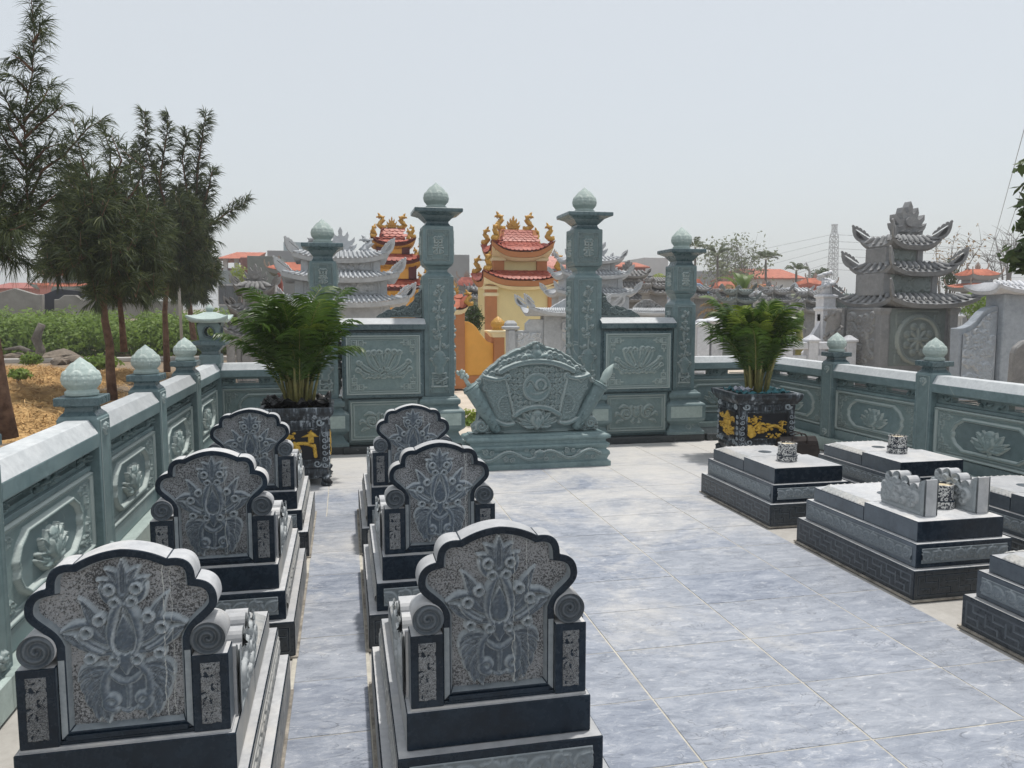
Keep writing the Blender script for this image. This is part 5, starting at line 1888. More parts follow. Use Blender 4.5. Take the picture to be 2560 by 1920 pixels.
def body_box(parent, name, x0, x1, y0, y1, z0, z1, mat, panel=None, seed=0, pil=.12, step=.012):
    o = MB().box(x0, x1, y0, y1, z0, z1).build(name, mat, parent, .006)
    if panel:
        w, h = (x1 - x0) - 2 * pil, (z1 - z0) - .04
        if h > .06:
            r = Rel(-w / 2, w / 2, 0, h, step)
            r.frame(-w / 2, w / 2, 0, h, .02, .014, .004)
            rs = np.random.default_rng(seed)
            cloud(r, [(rs.uniform(-w * .42, w * .42), rs.uniform(h * .25, h * .75)) for _ in range(int(w * h * 120) + 6)], min(.07, h * .22), .025, 1.2, seed)
            link('carved_panel', r.mesh('carved_panel', panel), o, ((x0 + x1) / 2, y0 - .003, z0 + .02))
        MB().box(x0 - .012, x0 + pil * .8, y0 - .014, y0 + .02, z0, z1 - .002).build('pilaster', mat, o, .005)
        MB().box(x1 - pil * .8, x1 + .012, y0 - .014, y0 + .02, z0, z1 - .002).build('pilaster', mat, o, .005)
    return o


# ---- tall pale grey shrine left of the gate, three roofs
Y0 = 12.6
pxm = 853
X = lambda px, Y=Y0: at(px, 700, Y).x
Z = lambda py, Y=Y0, px=pxm: at(px, py, Y).z
t = tag(empty('stone_shrine', (X(pxm), Y0 + .5, 0)), 'tall pale grey stone shrine with three roofs, behind the left gate wall', 'shrine', 'stone shrines of neighbouring graves')
inv = t.matrix_world.inverted() if False else Matrix.Translation(-Vector((X(pxm), Y0 + .5, 0)))
def loc(px, py, Y=Y0): p = at(px, py, Y); return p - t.location
HORN_P = cloudhorn('roof_horn', M['shr'], .10)
c = crop(820, 520, 260 / 1438)
zz = lambda y: Z(c(0, y)[1])
levels = [(110, 590, 690, 660), (134, 880, 965, 775), (155, 1215, 1310, 790)]
prev_b = 1335
body_box(t, 'body', -.74, .74, -.42, .42, 0, zz(1335), M['shr'], M['shr'], 3)
for i, (hw, yt, ye, bw) in enumerate(levels):
    sx = hw / (FPX / (Y0 * 1.01))
    rf = Roof(0, 0, zz(ye), sx, sx * .62, zz(yt), sx * .86, sx * .48, .10, 1.0)
    o = rf.shell('roof', M['shr'], t, fascia=[('fascia', M['shr'], -.075, -.004, (0, .02))])
    for sd in (0, 3): rf.rolls(o, M['shr'], int(sx * 2 / .075) if sd == 0 else int(sx * 1.24 / .075), sd, .022, name='roof_rolls')
    shrine_horns(o, rf, HORN_P, .25)
body_box(t, 'storey', -.60, .60, -.34, .34, zz(880) + .01, zz(715), M['shr'], M['shr'], 5)
body_box(t, 'storey', -.70, .70, -.38, .38, zz(1215) + .01, zz(990), M['shr'], M['shr'], 6)
fl_ = link('crest', flame('crest', M['shr'], .14), t, (0, 0, zz(590)), (0, 0, 0), (.46, .8, (zz(215) - zz(590)) / 1.25))
for sg in (-1, 1):
    link('dragon_ornament', dragon('dragon_ornament', M['shr']), t, (sg * .42, 0, zz(590)), (0, 0, 0 if sg < 0 else math.pi), (.40, .6, .27))

# ---- small weathered shrine further left
Y0 = 11.6
c = crop(500, 540, 360 / 1866)
pxm = c(705, 0)[0]
zz = lambda y: at(pxm, c(0, y)[1], Y0).z
k_ = (Y0 * 1.03) / FPX * (360 / 1866)
t = tag(empty('stone_shrine', (at(pxm, 800, Y0).x, Y0 + .35, 0)), 'small weathered stone shrine with flame crest, right of the stone lantern', 'shrine', 'stone shrines of neighbouring graves')
HORN_W = cloudhorn('roof_horn', M['shrd'], .09)
for i, (hw, yt, ye, n_) in enumerate(((235, 870, 985, 6), (300, 1150, 1265, 9), (350, 1440, 1560, 10))):
    sx = hw * k_
    rf = Roof(0, 0, zz(ye), sx, sx * .8, zz(yt), sx * .45, sx * .35, .13, .9)
    o = rf.shell('roof', M['shrd'], t, fascia=[('fascia', M['shrd'], -.05, -.004, (0, .02))])
    for sd in (0, 3): rf.rolls(o, M['shrd'], n_, sd, .036, True)
    shrine_horns(o, rf, HORN_W, .13)
body_box(t, 'storey', -135 * k_, 135 * k_, -.2, .2, zz(1180), zz(1000), M['shrd'], M['shrd'], 7, .04)
body_box(t, 'storey', -190 * k_, 190 * k_, -.26, .26, zz(1470), zz(1280), M['shrd'], M['shrd'], 8, .05)
body_box(t, 'body', -215 * k_, 215 * k_, -.30, .30, 0, zz(1575), M['shrd'], M['shrd'], 9, .07)
for sx in (-1, 1):
    MB().lathe([(.085, .0), (.085, .1), (.06, .14), (.06, zz(1640) - .06), (.09, zz(1620)), (.09, zz(1575))], 16, sx * 280 * k_, -.34).build('pillar', M['shrd'], t, smooth=False)
link('crest', flame('crest', M['shrd'], .16), t, (0, 0, zz(868)), (0, 0, 0), (.30, .7, (zz(600) - zz(868)) / 1.25))

# ---- three-roofed shrine with the wheel, behind the right fence (seen on its corner)
Y0 = 11.2
c = crop(2080, 480, 400 / 1382)
nc = at(*c(432, 1000), Y0)                                    # near left corner of the body
k_ = Y0 / FPX * (400 / 1382) * 1.24
zr = lambda y, x=750: at(*c(x, y), Y0).z
xr = lambda x: at(*c(x, 900), Y0).x
bx0, bx1 = xr(440), xr(1055)
dpt = 1.0
cxs, cys = (bx0 + bx1) / 2, Y0 + dpt / 2
t = tag(empty('stone_shrine', (cxs, cys, 0)), 'grey stone shrine with a round wheel carving and three upswept roofs', 'shrine', 'stone shrines of neighbouring graves')
hb_ = (bx1 - bx0) / 2
HORN_R = cloudhorn('roof_horn', M['shrr'], .10)
b = MB().box(-hb_, hb_, -dpt / 2, dpt / 2, 0, zr(1000)).build('body', M['shrr'], t, .01)
wz = zr(1275)
wr = Rel(-.52, .52, zr(1500), zr(1010), .010)
wr.frame(-.40, .40, zr(1490), zr(1020), .02, .012)
for sg in (1, -1):
    for z_, d_ in ((zr(1060), -1), (zr(1480), 1)):
        for q in range(3): wr.rect(sg * .36 - .06 + q * .0, sg * .36 + .06, min(z_, z_ + d_ * .05 * (q + 1)), max(z_, z_ + d_ * .05 * (q + 1)), .012)
wr.stroke(arc(0, wz, .375, 0, 360, 48), .035, .05, False, flat=.4)
dd = np.hypot(wr.X, wr.Z - wz)
wr.h = np.where(dd < .34, .012, wr.h)
for i in range(8):
    a = i * math.pi / 4 + math.pi / 8
    px_, pz_ = .225 * math.cos(a), wz + .225 * math.sin(a)
    wr.dome(px_, pz_, .066, .066, .045, False)
    a2 = i * math.pi / 4
    wr.stroke([(.05 * math.cos(a2), wz + .05 * math.sin(a2)), (.17 * math.cos(a2), wz + .17 * math.sin(a2))], [.02, .035], .04, False)
wr.dome(0, wz, .075, .075, .06, False)
link('wheel_carving', wr.mesh('wheel_carving', M['shrg']), b, (0, -dpt / 2 - .004, 0))
for sx in (-1, 1):
    for sy in (-1, 1):
        MB().sq([(.10, 0), (.10, .30), (.085, .33), (.075, .40), (.075, zr(1060)), (.095, zr(1030)), (.10, zr(1000))], sx * (hb_ - .02), sy * (dpt / 2 - .02)).build('pillar', M['shrr'], t, .006)
sp_ = [(-hb_ - .48, dpt / 2 - .42 + .02 * math.sin(q * 9), .1 + q) for q in np.linspace(0, zr(1000) - .12, 16)]
cl_ = MB().tube(sp_, [.11 + .012 * (i % 2) for i in range(16)], 12)
for i in range(26):
    a = i * .9; q = .15 + i * (zr(1000) - .25) / 26
    cl_.tube([(-hb_ - .48 + .10 * math.cos(a), dpt / 2 - .42 + .10 * math.sin(a), q), (-hb_ - .48 + .135 * math.cos(a + .4), dpt / 2 - .42 + .135 * math.sin(a + .4), q + .04), (-hb_ - .48 + .10 * math.cos(a + .8), dpt / 2 - .42 + .10 * math.sin(a + .8), q + .08)], [.015, .035, .015], 6)
cl_.build('dragon_pillar', M['shrd'], t, smooth=True)
sr = Rel(-.40, .40, .1, zr(1010), .012)
sr.frame(-.40, .40, .1, zr(1010), .02, .012); cloud(sr, [(random.uniform(-.32, .32), random.uniform(.2, zr(1060))) for _ in range(60)], .07, .035, 1.2, 44)
link('carved_panel', sr.mesh('carved_panel', M['shrr']), b, (-hb_ - .005, 0, 0), (0, 0, -math.pi / 2))
for i, (x0, x1, yt, ye, nfr, nsd, bh, bw) in enumerate(((545, 950, 375, 455, 8, 4, None, None), (500, 1050, 610, 690, 10, 5, None, None), (455, 1180, 890, 968, 13, 7, None, None))):
    hw = (xr(x1) - xr(x0)) / 2 * 1.02
    hd = dpt / 2 * (.62, .85, 1.20)[i]
    rf = Roof((xr(x0) + xr(x1)) / 2 - cxs, 0, zr(ye), hw, hd + .10, zr(yt), hw * .80, hd * .72, .14, .95)
    o = rf.shell('roof', M['shrr'], t, fascia=[('fascia', M['shrr'], -.07, -.004, (0, .03))])
    rf.rolls(o, M['shrr'], nfr, 0, .040, True); rf.rolls(o, M['shrr'], nsd, 3, .040, True)
    shrine_horns(o, rf, HORN_R, .30)
def storey(xa, xb, ya, yb, dd, seed):
    x0, x1 = xr(xa) - cxs, xr(xb) - cxs
    body_box(t, 'storey', x0, x1, -dd, dd, zr(yb), zr(ya), M['shrr'], M['shrg'], seed, .12, .012)
storey(535, 850, 470, 612, .26, 15)
storey(490, 950, 700, 892, .36, 16)
ce = MB()
crz = lambda y: at(*c(655, y), Y0 + dpt / 2).z
cr_ = link('crest', flame('crest', M['shrr'], .16), t, (at(*c(645, 300), Y0 + dpt / 2).x - cxs, 0, crz(372)), (0, 0, 0), (.56, 1, (crz(85) - crz(372)) / 1.25))

# ---- pale scroll-topped wall at the right edge
Y0 = 10.2
c = crop(2360, 560, 200 / 790)
w_ = lambda x, y: at(*c(x, y), Y0)
o0 = w_(140, 1300)
t = tag(empty('carved_wall', (o0.x, Y0, 0)), 'pale blue-grey carved stone wall with S-curved top at the right edge', 'wall')
cv = [(140, 1030), (200, 1025), (260, 1000), (310, 960), (350, 910), (390, 865), (440, 830), (500, 812), (540, 810)]
top = [(w_(x, y).x - o0.x, w_(x, y).z) for x, y in cv]
MB().prism([(0, 0)] + top + [(top[-1][0], 0)], 0, .16, 'y').build('panel', M['bluew'], t, .008)
pr_ = Rel(.05, top[-1][0] - .03, .22, top[-1][1] - .03, .011)
dk = pr_.sdf([(.05, .22)] + [(x_ if i_ else .05, z_ - .07) for i_, (x_, z_) in enumerate(top)] + [(top[-1][0] - .03, .22)])
pr_.h = np.where((dk > 0) & (dk < .02), .012, 0)
cloud(pr_, [(random.uniform(.1, top[-1][0] - .08), random.uniform(.3, top[-1][1] - .12)) for _ in range(90)], .055, .03, 1.2, 52)
link('carved_panel', pr_.mesh('carved_panel', M['bluew'], keep=dk), t, (0, -.003, 0))
px0 = w_(535, 900).x - o0.x
MB().box(px0, px0 + .36, -.10, .26, 0, w_(600, 690).z).build('pillar', M['bluew'], t, .012)
rf = Roof(px0 + .75, .10, w_(600, 665).z, .95, .34, w_(600, 575).z, .85, .10, .10, .8)
o = rf.shell('roof', M['white'], t, fascia=[('fascia', M['white'], -.05, -.004, (0, .02))])
rf.rolls(o, M['white'], 18, 0, .03, True)
MB().box(px0 + .365, px0 + 1.6, 0, .18, 0, w_(600, 690).z).build('panel', M['bluew'], t, .008)
# weathered round-topped block in front of it
Y1 = 8.9
a0 = at(2532, 900, Y1)
t = tag(MB().prism([(0, 0), (.02, .80), (.05, .88), (.16, .96), (.40, 1.02), (.62, 1.03), (.62, 0)], 0, .10, 'y').build('stone_block', M['shrd'], None, .02, loc=(a0.x, Y1, 0)), 'weathered grey-brown rounded stone block at the right edge behind the fence', 'block')

# ---- white stone pillar with a stepped scroll and the white fence before it
Y0 = 12.5
c = crop(1720, 560, 400 / 2074)
w_ = lambda x, y: at(*c(x, y), Y0)
o0 = w_(1770, 1400)
t = tag(empty('white_pillar', (o0.x, Y0, 0)), 'white carved stone pillar with a scroll wing, left of the wheel shrine', 'pillar')
q = [(x - 1770) * .00151 for x in (1700, 1840)]
MB().sq([(.125, 0), (.125, w_(0, 1130).z), (.15, w_(0, 1110).z), (.15, w_(0, 1090).z), (.12, w_(0, 1080).z), (.12, w_(0, 960).z), (.15, w_(0, 945).z), (.15, w_(0, 920).z), (.10, w_(0, 905).z)]).build('shaft', M['white'], t, .006)
rr_ = MB()
for i in range(14):
    a = i * .8; z_ = w_(0, 905).z + i * .026
    rr_.tube([(.09 * math.cos(a), .09 * math.sin(a), z_), (.13 * math.cos(a + .5), .13 * math.sin(a + .5), z_ + .03), (.08 * math.cos(a + 1), .08 * math.sin(a + 1), z_ + .07)], [.03, .05, .02], 6)
rr_.tube([(0, 0, w_(0, 905).z), (0, 0, w_(0, 720).z)], [.11, .08], 10)
rr_.build('lion', M['white'], t, smooth=True)
st_ = scallop([(-.50, .42), (-.42, .62), (-.34, .70), (-.28, .92), (-.22, 1.0), (-.125, 1.3)], .3)
MB().prism([(-.125, 0), (-.5, 0)] + st_, -.05, .05, 'y').build('wing', M['white'], t, .006)
t = tag(empty('white_fence', (at(c(1300, 0)[0], 900, 11.6).x, 11.6, 0)), 'low white stone fence with pointed posts behind the right palm', 'fence')
wf = lambda x, y: at(*c(x, y), 11.6)
ox = t.location.x
for x_, yt in ((1275, 1340), (1600, 1435), (960, 1340), (2090, 1440)):
    p = wf(x_, yt)
    MB().sq([(.085, 0), (.085, p.z - .12), (.11, p.z - .11), (.11, p.z - .08), (.02, p.z)], p.x - ox, 0).build('post', M['white'], t, .004)
for xa, xb in ((960, 1275), (1275, 1600), (1600, 2090)):
    a_, b_ = wf(xa, 1530), wf(xb, 1530)
    MB().box(a_.x - ox + .09, b_.x - ox - .09, -.07, .07, a_.z - .12, a_.z).build('rail', M['white'], t, .01)
    MB().box(a_.x - ox + .09, b_.x - ox - .09, -.03, .03, .05, a_.z - .22).build('panel', M['white'], t, .01)

# ---- cream temple with red roofs, seen through the gate
Y0 = 16.5
c = crop(1120, 520, 320 / 1327)
w_ = lambda x, y: at(*c(x, y), Y0)
pxm = 775
cxs = w_(pxm, 600).x
D2 = .58
t = tag(empty('temple', (cxs, Y0 + D2, 0)), 'cream temple with two red tiled roofs and gold dragons, seen between the tall columns', 'temple', 'painted temples beyond the court')
zt = lambda y, d=D2: at(*c(pxm, y), Y0 + D2 - d).z
xl = lambda x: w_(x, 600).x - cxs
hwb = (xl(1142) - xl(405)) / 2
def pillars(o, h, d, z0, z1, bands):
    for sx in (-1, 1):
        for sy in (-1,):
            MB().sq([(.115, z0), (.115, z1)], sx * (h - .10), sy * (d - .10)).build('pillar', M['terracotta'], o, .004)
            for zb in bands:
                MB().sq([(.135, zb), (.145, zb + .02), (.145, zb + .06), (.125, zb + .075)], sx * (h - .10), sy * (d - .10)).build('pillar_band', M['creamtrim'], o, .003)
b = MB().box(-hwb, hwb, -D2 + .05, D2, 0, zt(795)).build('wall', M['cream'], t, .005)
pillars(t, hwb, D2, 0, zt(800), (zt(915), zt(845)))
hw2 = (xl(1040) - xl(495)) / 2
b2 = MB().box(-hw2, hw2, -D2 * .62 + .04, D2 * .62, zt(690, D2 * .62), zt(500, D2 * .62)).build('wall', M['cream'], t, .005)
pillars(t, hw2, D2 * .62, zt(690, D2 * .62), zt(515, D2 * .62), (zt(550, D2 * .62),))
fas = [('fascia', M['terracotta'], -.13, -.01, (.02, .05)), ('fascia', M['creamtrim'], -.20, -.135, (.04, .16))]
hw = (xl(1215) - xl(360)) / 2
rf = Roof(.0, 0, zt(752), hw * .96, D2 * 1.35, zt(655, D2 * .66), hw2 * 1.12, D2 * .66, .20, .85)
o = rf.shell('roof', M['underroof'], t, fascia=fas)
rf.scales(o, M['redtile'], .10, 5)
for side in (0, 3):
    p = rf.P(side, -1, 0); q = rf.P((side + 3) % 4, -1, 0)
for side in range(4):
    p = rf.P(side, -1, 0.03)
    d = Vector((p.x, p.y, 0)).normalized()
    link('dragon_ornament', G_DRAGON, o, p - d * .18 + Vector((0, 0, .02)), (0, 0, math.atan2(d.y, d.x) + math.pi), .36)
hw = (xl(1105) - xl(445)) / 2
rf = Roof(0, 0, zt(455, D2 * .8), hw * .96, D2 * 1.10, zt(368, .3), (xl(930) - xl(550)) / 2 * 1.12, D2 * .48, .24, .9)
o = rf.shell('roof', M['underroof'], t, fascia=fas)
rf.scales(o, M['redtile'], .10, 4)
hx, hx2 = (xl(930) - xl(550)) / 2 * 1.10, (xl(900) - xl(590)) / 2
rf2 = Roof(0, 0, zt(368, .3), hx, D2 * .48, zt(238, 0), hx2 * 1.04, .08, 0, 1.25)
o2 = rf2.shell('roof', M['underroof'], t)
rf2.scales(o2, M['pinktile'], .095, 6)
for sg in (-1, 1):
    MB().add([(sg * hx * 1.04, -D2 * .42, zt(375, .4)), (sg * hx2 * 1.20, -.12, zt(232, 0)), (sg * hx2 * 1.20, .12, zt(232, 0)), (sg * hx * 1.04, D2 * .42, zt(375, .4)), (sg * (hx - .12), -D2 * .43, zt(378, .4)), (sg * (hx2 * .98), -.13, zt(236, 0)), (sg * (hx2 * .98), .13, zt(236, 0)), (sg * (hx - .12), D2 * .43, zt(378, .4))],
             [(0, 1, 2, 3), (4, 5, 1, 0), (4, 7, 6, 5), (5, 6, 2, 1)]).build('gable_edge', M['creampink'] if 'creampink' in M else M['terracotta'], o2)
MB().box(-hx2 * 1.15, hx2 * 1.15, -.10, .10, zt(240, 0), zt(228, 0)).build('ridge', M['terracotta'], t, .01)
link('flame_ornament', G_FLAME, t, (xl(735), 0, zt(226, 0)), (0, 0, 0), (.27, .6, (zt(85, 0) - zt(226, 0)) / 1.25))
link('dragon_ornament', G_DRAGON, t, (xl(590), 0, zt(228, 0)), (0, 0, math.pi), (.36, .5, .36)); link('dragon_ornament', G_DRAGON, t, (xl(900), 0, zt(228, 0)), (0, 0, 0), (.36, .5, .36))
for side in range(4):
    p = rf.P(side, -1, 0.03)
    d = Vector((p.x, p.y, 0)).normalized()
    link('dragon_ornament', G_DRAGON, o, p - d * .15 + Vector((0, 0, .02)), (0, 0, math.atan2(d.y, d.x) + math.pi), .34)

# ---- orange garden wall and posts of that temple
Y0 = 13.6
w_ = lambda x, y: at(*c(x, y), Y0)
t = tag(empty('orange_wall', (w_(320, 1500).x, Y0, 0)), 'orange painted wall with a curved top and brown posts, seen through the gate', 'wall')
ox = t.location.x
cvv = [(165, 1175), (215, 1180), (260, 1205), (300, 1245), (335, 1300), (370, 1345), (410, 1385), (470, 1405)]
pol = [(w_(x, y).x - ox, w_(x, y).z) for x, y in cvv]
MB().prism([(pol[0][0], .22)] + pol + [(pol[-1][0], .22)], 0, .14, 'y').build('panel', M['orange'], t, .006)
MB().box(pol[0][0] - .02, pol[-1][0] + .02, -.03, .17, 0, .22).build('skirting', M['terracotta'], t, .005)
x0, x1 = w_(-30, 1300).x - ox, w_(168, 1300).x - ox
pz = w_(100, 1070).z
MB().box(x0, x1, -.08, .22, 0, pz).build('gate_post', M['terracotta'], t, .006)
rf = Roof((x0 + x1) / 2, .07, pz + .03, (x1 - x0) / 2 * 1.24, .26, pz + .28, .12, .05, .07, .9)
o = rf.shell('roof', M['underroof'], t, fascia=[('fascia', M['creamtrim'], -.09, -.01, (.0, .06))])
rf.scales(o, M['orangetile'], .14, 3)
link('flame_ornament', G_FLAME, t, ((x0 + x1) / 2, .07, pz + .27), (0, 0, 0), (.16, .4, .22))
p = rf.P(1, -1, .05); link('dragon_ornament', G_DRAGON, t, p, (0, 0, math.pi), (.24, .3, .24))
x0, x1 = w_(470, 1500).x - ox, w_(580, 1500).x - ox
pz = w_(525, 1340).z
MB().box(x0, x1, -.06, .20, 0, pz).build('gate_post', M['terracotta'], t, .006)
MB().rect([((x1 - x0) / 2 + .02, .15, pz), ((x1 - x0) / 2 + .07, .19, pz + .07), ((x1 - x0) / 2 + .12, .24, pz + .09), ((x1 - x0) / 2 + .12, .24, pz + .12)], (x0 + x1) / 2, .07).build('cap', M['creamtrim'], t, .006)
MG = lotus_mesh('lotus_finial', M['gold'])
link('lotus_finial', MG, t, ((x0 + x1) / 2, .07, pz + .12), (0, 0, .3), (.125, .125, .115))

# ---- yellow temple with three roofs behind the pale shrine
Y0 = 18.0
c = crop(820, 520, 260 / 1438)
w_ = lambda x, y: at(*c(x, y), Y0)
pxm = 925
cxs = w_(pxm, 600).x
t = tag(empty('temple', (cxs, Y0 + 1.0, 0)), 'yellow temple with three red scale-tiled roofs and gold dragons, left of the tall column', 'temple', 'painted temples beyond the court')
zt = lambda y, d=.7: at(*c(pxm, y), Y0 + 1.0 - d).z
xl = lambda x: w_(x, 600).x - cxs
fas = [('fascia', M['maroon'], -.06, -.01, (.0, .03)), ('fascia', M['gold'], -.16, -.065, (.03, .14))]
for i, (hw, ytop, yev, tw, dd) in enumerate(((310, 425, 475, 190, .55), (415, 625, 745, 250, .72), (480, 975, 1110, 330, .86))):
    h = hw * (xl(1000) - xl(900)) / 100
    rf = Roof(0, 0, zt(yev), h, dd, zt(ytop), tw * (xl(1000) - xl(900)) / 100, dd * .55, .14, .9)
    o = rf.shell('roof', M['maroon'], t, fascia=fas)
    rf.scales(o, M['pinktile'] if i == 0 else M['redtile'], .125, 3 if i else 2)
    for side in range(4):
        p = rf.P(side, -1, 0.03)
        d = Vector((p.x, p.y, 0)).normalized()
        link('dragon_ornament', G_DRAGON, o, p - d * .12, (0, 0, math.atan2(d.y, d.x) + math.pi), .28)
hx = 160 * (xl(1000) - xl(900)) / 100
rf2 = Roof(0, 0, zt(430, .3), hx * 1.15, .32, zt(292, 0), hx * .92, .06, 0, 1.3)
o2 = rf2.shell('roof', M['maroon'], t); rf2.scales(o2, M['pinktile'], .12, 4)
MB().box(-hx, hx, -.08, .08, zt(294, 0), zt(282, 0)).build('ridge', M['maroon'], t, .01)
for (y0, y1, hw, dd) in ((620, 535, 215, .44), (975, 790, 300, .58), (1700, 1140, 380, .70)):
    h = hw * (xl(1000) - xl(900)) / 100
    o = MB().box(-h, h, -dd, dd, zt(y0), zt(y1)).build('wall', M['orange'], t, .005)
    for sx in (-1, 1): MB().sq([(.09, zt(y0)), (.09, zt(y1))], sx * (h - .06), -dd + .05).build('pillar', M['maroon'], o, .004)
link('flame_ornament', G_FLAME, t, (0, 0, zt(284, 0)), (0, 0, 0), (.24, .5, (zt(118, 0) - zt(284, 0)) / 1.25))
link('dragon_ornament', G_DRAGON, t, (xl(770), 0, zt(284, 0)), (0, 0, math.pi), (.36, .5, .33)); link('dragon_ornament', G_DRAGON, t, (xl(1080), 0, zt(284, 0)), (0, 0, 0), (.36, .5, .33))

# ---- grey carved enclosure wall right behind the screen
Y0 = 11.8
c = crop(1120, 520, 320 / 1327)
w_ = lambda x, y: at(*c(x, y), Y0)
t = tag(empty('carved_wall', (w_(900, 1300).x, Y0, 0)), 'grey carved stone enclosure wall with stepped top, above the round screen', 'wall')
ox = t.location.x
P_ = lambda x, y: (w_(x, y).x - ox, w_(x, y).z)
MB().prism([P_(697, 2000)[:1] + (0,), P_(697, 1290), P_(715, 1270), P_(810, 1270), P_(810, 1200), P_(855, 1155), P_(992, 1155), (P_(992, 1155)[0], 0)], 0, .12, 'y').build('panel', M['shr'], t, .006)
r = Rel(P_(720, 0)[0], P_(975, 0)[0], .45, P_(0, 1300)[1], .009)
cloud(r, [(random.uniform(P_(735, 0)[0], P_(960, 0)[0]), random.uniform(.5, P_(0, 1310)[1])) for _ in range(36)], .045, .025, 1.2, 61)
link('carved_panel', r.mesh('carved_panel', M['shr']), t, (0, -.003, 0))
x0, _ = P_(620, 0); x1, _ = P_(694, 0)
MB().box(x0, x1, -.05, .18, 0, P_(0, 1270)[1]).build('post', M['shr'], t, .01)
MB().sq([(.09, P_(0, 1270)[1]), (.12, P_(0, 1255)[1]), (.12, P_(0, 1235)[1]), (.085, P_(0, 1225)[1]), (.085, P_(0, 1200)[1]), (.05, P_(0, 1170)[1])], (x0 + x1) / 2, .065).build('cap', M['shr'], t, .004)
x0, _ = P_(994, 0); x1, _ = P_(1560, 0)
MB().box(x0, x1, -.04, .20, 0, P_(0, 1100)[1]).build('panel', M['shr'], t, .008)
r = Rel(x0 + .28, x0 + .75, .5, P_(0, 1150)[1], .010); r.frame(x0 + .28, x0 + .75, .5, P_(0, 1150)[1], .02, .015)
cloud(r, [(random.uniform(x0 + .34, x0 + .69), random.uniform(.6, P_(0, 1190)[1])) for _ in range(34)], .06, .03, 1.2, 62)
link('carved_panel', r.mesh('carved_panel', M['shr']), t, (0, -.043, 0))
rf = Roof((x0 + x1) / 2, .08, P_(0, 1090)[1], (x1 - x0) / 2 + .26, .30, P_(0, 1045)[1], (x1 - x0) / 2 + .15, .12, .12, .9)
o = rf.shell('roof', M['shr'], t, fascia=[('fascia', M['shr'], -.05, -.004, (0, .02))])
rf.rolls(o, M['shr'], 34, 0, .018, name='roof_rolls')
shrine_horns(o, rf, HORN_P, .20)
q = scallop([P_(1070, 1040), P_(1110, 1010), P_(1150, 990), P_(1190, 965), P_(1240, 940), P_(1290, 960), P_(1330, 990), P_(1370, 1010), P_(1410, 1040)], .3)
MB().prism(q + [P_(1410, 1050), P_(1070, 1050)], .02, .12, 'y').build('crest', M['shr'], t)

# ---- grey shrines right of the tall column
def small_shrine(px, Y, label, lv, mat, bodies, crest, rolls=.07, name='stone_shrine', depth=.7, rollr=.022, base=None):
    X0 = at(px, 700, Y).x
    t = tag(empty(name, (X0, Y + depth / 2, 0)), label, 'shrine', 'stone shrines of neighbouring graves')
    s = Y * 1.03 / FPX
    z = lambda py: at(px, py, Y).z
    hm = cloudhorn('roof_horn', mat, .10)
    for hw, yt, ye in lv:
        sx = hw * s
        rf = Roof(0, 0, z(ye), sx, depth / 2 * 1.1 * sx / (lv[-1][0] * s) + .06, z(yt), sx * .82, depth / 2 * .7 * sx / (lv[-1][0] * s), .09, .95)
        o = rf.shell('roof', mat, t, fascia=[('fascia', mat, -.05, -.004, (0, .02))])
        for sd in (0, 3): rf.rolls(o, mat, max(4, int(sx * (2 if sd == 0 else 1.3) / rolls)), sd, rollr, name='roof_rolls')
        shrine_horns(o, rf, hm, max(.12, .13 * sx / .6))
    for hw, y0, y1 in bodies:
        body_box(t, 'storey', -hw * s, hw * s, -depth * .36 * hw / bodies[-1][0], depth * .36 * hw / bodies[-1][0], max(0, z(y0)), z(y1), mat, mat, int(px) % 50, .06 * hw * s / .3, .02)
    if crest: link('crest', flame('crest', mat, .16), t, (0, 0, z(crest[1])), (0, 0, 0), (crest[2] * s, .8, (z(crest[0]) - z(crest[1])) / 1.25))
    return t


small_shrine(1490, 13.0, 'pale grey stone shrine half behind the tall right column', [(73, 640, 652), (86, 677, 691), (103, 722, 736)], M['shr'], [(58, 677, 655), (76, 722, 693), (92, 900, 738)], (575, 640, 80))
small_shrine(1583, 19.0, 'dark grey stone shrine with crown crest between the right gate columns', [(42, 676, 690), (52, 708, 720), (62, 740, 750)], M['shrd'], [(32, 708, 692), (44, 740, 722), (54, 900, 752)], (648, 676, 30), .11, rollr=.03)
small_shrine(1650, 17.5, 'small slate grey shrine just left of the short right gate column', [(22, 710, 716), (28, 726, 732)], M['shrd'], [(18, 726, 717), (24, 900, 733)], None, .11, rollr=.03)
small_shrine(1868, 15.0, 'green-grey stone shrine standing behind the right palm', [(24, 724, 731), (31, 745, 753), (36, 770, 777)], M['shrg'], [(18, 745, 733), (26, 770, 755), (30, 900, 778)], (712, 724, 12), .06)
small_shrine(1962, 16.5, 'grey stone shrine behind the right palm, nearer the white pillar', [(26, 724, 731), (34, 744, 752), (44, 768, 776)], M['shrr'], [(18, 744, 733), (26, 768, 754), (36, 900, 778)], None, .07)
small_shrine(2046, 17.5, 'grey stone shrine half behind the white pillar', [(24, 730, 737), (32, 748, 755), (42, 770, 778)], M['shrr'], [(18, 748, 739), (26, 770, 757), (34, 900, 780)], None, .08)
small_shrine(2140, 17.0, 'grey stone shrine just left of the dragon pillar', [(28, 735, 743), (36, 770, 779)], M['shrg'], [(22, 770, 745), (32, 900, 781)], None, .08)
small_shrine(2002, 24, 'small pale stone shrine on the skyline left of the pylon', [(30, 720, 728)], M['shr'], [(20, 800, 730)], (705, 720, 14), .14, rollr=.03)
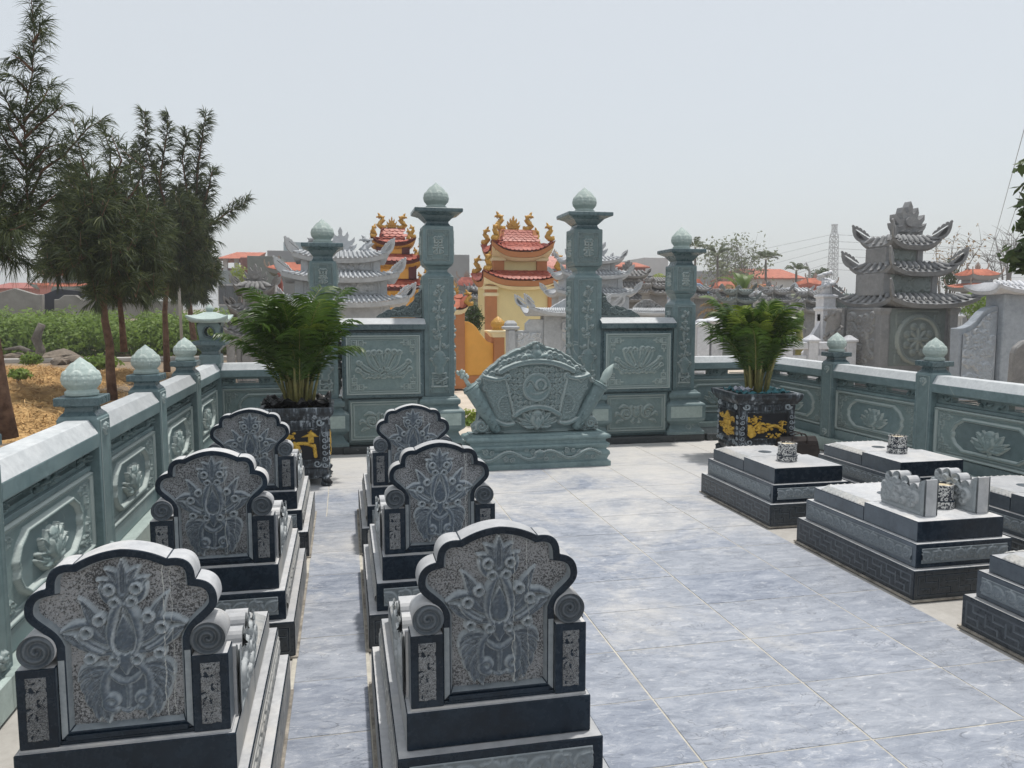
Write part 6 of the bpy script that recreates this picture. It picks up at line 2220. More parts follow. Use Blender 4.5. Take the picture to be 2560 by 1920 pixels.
for i, (px, Y, hw, yt, m_, lab) in enumerate(((1762, 20, 22, 716, 'shrr', 'small grey shrine just right of the short column, before the blue gable'), (1822, 23, 20, 722, 'shrd', 'small dark shrine left of the green-grey shrine behind the palm'), (1912, 21, 24, 728, 'shr', 'small pale shrine between two grey shrines behind the palm'),
        (1938, 27, 18, 716, 'shrd', 'small dark shrine below the red tiled house'), (2016, 22, 26, 738, 'shrr', 'small grey shrine left of the white pillar, low down'), (2086, 24, 20, 724, 'shr', 'small pale shrine right of the white pillar'), (2116, 28, 22, 744, 'shrd', 'small dark shrine close to the dragon pillar'),
        (2398, 19, 26, 762, 'shr', 'small pale shrine in the gap right of the wheel shrine'), (668, 21, 26, 724, 'shr', 'small pale shrine between the weathered and the tall pale shrine'), (1195, 22, 20, 716, 'shrr', 'small grey shrine left of the cream temple'), (1652, 24, 20, 694, 'shrd', 'small dark shrine below the white house'), (1706, 22, 18, 730, 'shr', 'small pale shrine half behind the short right column'))):
    small_shrine(px, Y, lab, [(hw, yt, yt + 8), (hw * 1.3, yt + 18, yt + 27)], M[m_], [(hw * .75, yt + 18, yt + 9), (hw * 1.05, 900, yt + 29)], (yt - 14, yt, hw * .6) if i % 2 else None, .10, rollr=.026, depth=.9)
# roofed enclosure wall between the right gate columns
Y0 = 12.4
c = crop(1480, 560, 280 / 1659)
w_ = lambda x, y: at(*c(x, y), Y0)
t = tag(empty('carved_wall', (w_(860, 1300).x, Y0, 0)), 'low grey roofed stone wall with cloud crest, above the right gate wall', 'wall')
ox = t.location.x
x0, x1 = w_(640, 1300).x - ox, w_(1200, 1300).x - ox
MB().box(x0, x1, 0, .2, 0, w_(860, 1340).z).build('panel', M['shr'], t, .006)
rf = Roof((x0 + x1) / 2, .1, w_(860, 1320).z, (x1 - x0) / 2 + .1, .26, w_(860, 1255).z, (x1 - x0) / 2 + .04, .1, .03, .9)
o = rf.shell('roof', M['shr'], t, fascia=[('fascia', M['shr'], -.04, -.004, (0, .02))]); rf.rolls(o, M['shr'], 26, 0, .018, name='roof_rolls')
q = [(w_(x, y).x - ox, w_(x, y).z) for x, y in ((620, 1250), (680, 1190), (740, 1150), (800, 1120), (860, 1110), (910, 1135), (960, 1170), (1010, 1200), (1060, 1240))]
q = scallop(q, .3)
r = Rel(q[0][0], q[-1][0], min(z_ for _, z_ in q), max(z_ for _, z_ in q) + .03, .010)
d = r.sdf(q + [(q[-1][0], q[0][1] - .02), (q[0][0], q[0][1] - .02)])
cloud(r, [(random.uniform(q[0][0], q[-1][0]), random.uniform(q[0][1], q[0][1] + .25)) for _ in range(40)], .05, .03, 1.2, 71)
link('crest', r.mesh('crest', M['shrr'], keep=d, skirt=.10), t, (0, .04, 0))
# ================================================================== trees, yard, houses and skyline
def leaves(P, N, size, asp=.45, seed=0, jit=.5):
    """one small folded-free leaf quad at each point, facing roughly along N"""
    rs = np.random.default_rng(seed)
    n = len(P)
    N = N + rs.normal(0, jit, (n, 3)); N /= np.linalg.norm(N, axis=1, keepdims=True) + 1e-9
    A = np.cross(N, rs.normal(0, 1, (n, 3))); A /= np.linalg.norm(A, axis=1, keepdims=True) + 1e-9
    B = np.cross(N, A)
    s = (size * rs.uniform(.6, 1.3, n))[:, None]
    V = np.stack([P - A * s, P + B * s * asp, P + A * s, P - B * s * asp], 1).reshape(-1, 3)
    F = np.arange(4 * n).reshape(n, 4)
    return V, F


def blob_pts(n, c, r, seed, shell=.55):
    rs = np.random.default_rng(seed)
    d = rs.normal(0, 1, (n, 3)); d /= np.linalg.norm(d, axis=1, keepdims=True)
    q = (shell + (1 - shell) * rs.random(n) ** .6)[:, None]
    lump = 1 + .18 * np.sin(d[:, :1] * 7 + seed) * np.cos(d[:, 2:] * 6 + seed)
    return np.array(c) + d * q * lump * np.array(r), d


M['hedge'] = leafmat('hedge_leaf', (.060, .115, .016), (.20, .29, .045), .55, .3)
M['bushy'] = leafmat('dark_bush_leaf', (.022, .045, .012), (.07, .11, .025), .5, .2)
M['yellowleaf'] = leafmat('yellow_green_leaf', (.14, .20, .03), (.34, .40, .08), .5, .35)
M['greyleaf'] = leafmat('grey_green_leaf', (.10, .125, .07), (.22, .25, .14), .6, .25)
M['casu'] = leafmat('casuarina_needle', (.022, .040, .018), (.060, .080, .030), .6, .2)
M['casu2'] = leafmat('casuarina_needle_pale', (.045, .07, .022), (.12, .14, .045), .6, .25)  # paler green for a random share of the needles
M['bark'] = plain('reddish_bark', (.115, .055, .035), .9, .45, 10, bump=.8, bscale=30, c2=(.22, .13, .085))
M['barkg'] = plain('grey_bark', (.13, .115, .10), .9, .35, 12, bump=.6)
M['straw'] = plain('straw', (.44, .25, .085), .8, .35, 3.0, c2=(.64, .42, .18))
M['banana'] = leafmat('banana_leaf', (.05, .10, .018), (.15, .22, .05), .45, .3)
M['dryleaf'] = leafmat('dry_banana_leaf', (.20, .13, .07), (.38, .28, .16), .7, .2)


def casuarina(name, label, Y, trunk, limbs, fill, n_need, seed, depth=.8, nl=.20, r0=.11, width=.0055, lw=.5):
    """feathery tree: trunk and limbs given as photo pixels at distance Y; fill = (ellipse centre px, py, rx, ry in px, number of boughs)"""
    rs = np.random.default_rng(seed)
    pt = lambda p, dy=0.0: at(p[0], p[1], Y + dy)
    t0 = ground(*trunk[0], -.05) if False else pt(trunk[0])
    t = tag(empty(name, (t0.x, Y, -.05)), label, 'tree', 'feathery trees in the left yard')
    L0 = t.location
    tk = MB()
    P = [pt(p) - L0 for p in trunk]
    tk.tube(P, list(np.linspace(r0, r0 * .45, len(P))), 10)
    paths = []
    for l in limbs:
        dy = rs.uniform(-depth, depth) * .4
        q = [pt(p, dy * i / len(l)) - L0 for i, p in enumerate(l)]
        paths.append((q, lw))
        tk.tube(q, list(np.linspace(.020 * Y / 10, .003, len(q))), 6)
    top = P[-1]
    for (cx, cy, rx, ry, n) in fill:
        for i in range(n):
            a, b = rs.uniform(0, 6.283), rs.uniform(-1, 1)
            s_ = rs.uniform(.45, 1.0)
            e = pt((cx + rx * s_ * math.cos(a) * math.sqrt(1 - b * b * .3), cy - ry * s_ * (b * .85)), depth * s_ * math.sin(a)) - L0
            k = rs.uniform(.15, .95)
            st = P[max(0, len(P) - 2)].lerp(P[-1], k) if e.z > P[-2].z else P[-2].lerp(P[-1], .3)
            mid = st.lerp(e, .5) + Vector((rs.uniform(-.1, .1), rs.uniform(-.1, .1), .12))
            paths.append(([st, mid, e, e + Vector((rs.uniform(-.1, .1), rs.uniform(-.1, .1), rs.uniform(.05, .35)))], 1.0))
            tk.tube(paths[-1][0], [.012, .008, .005, .002], 5)
    tk.build('trunk', M['bark'], t, smooth=True)
    V = []
    tot = sum(w_ * sum((b - a).length for a, b in zip(p[:-1], p[1:])) for p, w_ in paths)
    for p, w_ in paths:
        p = np.array([list(v) for v in p])
        seg = np.linalg.norm(np.diff(p, axis=0), axis=1); L_ = seg.sum()
        n = int(n_need * w_ * L_ / tot)
        cum = np.concatenate([[0], np.cumsum(seg)]) / L_
        nt_ = max(3, n // 14)                                        # twigs along the bough, each a brush of needles
        u = .06 + .94 * (np.arange(nt_) + rs.random(nt_)) / nt_
        base = np.stack([np.interp(u, cum, p[:, k]) for k in range(3)], 1)
        tang = np.stack([np.interp(np.clip(u + .03, 0, 1), cum, p[:, k]) for k in range(3)], 1) - np.stack([np.interp(np.clip(u - .03, 0, 1), cum, p[:, k]) for k in range(3)], 1)
        tang /= np.linalg.norm(tang, axis=1, keepdims=True) + 1e-9
        out = rs.normal(0, 1, (nt_, 3)); out -= (out * tang).sum(1, keepdims=True) * tang; out /= np.linalg.norm(out, axis=1, keepdims=True) + 1e-9
        tl = rs.uniform(.08, .26, nt_)[:, None] * (1.15 - .70 * u[:, None])
        tipv = out * .8 + tang * .75
        for j in range(14):
            q = rs.random((nt_, 1))
            s0 = base + tipv * tl * q
            dv = tipv * .9 + rs.normal(0, .30, (nt_, 3)) + np.array([0, 0, -.42])
            dv /= np.linalg.norm(dv, axis=1, keepdims=True)
            ln = nl * rs.uniform(.5, 1.15, (nt_, 1))
            e = s0 + dv * ln + np.array([0, 0, -.18]) * ln
            m_ = (s0 + e) / 2 + np.array([0, 0, .12]) * ln
            side = np.cross(dv, rs.normal(0, 1, (nt_, 3))); side /= np.linalg.norm(side, axis=1, keepdims=True) + 1e-9
            V.append(np.stack([s0 - side * width, s0 + side * width, m_ + side * width * .9, e, m_ - side * width * .9], 1))
    V = np.concatenate(V)
    n = len(V)
    I = np.arange(n)[:, None] * 5
    F = np.concatenate([I + np.array([[0, 1, 2, 4]]), I + np.array([[4, 2, 3, 3]])])
    F4 = (I + np.array([[0, 1, 2, 4]]))
    F3 = (I + np.array([[4, 2, 3]]))
    me = bpy.data.meshes.new('crown')
    vv = V.reshape(-1, 3).astype(np.float32)
    me.vertices.add(len(vv)); me.vertices.foreach_set('co', vv.ravel())
    idx = np.concatenate([F4.ravel(), F3.ravel()]).astype(np.int32)
    me.loops.add(len(idx)); me.loops.foreach_set('vertex_index', idx)
    me.polygons.add(2 * n)
    me.polygons.foreach_set('loop_start', np.concatenate([np.arange(n) * 4, 4 * n + np.arange(n) * 3]).astype(np.int32))
    me.polygons.foreach_set('loop_total', np.concatenate([np.full(n, 4), np.full(n, 3)]).astype(np.int32))
    me.materials.append(M['casu']); me.materials.append(M['casu2'])
    me.polygons.foreach_set('material_index', np.tile((rs.random(n) < .3).astype(np.int32), 2))
    me.update(calc_edges=True)
    link('crown', me, t)
    return t


c1 = crop(0, 0, 640 / 1517)
L1 = lambda *p: [c1(*q) for q in p]
casuarina('casuarina_tree', 'tall feathery tree at the left edge, its thin top reaching out of the picture', 8.7,
          [(20, 1096), (2, 1000), (-12, 900), (-30, 780), (-40, 690), (-30, 620)],
          [[(-35, 660)] + L1((0, 1395), (80, 1340), (150, 1260), (165, 1200), (150, 900), (140, 680), (190, 450), (205, 200), (180, -60), (172, -200)),
           L1((165, 1200), (250, 1010), (380, 920), (440, 850), (520, 760), (600, 715)), L1((150, 1000), (60, 880), (0, 780), (-60, 700)), L1((145, 820), (230, 740), (330, 660), (385, 610)),
           L1((140, 720), (250, 600), (300, 500)), L1((160, 1150), (80, 1250), (0, 1150), (-80, 1000)), L1((150, 900), (60, 760), (20, 680)), L1((145, 1280), (240, 1230), (330, 1150)), L1((80, 1340), (60, 1430), (90, 1520), (190, 1580)), L1((0, 1395), (20, 1500), (80, 1560)),
           L1((170, 550), (110, 480), (70, 440)), L1((195, 420), (120, 350), (75, 325)), L1((200, 250), (240, 180), (230, 130)), L1((165, 1000), (270, 880), (350, 850)), L1((150, 780), (60, 640), (30, 575)), L1((160, 1100), (200, 1000), (190, 950)), L1((-40, 1300), (0, 1150), (40, 1050)), L1((-60, 1200), (-20, 1000), (10, 900))],
          [(10, 500, 100, 110, 6), (50, 560, 60, 50, 3)], 12000, 21, .7, .17, .10, .0036, 1.0)
casuarina('casuarina_tree', 'dense dark feathery tree with a reddish trunk standing in the straw', 12.4,
          [(282, 1000), (276, 930), (274, 860), (262, 800), (258, 740), (280, 640), (282, 520)],
          [L1((640, 1300), (650, 1050), (655, 900), (605, 745)), L1((640, 1150), (720, 950), (660, 800)), L1((600, 1200), (500, 1000), (430, 700)), L1((700, 1250), (800, 1130), (860, 1000), (700, 870)), L1((600, 1300), (480, 1080), (380, 900))],
          [(255, 610, 160, 130, 120), (300, 660, 130, 110, 80), (230, 500, 90, 80, 36), (190, 640, 90, 90, 40), (340, 590, 70, 80, 26)], 76000, 22, 1.6, .22, .070, .0060, 1.0)
casuarina('casuarina_tree', 'dark feathery tree with three thin spires, left of the stone lantern', 17.5,
          [(418, 930), (415, 850), (412, 780), (418, 700), (425, 600)],
          [L1((960, 1500), (980, 1250), (940, 1080), (870, 900), (855, 660)), L1((900, 1400), (860, 1220), (830, 950), (820, 840)), L1((1000, 1300), (945, 1080), (980, 850), (1005, 690)), L1((1100, 1500), (1120, 1200), (1080, 950), (1110, 780)), L1((1150, 1400), (1170, 1000), (1200, 800), (1220, 680)), L1((1100, 1450), (1250, 1330), (1350, 1260), (1470, 1190)), L1((1180, 1300), (1240, 1100), (1260, 1000)), L1((1000, 1400), (780, 1100), (760, 880))],
          [(455, 610, 75, 130, 60), (440, 690, 100, 70, 46), (470, 520, 45, 80, 20)], 60000, 23, 1.6, .22, .070, .0075, 1.6)
casuarina('casuarina_tree', 'dark feathery tree half hidden behind the spired one, by the lantern', 24.0,
          [(485, 850), (478, 800), (472, 740), (476, 680)], [[(476, 700), (500, 620), (520, 540)]],
          [(495, 690, 55, 75, 50), (470, 720, 60, 50, 30)], 20000, 24, 1.4, .28, .09, .012)
casuarina('casuarina_tree', 'slender feathery tree standing between the two dark ones', 14.5,
          [(310, 880), (306, 820), (300, 760), (305, 700)], [[(305, 720), (320, 640), (330, 560)]],
          [(310, 710, 90, 60, 40)], 14000, 25, 1.0, .22, .06, .007)

# ---- hedge
def hedge():
    rs = np.random.default_rng(5)
    V, F, k = [], [], 0
    Pp, Nn = [], []
    for i in range(260):
        px = rs.uniform(-160, 640)
        dy = rs.uniform(0, 3.0)
        g_ = ground(px, 868, -.05)
        c = (g_.x, 25.5 + dy, rs.uniform(.15, .72) + dy * .10)
        p, d = blob_pts(230, c, (rs.uniform(.5, 1.0), rs.uniform(.4, .8), rs.uniform(.35, .62)), i, .6)
        Pp.append(p); Nn.append(d)
    P, N = np.concatenate(Pp), np.concatenate(Nn)
    V, F = leaves(P, N + np.array([0, -.2, .5]), .075, .42, 3)
    o = link('shrubbery', np_mesh('shrubbery', V, F, M['hedge'], False))
    tag(o, 'mass of bright green shrubs along the path in the left yard', 'shrubs', kind='stuff')


hedge()
g = MB().box(-16, -2.2, 23.6, 24.6, -.05, -.02)
tag(g.build('path', M['pave']), kind='structure')
tag(MB().box(-16, -2.5, 22.9, 23.25, -.049, .06).build('kerb', M['screed'], None, .01), kind='structure')

# ---- straw
def straw():
    rs = np.random.default_rng(8)
    n = 15000
    cen = [ground(30, 1010, 0), ground(120, 960, 0), ground(60, 1060, 0), ground(200, 950, 0), ground(300, 940, 0), ground(20, 930, 0), ground(150, 1000, 0), ground(90, 940, 0)]
    hh = [.36, .30, .30, .24, .18, .16, .26, .26]
    ci = rs.integers(0, len(cen), n)
    C = np.array([[v.x, v.y] for v in cen])[ci]
    o = rs.normal(0, .55, (n, 2)) * np.array([1.0, 1.3])
    P2 = C + o
    h = np.zeros(n)
    for c, q in zip(cen, hh):
        h = np.maximum(h, q * np.exp(-(((P2[:, 0] - c.x) / .62) ** 2 + ((P2[:, 1] - c.y) / .85) ** 2)))
    keep = P2[:, 0] < -1.75
    P2, h = P2[keep], h[keep]; n = len(h)
    a = rs.uniform(0, 6.283, n)
    L_ = rs.uniform(.10, .32, n)
    d = np.stack([np.cos(a), np.sin(a)], 1) * L_[:, None]
    z = -.045 + h * rs.uniform(.55, 1.05, n)
    bend = rs.normal(0, .05, (n, 2))
    A = np.concatenate([P2 - d / 2, (z + rs.uniform(-.03, .02, n))[:, None]], 1)
    B = np.concatenate([P2 + bend, (z + rs.uniform(.0, .05, n))[:, None]], 1)
    E = np.concatenate([P2 + d / 2, (z + rs.uniform(-.04, .03, n))[:, None]], 1)
    w_ = rs.uniform(.003, .006, n)[:, None]
    s_ = np.stack([-np.sin(a), np.cos(a), rs.uniform(-.3, .3, n)], 1) * w_
    V = np.stack([A - s_, A + s_, B + s_, B - s_, E + s_, E - s_], 1).reshape(-1, 3)
    I = np.arange(n)[:, None] * 6
    F = np.concatenate([I + [[0, 1, 2, 3]], I + [[3, 2, 4, 5]]])
    o = link('straw', np_mesh('straw', V, F, M['straw'], False))
    tag(o, 'heaps of loose golden straw on the ground of the left yard', 'straw', kind='stuff')
    # the packed heap under the loose stalks
    gx, gy = np.meshgrid(np.linspace(-8, -1.75, 90), np.linspace(7.5, 19, 120))
    zz_ = np.full(gx.shape, -.09)
    for c, q in zip(cen, hh):
        zz_ = np.maximum(zz_, -.09 + (q + .06) * .86 * np.exp(-(((gx - c.x) / .62) ** 2 + ((gy - c.y) / .85) ** 2)))
    zz_ += np.random.default_rng(2).normal(0, .008, gx.shape)
    I = np.arange(gx.size).reshape(gx.shape)
    F = np.stack([I[:-1, :-1], I[:-1, 1:], I[1:, 1:], I[1:, :-1]], -1).reshape(-1, 4)
    keep = zz_ > -.085
    kv = keep.ravel()
    F = F[kv[F].any(1)]
    o2 = link('straw_heap', np_mesh('straw_heap', np.stack([gx, gy, zz_], -1).reshape(-1, 3), F, M['straw'], True))
    tag(o2, 'packed core of the golden straw heaps in the left yard', 'straw', kind='stuff')


straw()


def rock(name, x, y, z, r, seed, mat, label, group):
    rs = np.random.default_rng(seed)
    b = bmesh.new()
    bmesh.ops.create_icosphere(b, subdivisions=2, radius=1)
    for v in b.verts:
        k = 1 + rs.uniform(-.22, .22)
        v.co = Vector((v.co.x * r * k * 1.3, v.co.y * r * k, v.co.z * r * k * .6))
    me = bpy.data.meshes.new(name); b.to_mesh(me); b.free(); me.materials.append(mat)
    o = link(name, me, None, (x, y, z), (0, 0, rs.uniform(0, 6)))
    return tag(o, label, 'rock', group)


M['rock'] = plain('earth_rock', (.17, .14, .11), .95, .4, 9, bump=.6)
for i, (px, py, r, lab) in enumerate(((158, 902, .42, 'largest brown rock between straw and path, behind the nearest lotus post'), (150, 912, .20, 'flat grey stone in front of the largest rock'), (128, 905, .22, 'brown stone left of the largest rock'), (185, 908, .25, 'brown stone right of the largest rock'), (40, 900, .22, 'dark stone at the left edge before the path'))):
    q = ground(px, py, -.05)
    rock('rock', q.x, q.y, .02, r, 60 + i, M['rock'], lab, 'rocks at the edge of the straw')


def shrub(px, py, Y, rx, rz, n, size, mat, label, stem=True, cat='shrub', name='shrub', group=None, base=None):
    p = at(px, py, Y)
    zb = -.05 if base is None else base
    t = tag(empty(name, (p.x, Y, zb)), label, cat, group)
    P, N = blob_pts(n, (0, 0, p.z - zb), (rx, rx * .8, rz), int(px + py) % 97, .35)
    V, F = leaves(P, N + np.array([0, 0, .4]), size, .4, int(px) % 31)
    link('foliage', np_mesh('foliage', V, F, mat, False), t)
    if stem:
        b = MB()
        for k in range(4): b.tube([(random.uniform(-.05, .05), random.uniform(-.05, .05), 0), (random.uniform(-.3, .3) * rx, random.uniform(-.2, .2) * rx, (p.z - zb) * .6), (random.uniform(-.7, .7) * rx, random.uniform(-.6, .6) * rx, p.z - zb + random.uniform(-.3, .6) * rz)], [.02 + .02 * rx, .012 + .012 * rx, .004], 6)
        b.build('stem', M['barkg'], t, smooth=True)
    return t


shrub(48, 935, 15, .20, .10, 260, .05, M['hedge'], 'small leafy plant with a bent dark stem in the straw')
shrub(250, 906, 18.5, .42, .17, 500, .07, M['hedge'], 'low green plant left of the tree with the reddish trunk')
shrub(78, 897, 20, .25, .15, 300, .06, M['hedge'], 'small green plant before the white stump')
shrub(1178, 1050, 9.6, .14, .16, 260, .040, M['yellowleaf'], 'patch of green weeds at the foot of the tall left column', False, 'weeds', 'weeds')
shrub(1150, 1062, 9.4, .16, .07, 180, .032, M['hedge'], 'low weeds on the pavement just inside the gate opening', False, 'weeds', 'weeds')
q = ground(98, 900, -.05)
st = MB().tube([(0, 0, 0), (.05, 0, .3), (-.05, 0, .6), (.12, 0, 1.0)], [.17, .12, .13, .10], 9)
st.tube([(-.05, 0, .15), (-.5, .1, .35), (-.9, .1, .3)], [.07, .06, .03], 7)
tag(st.build('tree_stump', M['barkg'], None, smooth=True, loc=(q.x, q.y, -.05)), 'pale leaning dead stump before the path in the left yard', 'stump')
q = ground(457, 905, -.05)
tag(MB().tube([(0, 0, 0), (-.02, 0, 2.0), (-.05, 0, at(455, 690, q.y).z)], [.04, .035, .03], 8).build('pole', M['screed'], None, smooth=True, loc=(q.x, q.y, -.05)), 'thin grey pole rising beside the stone lantern', 'pole')

# ---- walls and houses
M['plaster'] = plain('grey_plaster', (.235, .225, .205), .9, .3, .8, bump=.3, c2=(.34, .33, .31))
M['navy'] = plain('navy_shade', (.008, .010, .022), .6, .3, 2)  # dark navy in place of the shade inside openings
M['bluegrey'] = plain('blue_grey_house_wall', (.30, .36, .38), .8, .12, .6)
M['whitewall'] = plain('white_house_wall', (.55, .56, .56), .8, .1, .6)
M['greywall'] = plain('grey_house_wall', (.26, .27, .28), .8, .12, .6)
M['olive'] = plain('pale_olive_wall', (.33, .36, .26), .85, .15, .8)
M['blue'] = plain('light_blue_wall', (.26, .37, .52), .8, .1, .8)
M['pink'] = plain('pink_wall', (.52, .22, .18), .8, .12, .8)
M['metal'] = plain('dark_green_sheet', (.12, .135, .12), .5, .2, 2.0)
M['brick'] = plain('dark_brick_red', (.22, .065, .05), .85, .3, 8)
M['glass'] = plain('dark_window_pane', (.03, .04, .05), .15, .2, 2)
M['steel'] = plain('grey_steel', (.42, .43, .44), .6, .15, 1)


def wallpoly(name, label, cat, Y, pts, mat, depth=.3, group=None, cr=None):
    cr = cr or (lambda x, y: (x, y))
    P = [at(*cr(*p), Y) for p in pts]
    o0 = P[0]
    zmin = min(p.z for p in P)
    o = MB().prism([(p.x - o0.x, p.z) for p in P], 0, depth, 'y').build(name, mat, None, .02, loc=(o0.x, Y, 0))
    return tag(o, label, cat, group)


c7 = crop(0, 640, 300 / 1914)
wallpoly('garden_wall', 'long grey plaster wall with a shallow gable behind the shrubs', 'wall', 33, [(-500, 1000), (-500, 620), (0, 578), (230, 512), (520, 600), (575, 612), (668, 612), (668, 1000)], M['plaster'], .3, None, c7)
wallpoly('garden_wall', 'grey plaster wall right of the dark opening, behind the shrubs', 'wall', 32.5, [(862, 1000), (862, 690), (930, 690), (1020, 622), (1200, 622), (1300, 700), (2900, 720), (2900, 1000)], M['plaster'], .3, None, c7)
wallpoly('backdrop', 'dark navy tarpaulin for the shade in the doorway between the grey walls', 'backdrop', 34.5, [(640, 1000), (640, 630), (760, 590), (930, 520), (1300, 560), (1300, 1000)], M['navy'], .3, None, c7)  # dark sheet standing in for the shaded doorway between the walls


def house(name, label, Y, px0, px1, py_eave, py_base, wall, roof=None, py_ridge=None, depth=6, cat='house', group='houses on the skyline', over=.3, wins=0, gable=False):
    a, b = at(px0, py_eave, Y), at(px1, py_eave, Y)
    cx = (a.x + b.x) / 2
    hw = (b.x - a.x) / 2
    zb = max(-.05, at(px0, py_base, Y).z) if py_base else -.05
    t = tag(empty(name, (cx, Y, 0)), label, cat, group)
    w_ = MB().box(-hw, hw, 0, depth, zb, a.z).build('wall', wall, t, .02)
    if roof:
        zr_ = at(px0, py_ridge, Y + depth * .4).z
        hx = hw + over
        MB().add([(-hx, -over, a.z - .05), (hx, -over, a.z - .05), (hx, depth + over, a.z - .05), (-hx, depth + over, a.z - .05), (-hx * .96, depth * .45, zr_), (hx * .96, depth * .45, zr_), (-hx, -over, a.z + .05), (hx, -over, a.z + .05)],
                 [(0, 1, 7, 6), (6, 7, 5, 4), (2, 3, 4, 5), (0, 6, 4, 3), (1, 2, 5, 7), (0, 3, 2, 1)]).build('roof', roof, t)
    n = wins
    for i in range(n):
        x = -hw + (i + .5) * 2 * hw / n
        h = a.z - zb
        wn = MB().box(x - .35, x + .35, -.06, .02, a.z - h * .65, a.z - h * .25).build('window', M['whitewall'], t, .01)
        MB().box(x - .28, x + .28, -.075, -.061, a.z - h * .62, a.z - h * .28).build('pane', M['glass'], wn)
    return t


def temple_far(label, Y, px, py_top, py_eave, hw, wall, roof, h2=None, base=True, group='far temples with upswept roofs'):
    """small far temple: one or two upswept roofs over a body"""
    p = at(px, py_eave, Y)
    s = Y * 1.05 / FPX
    t = tag(empty('far_temple', (p.x, Y + 1.2, 0)), label, 'temple', group)
    lv = [(hw, py_top, py_eave)] + ([(hw * 1.3, h2[0], h2[1])] if h2 else [])
    for i, (h_, yt, ye) in enumerate(lv):
        rf = Roof(0, 0, at(px, ye, Y).z, h_ * s, h_ * s * .75, at(px, yt, Y).z, h_ * s * .55, .12 if i == 0 else h_ * s * .5, .12 * h_ * s, .9)
        o = rf.shell('roof', roof, t, fascia=[('fascia', wall, -.16, -.01, (0, .1))])
        for side in range(4):
            q_ = rf.P(side, -1, .02); d = Vector((q_.x, q_.y, 0)).normalized()
            link('roof_horn', CURL, o, q_ - d * .16, (0, 0, math.atan2(d.y, d.x)), .24)
    if True:
        for sg in (-1, 0, 1): link('ridge_ornament', CURL if sg else FARFL, t, (sg * hw * s * .45, 0, at(px, py_top, Y).z), (0, 0, 0 if sg >= 0 else math.pi), .22)
    zt_ = at(px, py_eave, Y).z
    MB().box(-hw * s * .72, hw * s * .72, -hw * s * .5, hw * s * .5, -.05, zt_ - .02).build('wall', wall, t)
    return t


M['ornament'] = plain('grey_ridge_ornament', (.34, .27, .23), .8, .3, 6)
CURL = curl('roof_horn', M['ornament'], .12)
FARFL = flame('ridge_ornament', M['ornament'], .12)
house('house', 'long low house with a faded red roof behind the left grey wall', 60, -20, 82, 722, None, M['pink'], M['redtile'], 706, 8)
temple_far('blue-grey temple with orange upswept roof half behind the dense dark tree', 46, 150, 664, 688, 46, M['bluegrey'], M['orangetile'], (706, 716))
temple_far('small red temple roof between the low red house and the blue-grey temple', 42, 90, 706, 713, 13, M['pink'], M['orangetile'])
k1 = crop(500, 540, 360 / 1866)
t = house('house', 'grey house with an open red-roofed terrace, right of the dark trees', 70, k1(230, 0)[0], k1(520, 0)[0], k1(0, 705)[1], None, M['bluegrey'], None, wins=3)
o_ = t.location
for x_ in (240, 325, 470):
    p = at(*k1(x_, 700), 70) - o_
    MB().box(p.x - .18, p.x + .18, .2, .6, at(*k1(x_, 705), 70).z, at(*k1(x_, 550), 70).z).build('post', M['whitewall'], t)
pa, pb = at(*k1(225, 555), 70) - o_, at(*k1(720, 555), 70) - o_
zr_ = at(*k1(300, 465), 73).z
MB().add([(pa.x, -.6, pa.z + o_.z), (pb.x, -.6, pb.z), (pb.x + .6, 3, zr_), (pa.x + 1.2, 3, zr_), (pa.x, 6, pa.z), (pb.x, 6, pb.z)], [(0, 1, 2, 3), (3, 2, 5, 4), (0, 3, 4), (1, 5, 2)]).build('roof', M['orangetile'], t)
MB().box((at(*k1(180, 0), 70) - o_).x, (at(*k1(470, 0), 70) - o_).x, .8, 3, at(*k1(0, 725), 70).z, at(*k1(0, 665), 70).z).build('parapet', M['pink'], t)
house('house', 'long dark green metal-clad building beside the red terrace roof', 66, k1(610, 0)[0], k1(1050, 0)[0], k1(0, 515)[1], None, M['metal'], None, depth=8)
house('house', 'dark red annexe between terrace house and metal building', 67, k1(520, 0)[0], k1(612, 0)[0], k1(0, 535)[1], None, M['brick'], None, depth=6)
house('house', 'tall blue-grey flat-roofed house left of the short column', 80, k1(1080, 0)[0], k1(1440, 0)[0], k1(0, 335)[1], None, M['bluegrey'], None, depth=9, wins=2)
house('house', 'wide grey house block with balcony behind the short left column', 76, k1(870, 0)[0], k1(1420, 0)[0], k1(0, 445)[1], None, M['greywall'], None, depth=9, wins=4)
temple_far('stone temple with orange tiled roof behind the small weathered shrine', 27, k1(1250, 0)[0], k1(0, 575)[1], k1(0, 700)[1], 66, M['greywall'], M['orangetile'])
wallpoly('brick_pillar', 'slim brown brick pillar right of the small weathered shrine', 'pillar', 20, [(970, 1500), (970, 870), (995, 800), (1000, 735), (1030, 735), (1040, 800), (1062, 870), (1062, 1500)], M['brick'], .4, None, k1)
shrub(*k1(500, 770), 40, .42, .62, 420, .08, M['yellowleaf'], 'yellow-green young tree behind the small weathered shrine', True, 'tree', 'young_tree')
k3 = crop(1120, 520, 320 / 1327)
house('house', 'plain grey building right of the tall left column', 60, k3(0, 0)[0], k3(222, 0)[0], k3(0, 482)[1], None, M['greywall'], None, depth=8)
MB().box(1.2, 4.4, -.6, .2, at(*k3(200, 545), 60).z, at(*k3(200, 530), 60).z).build('canopy', M['whitewall'], [o for o in bpy.data.objects if o.get('label', '').startswith('plain grey building')][0])
temple_far('grey stone temple with red roof left of the cream temple', 28, k3(250, 0)[0], k3(0, 705)[1], k3(0, 800)[1], 26, M['greywall'], M['redtile'])
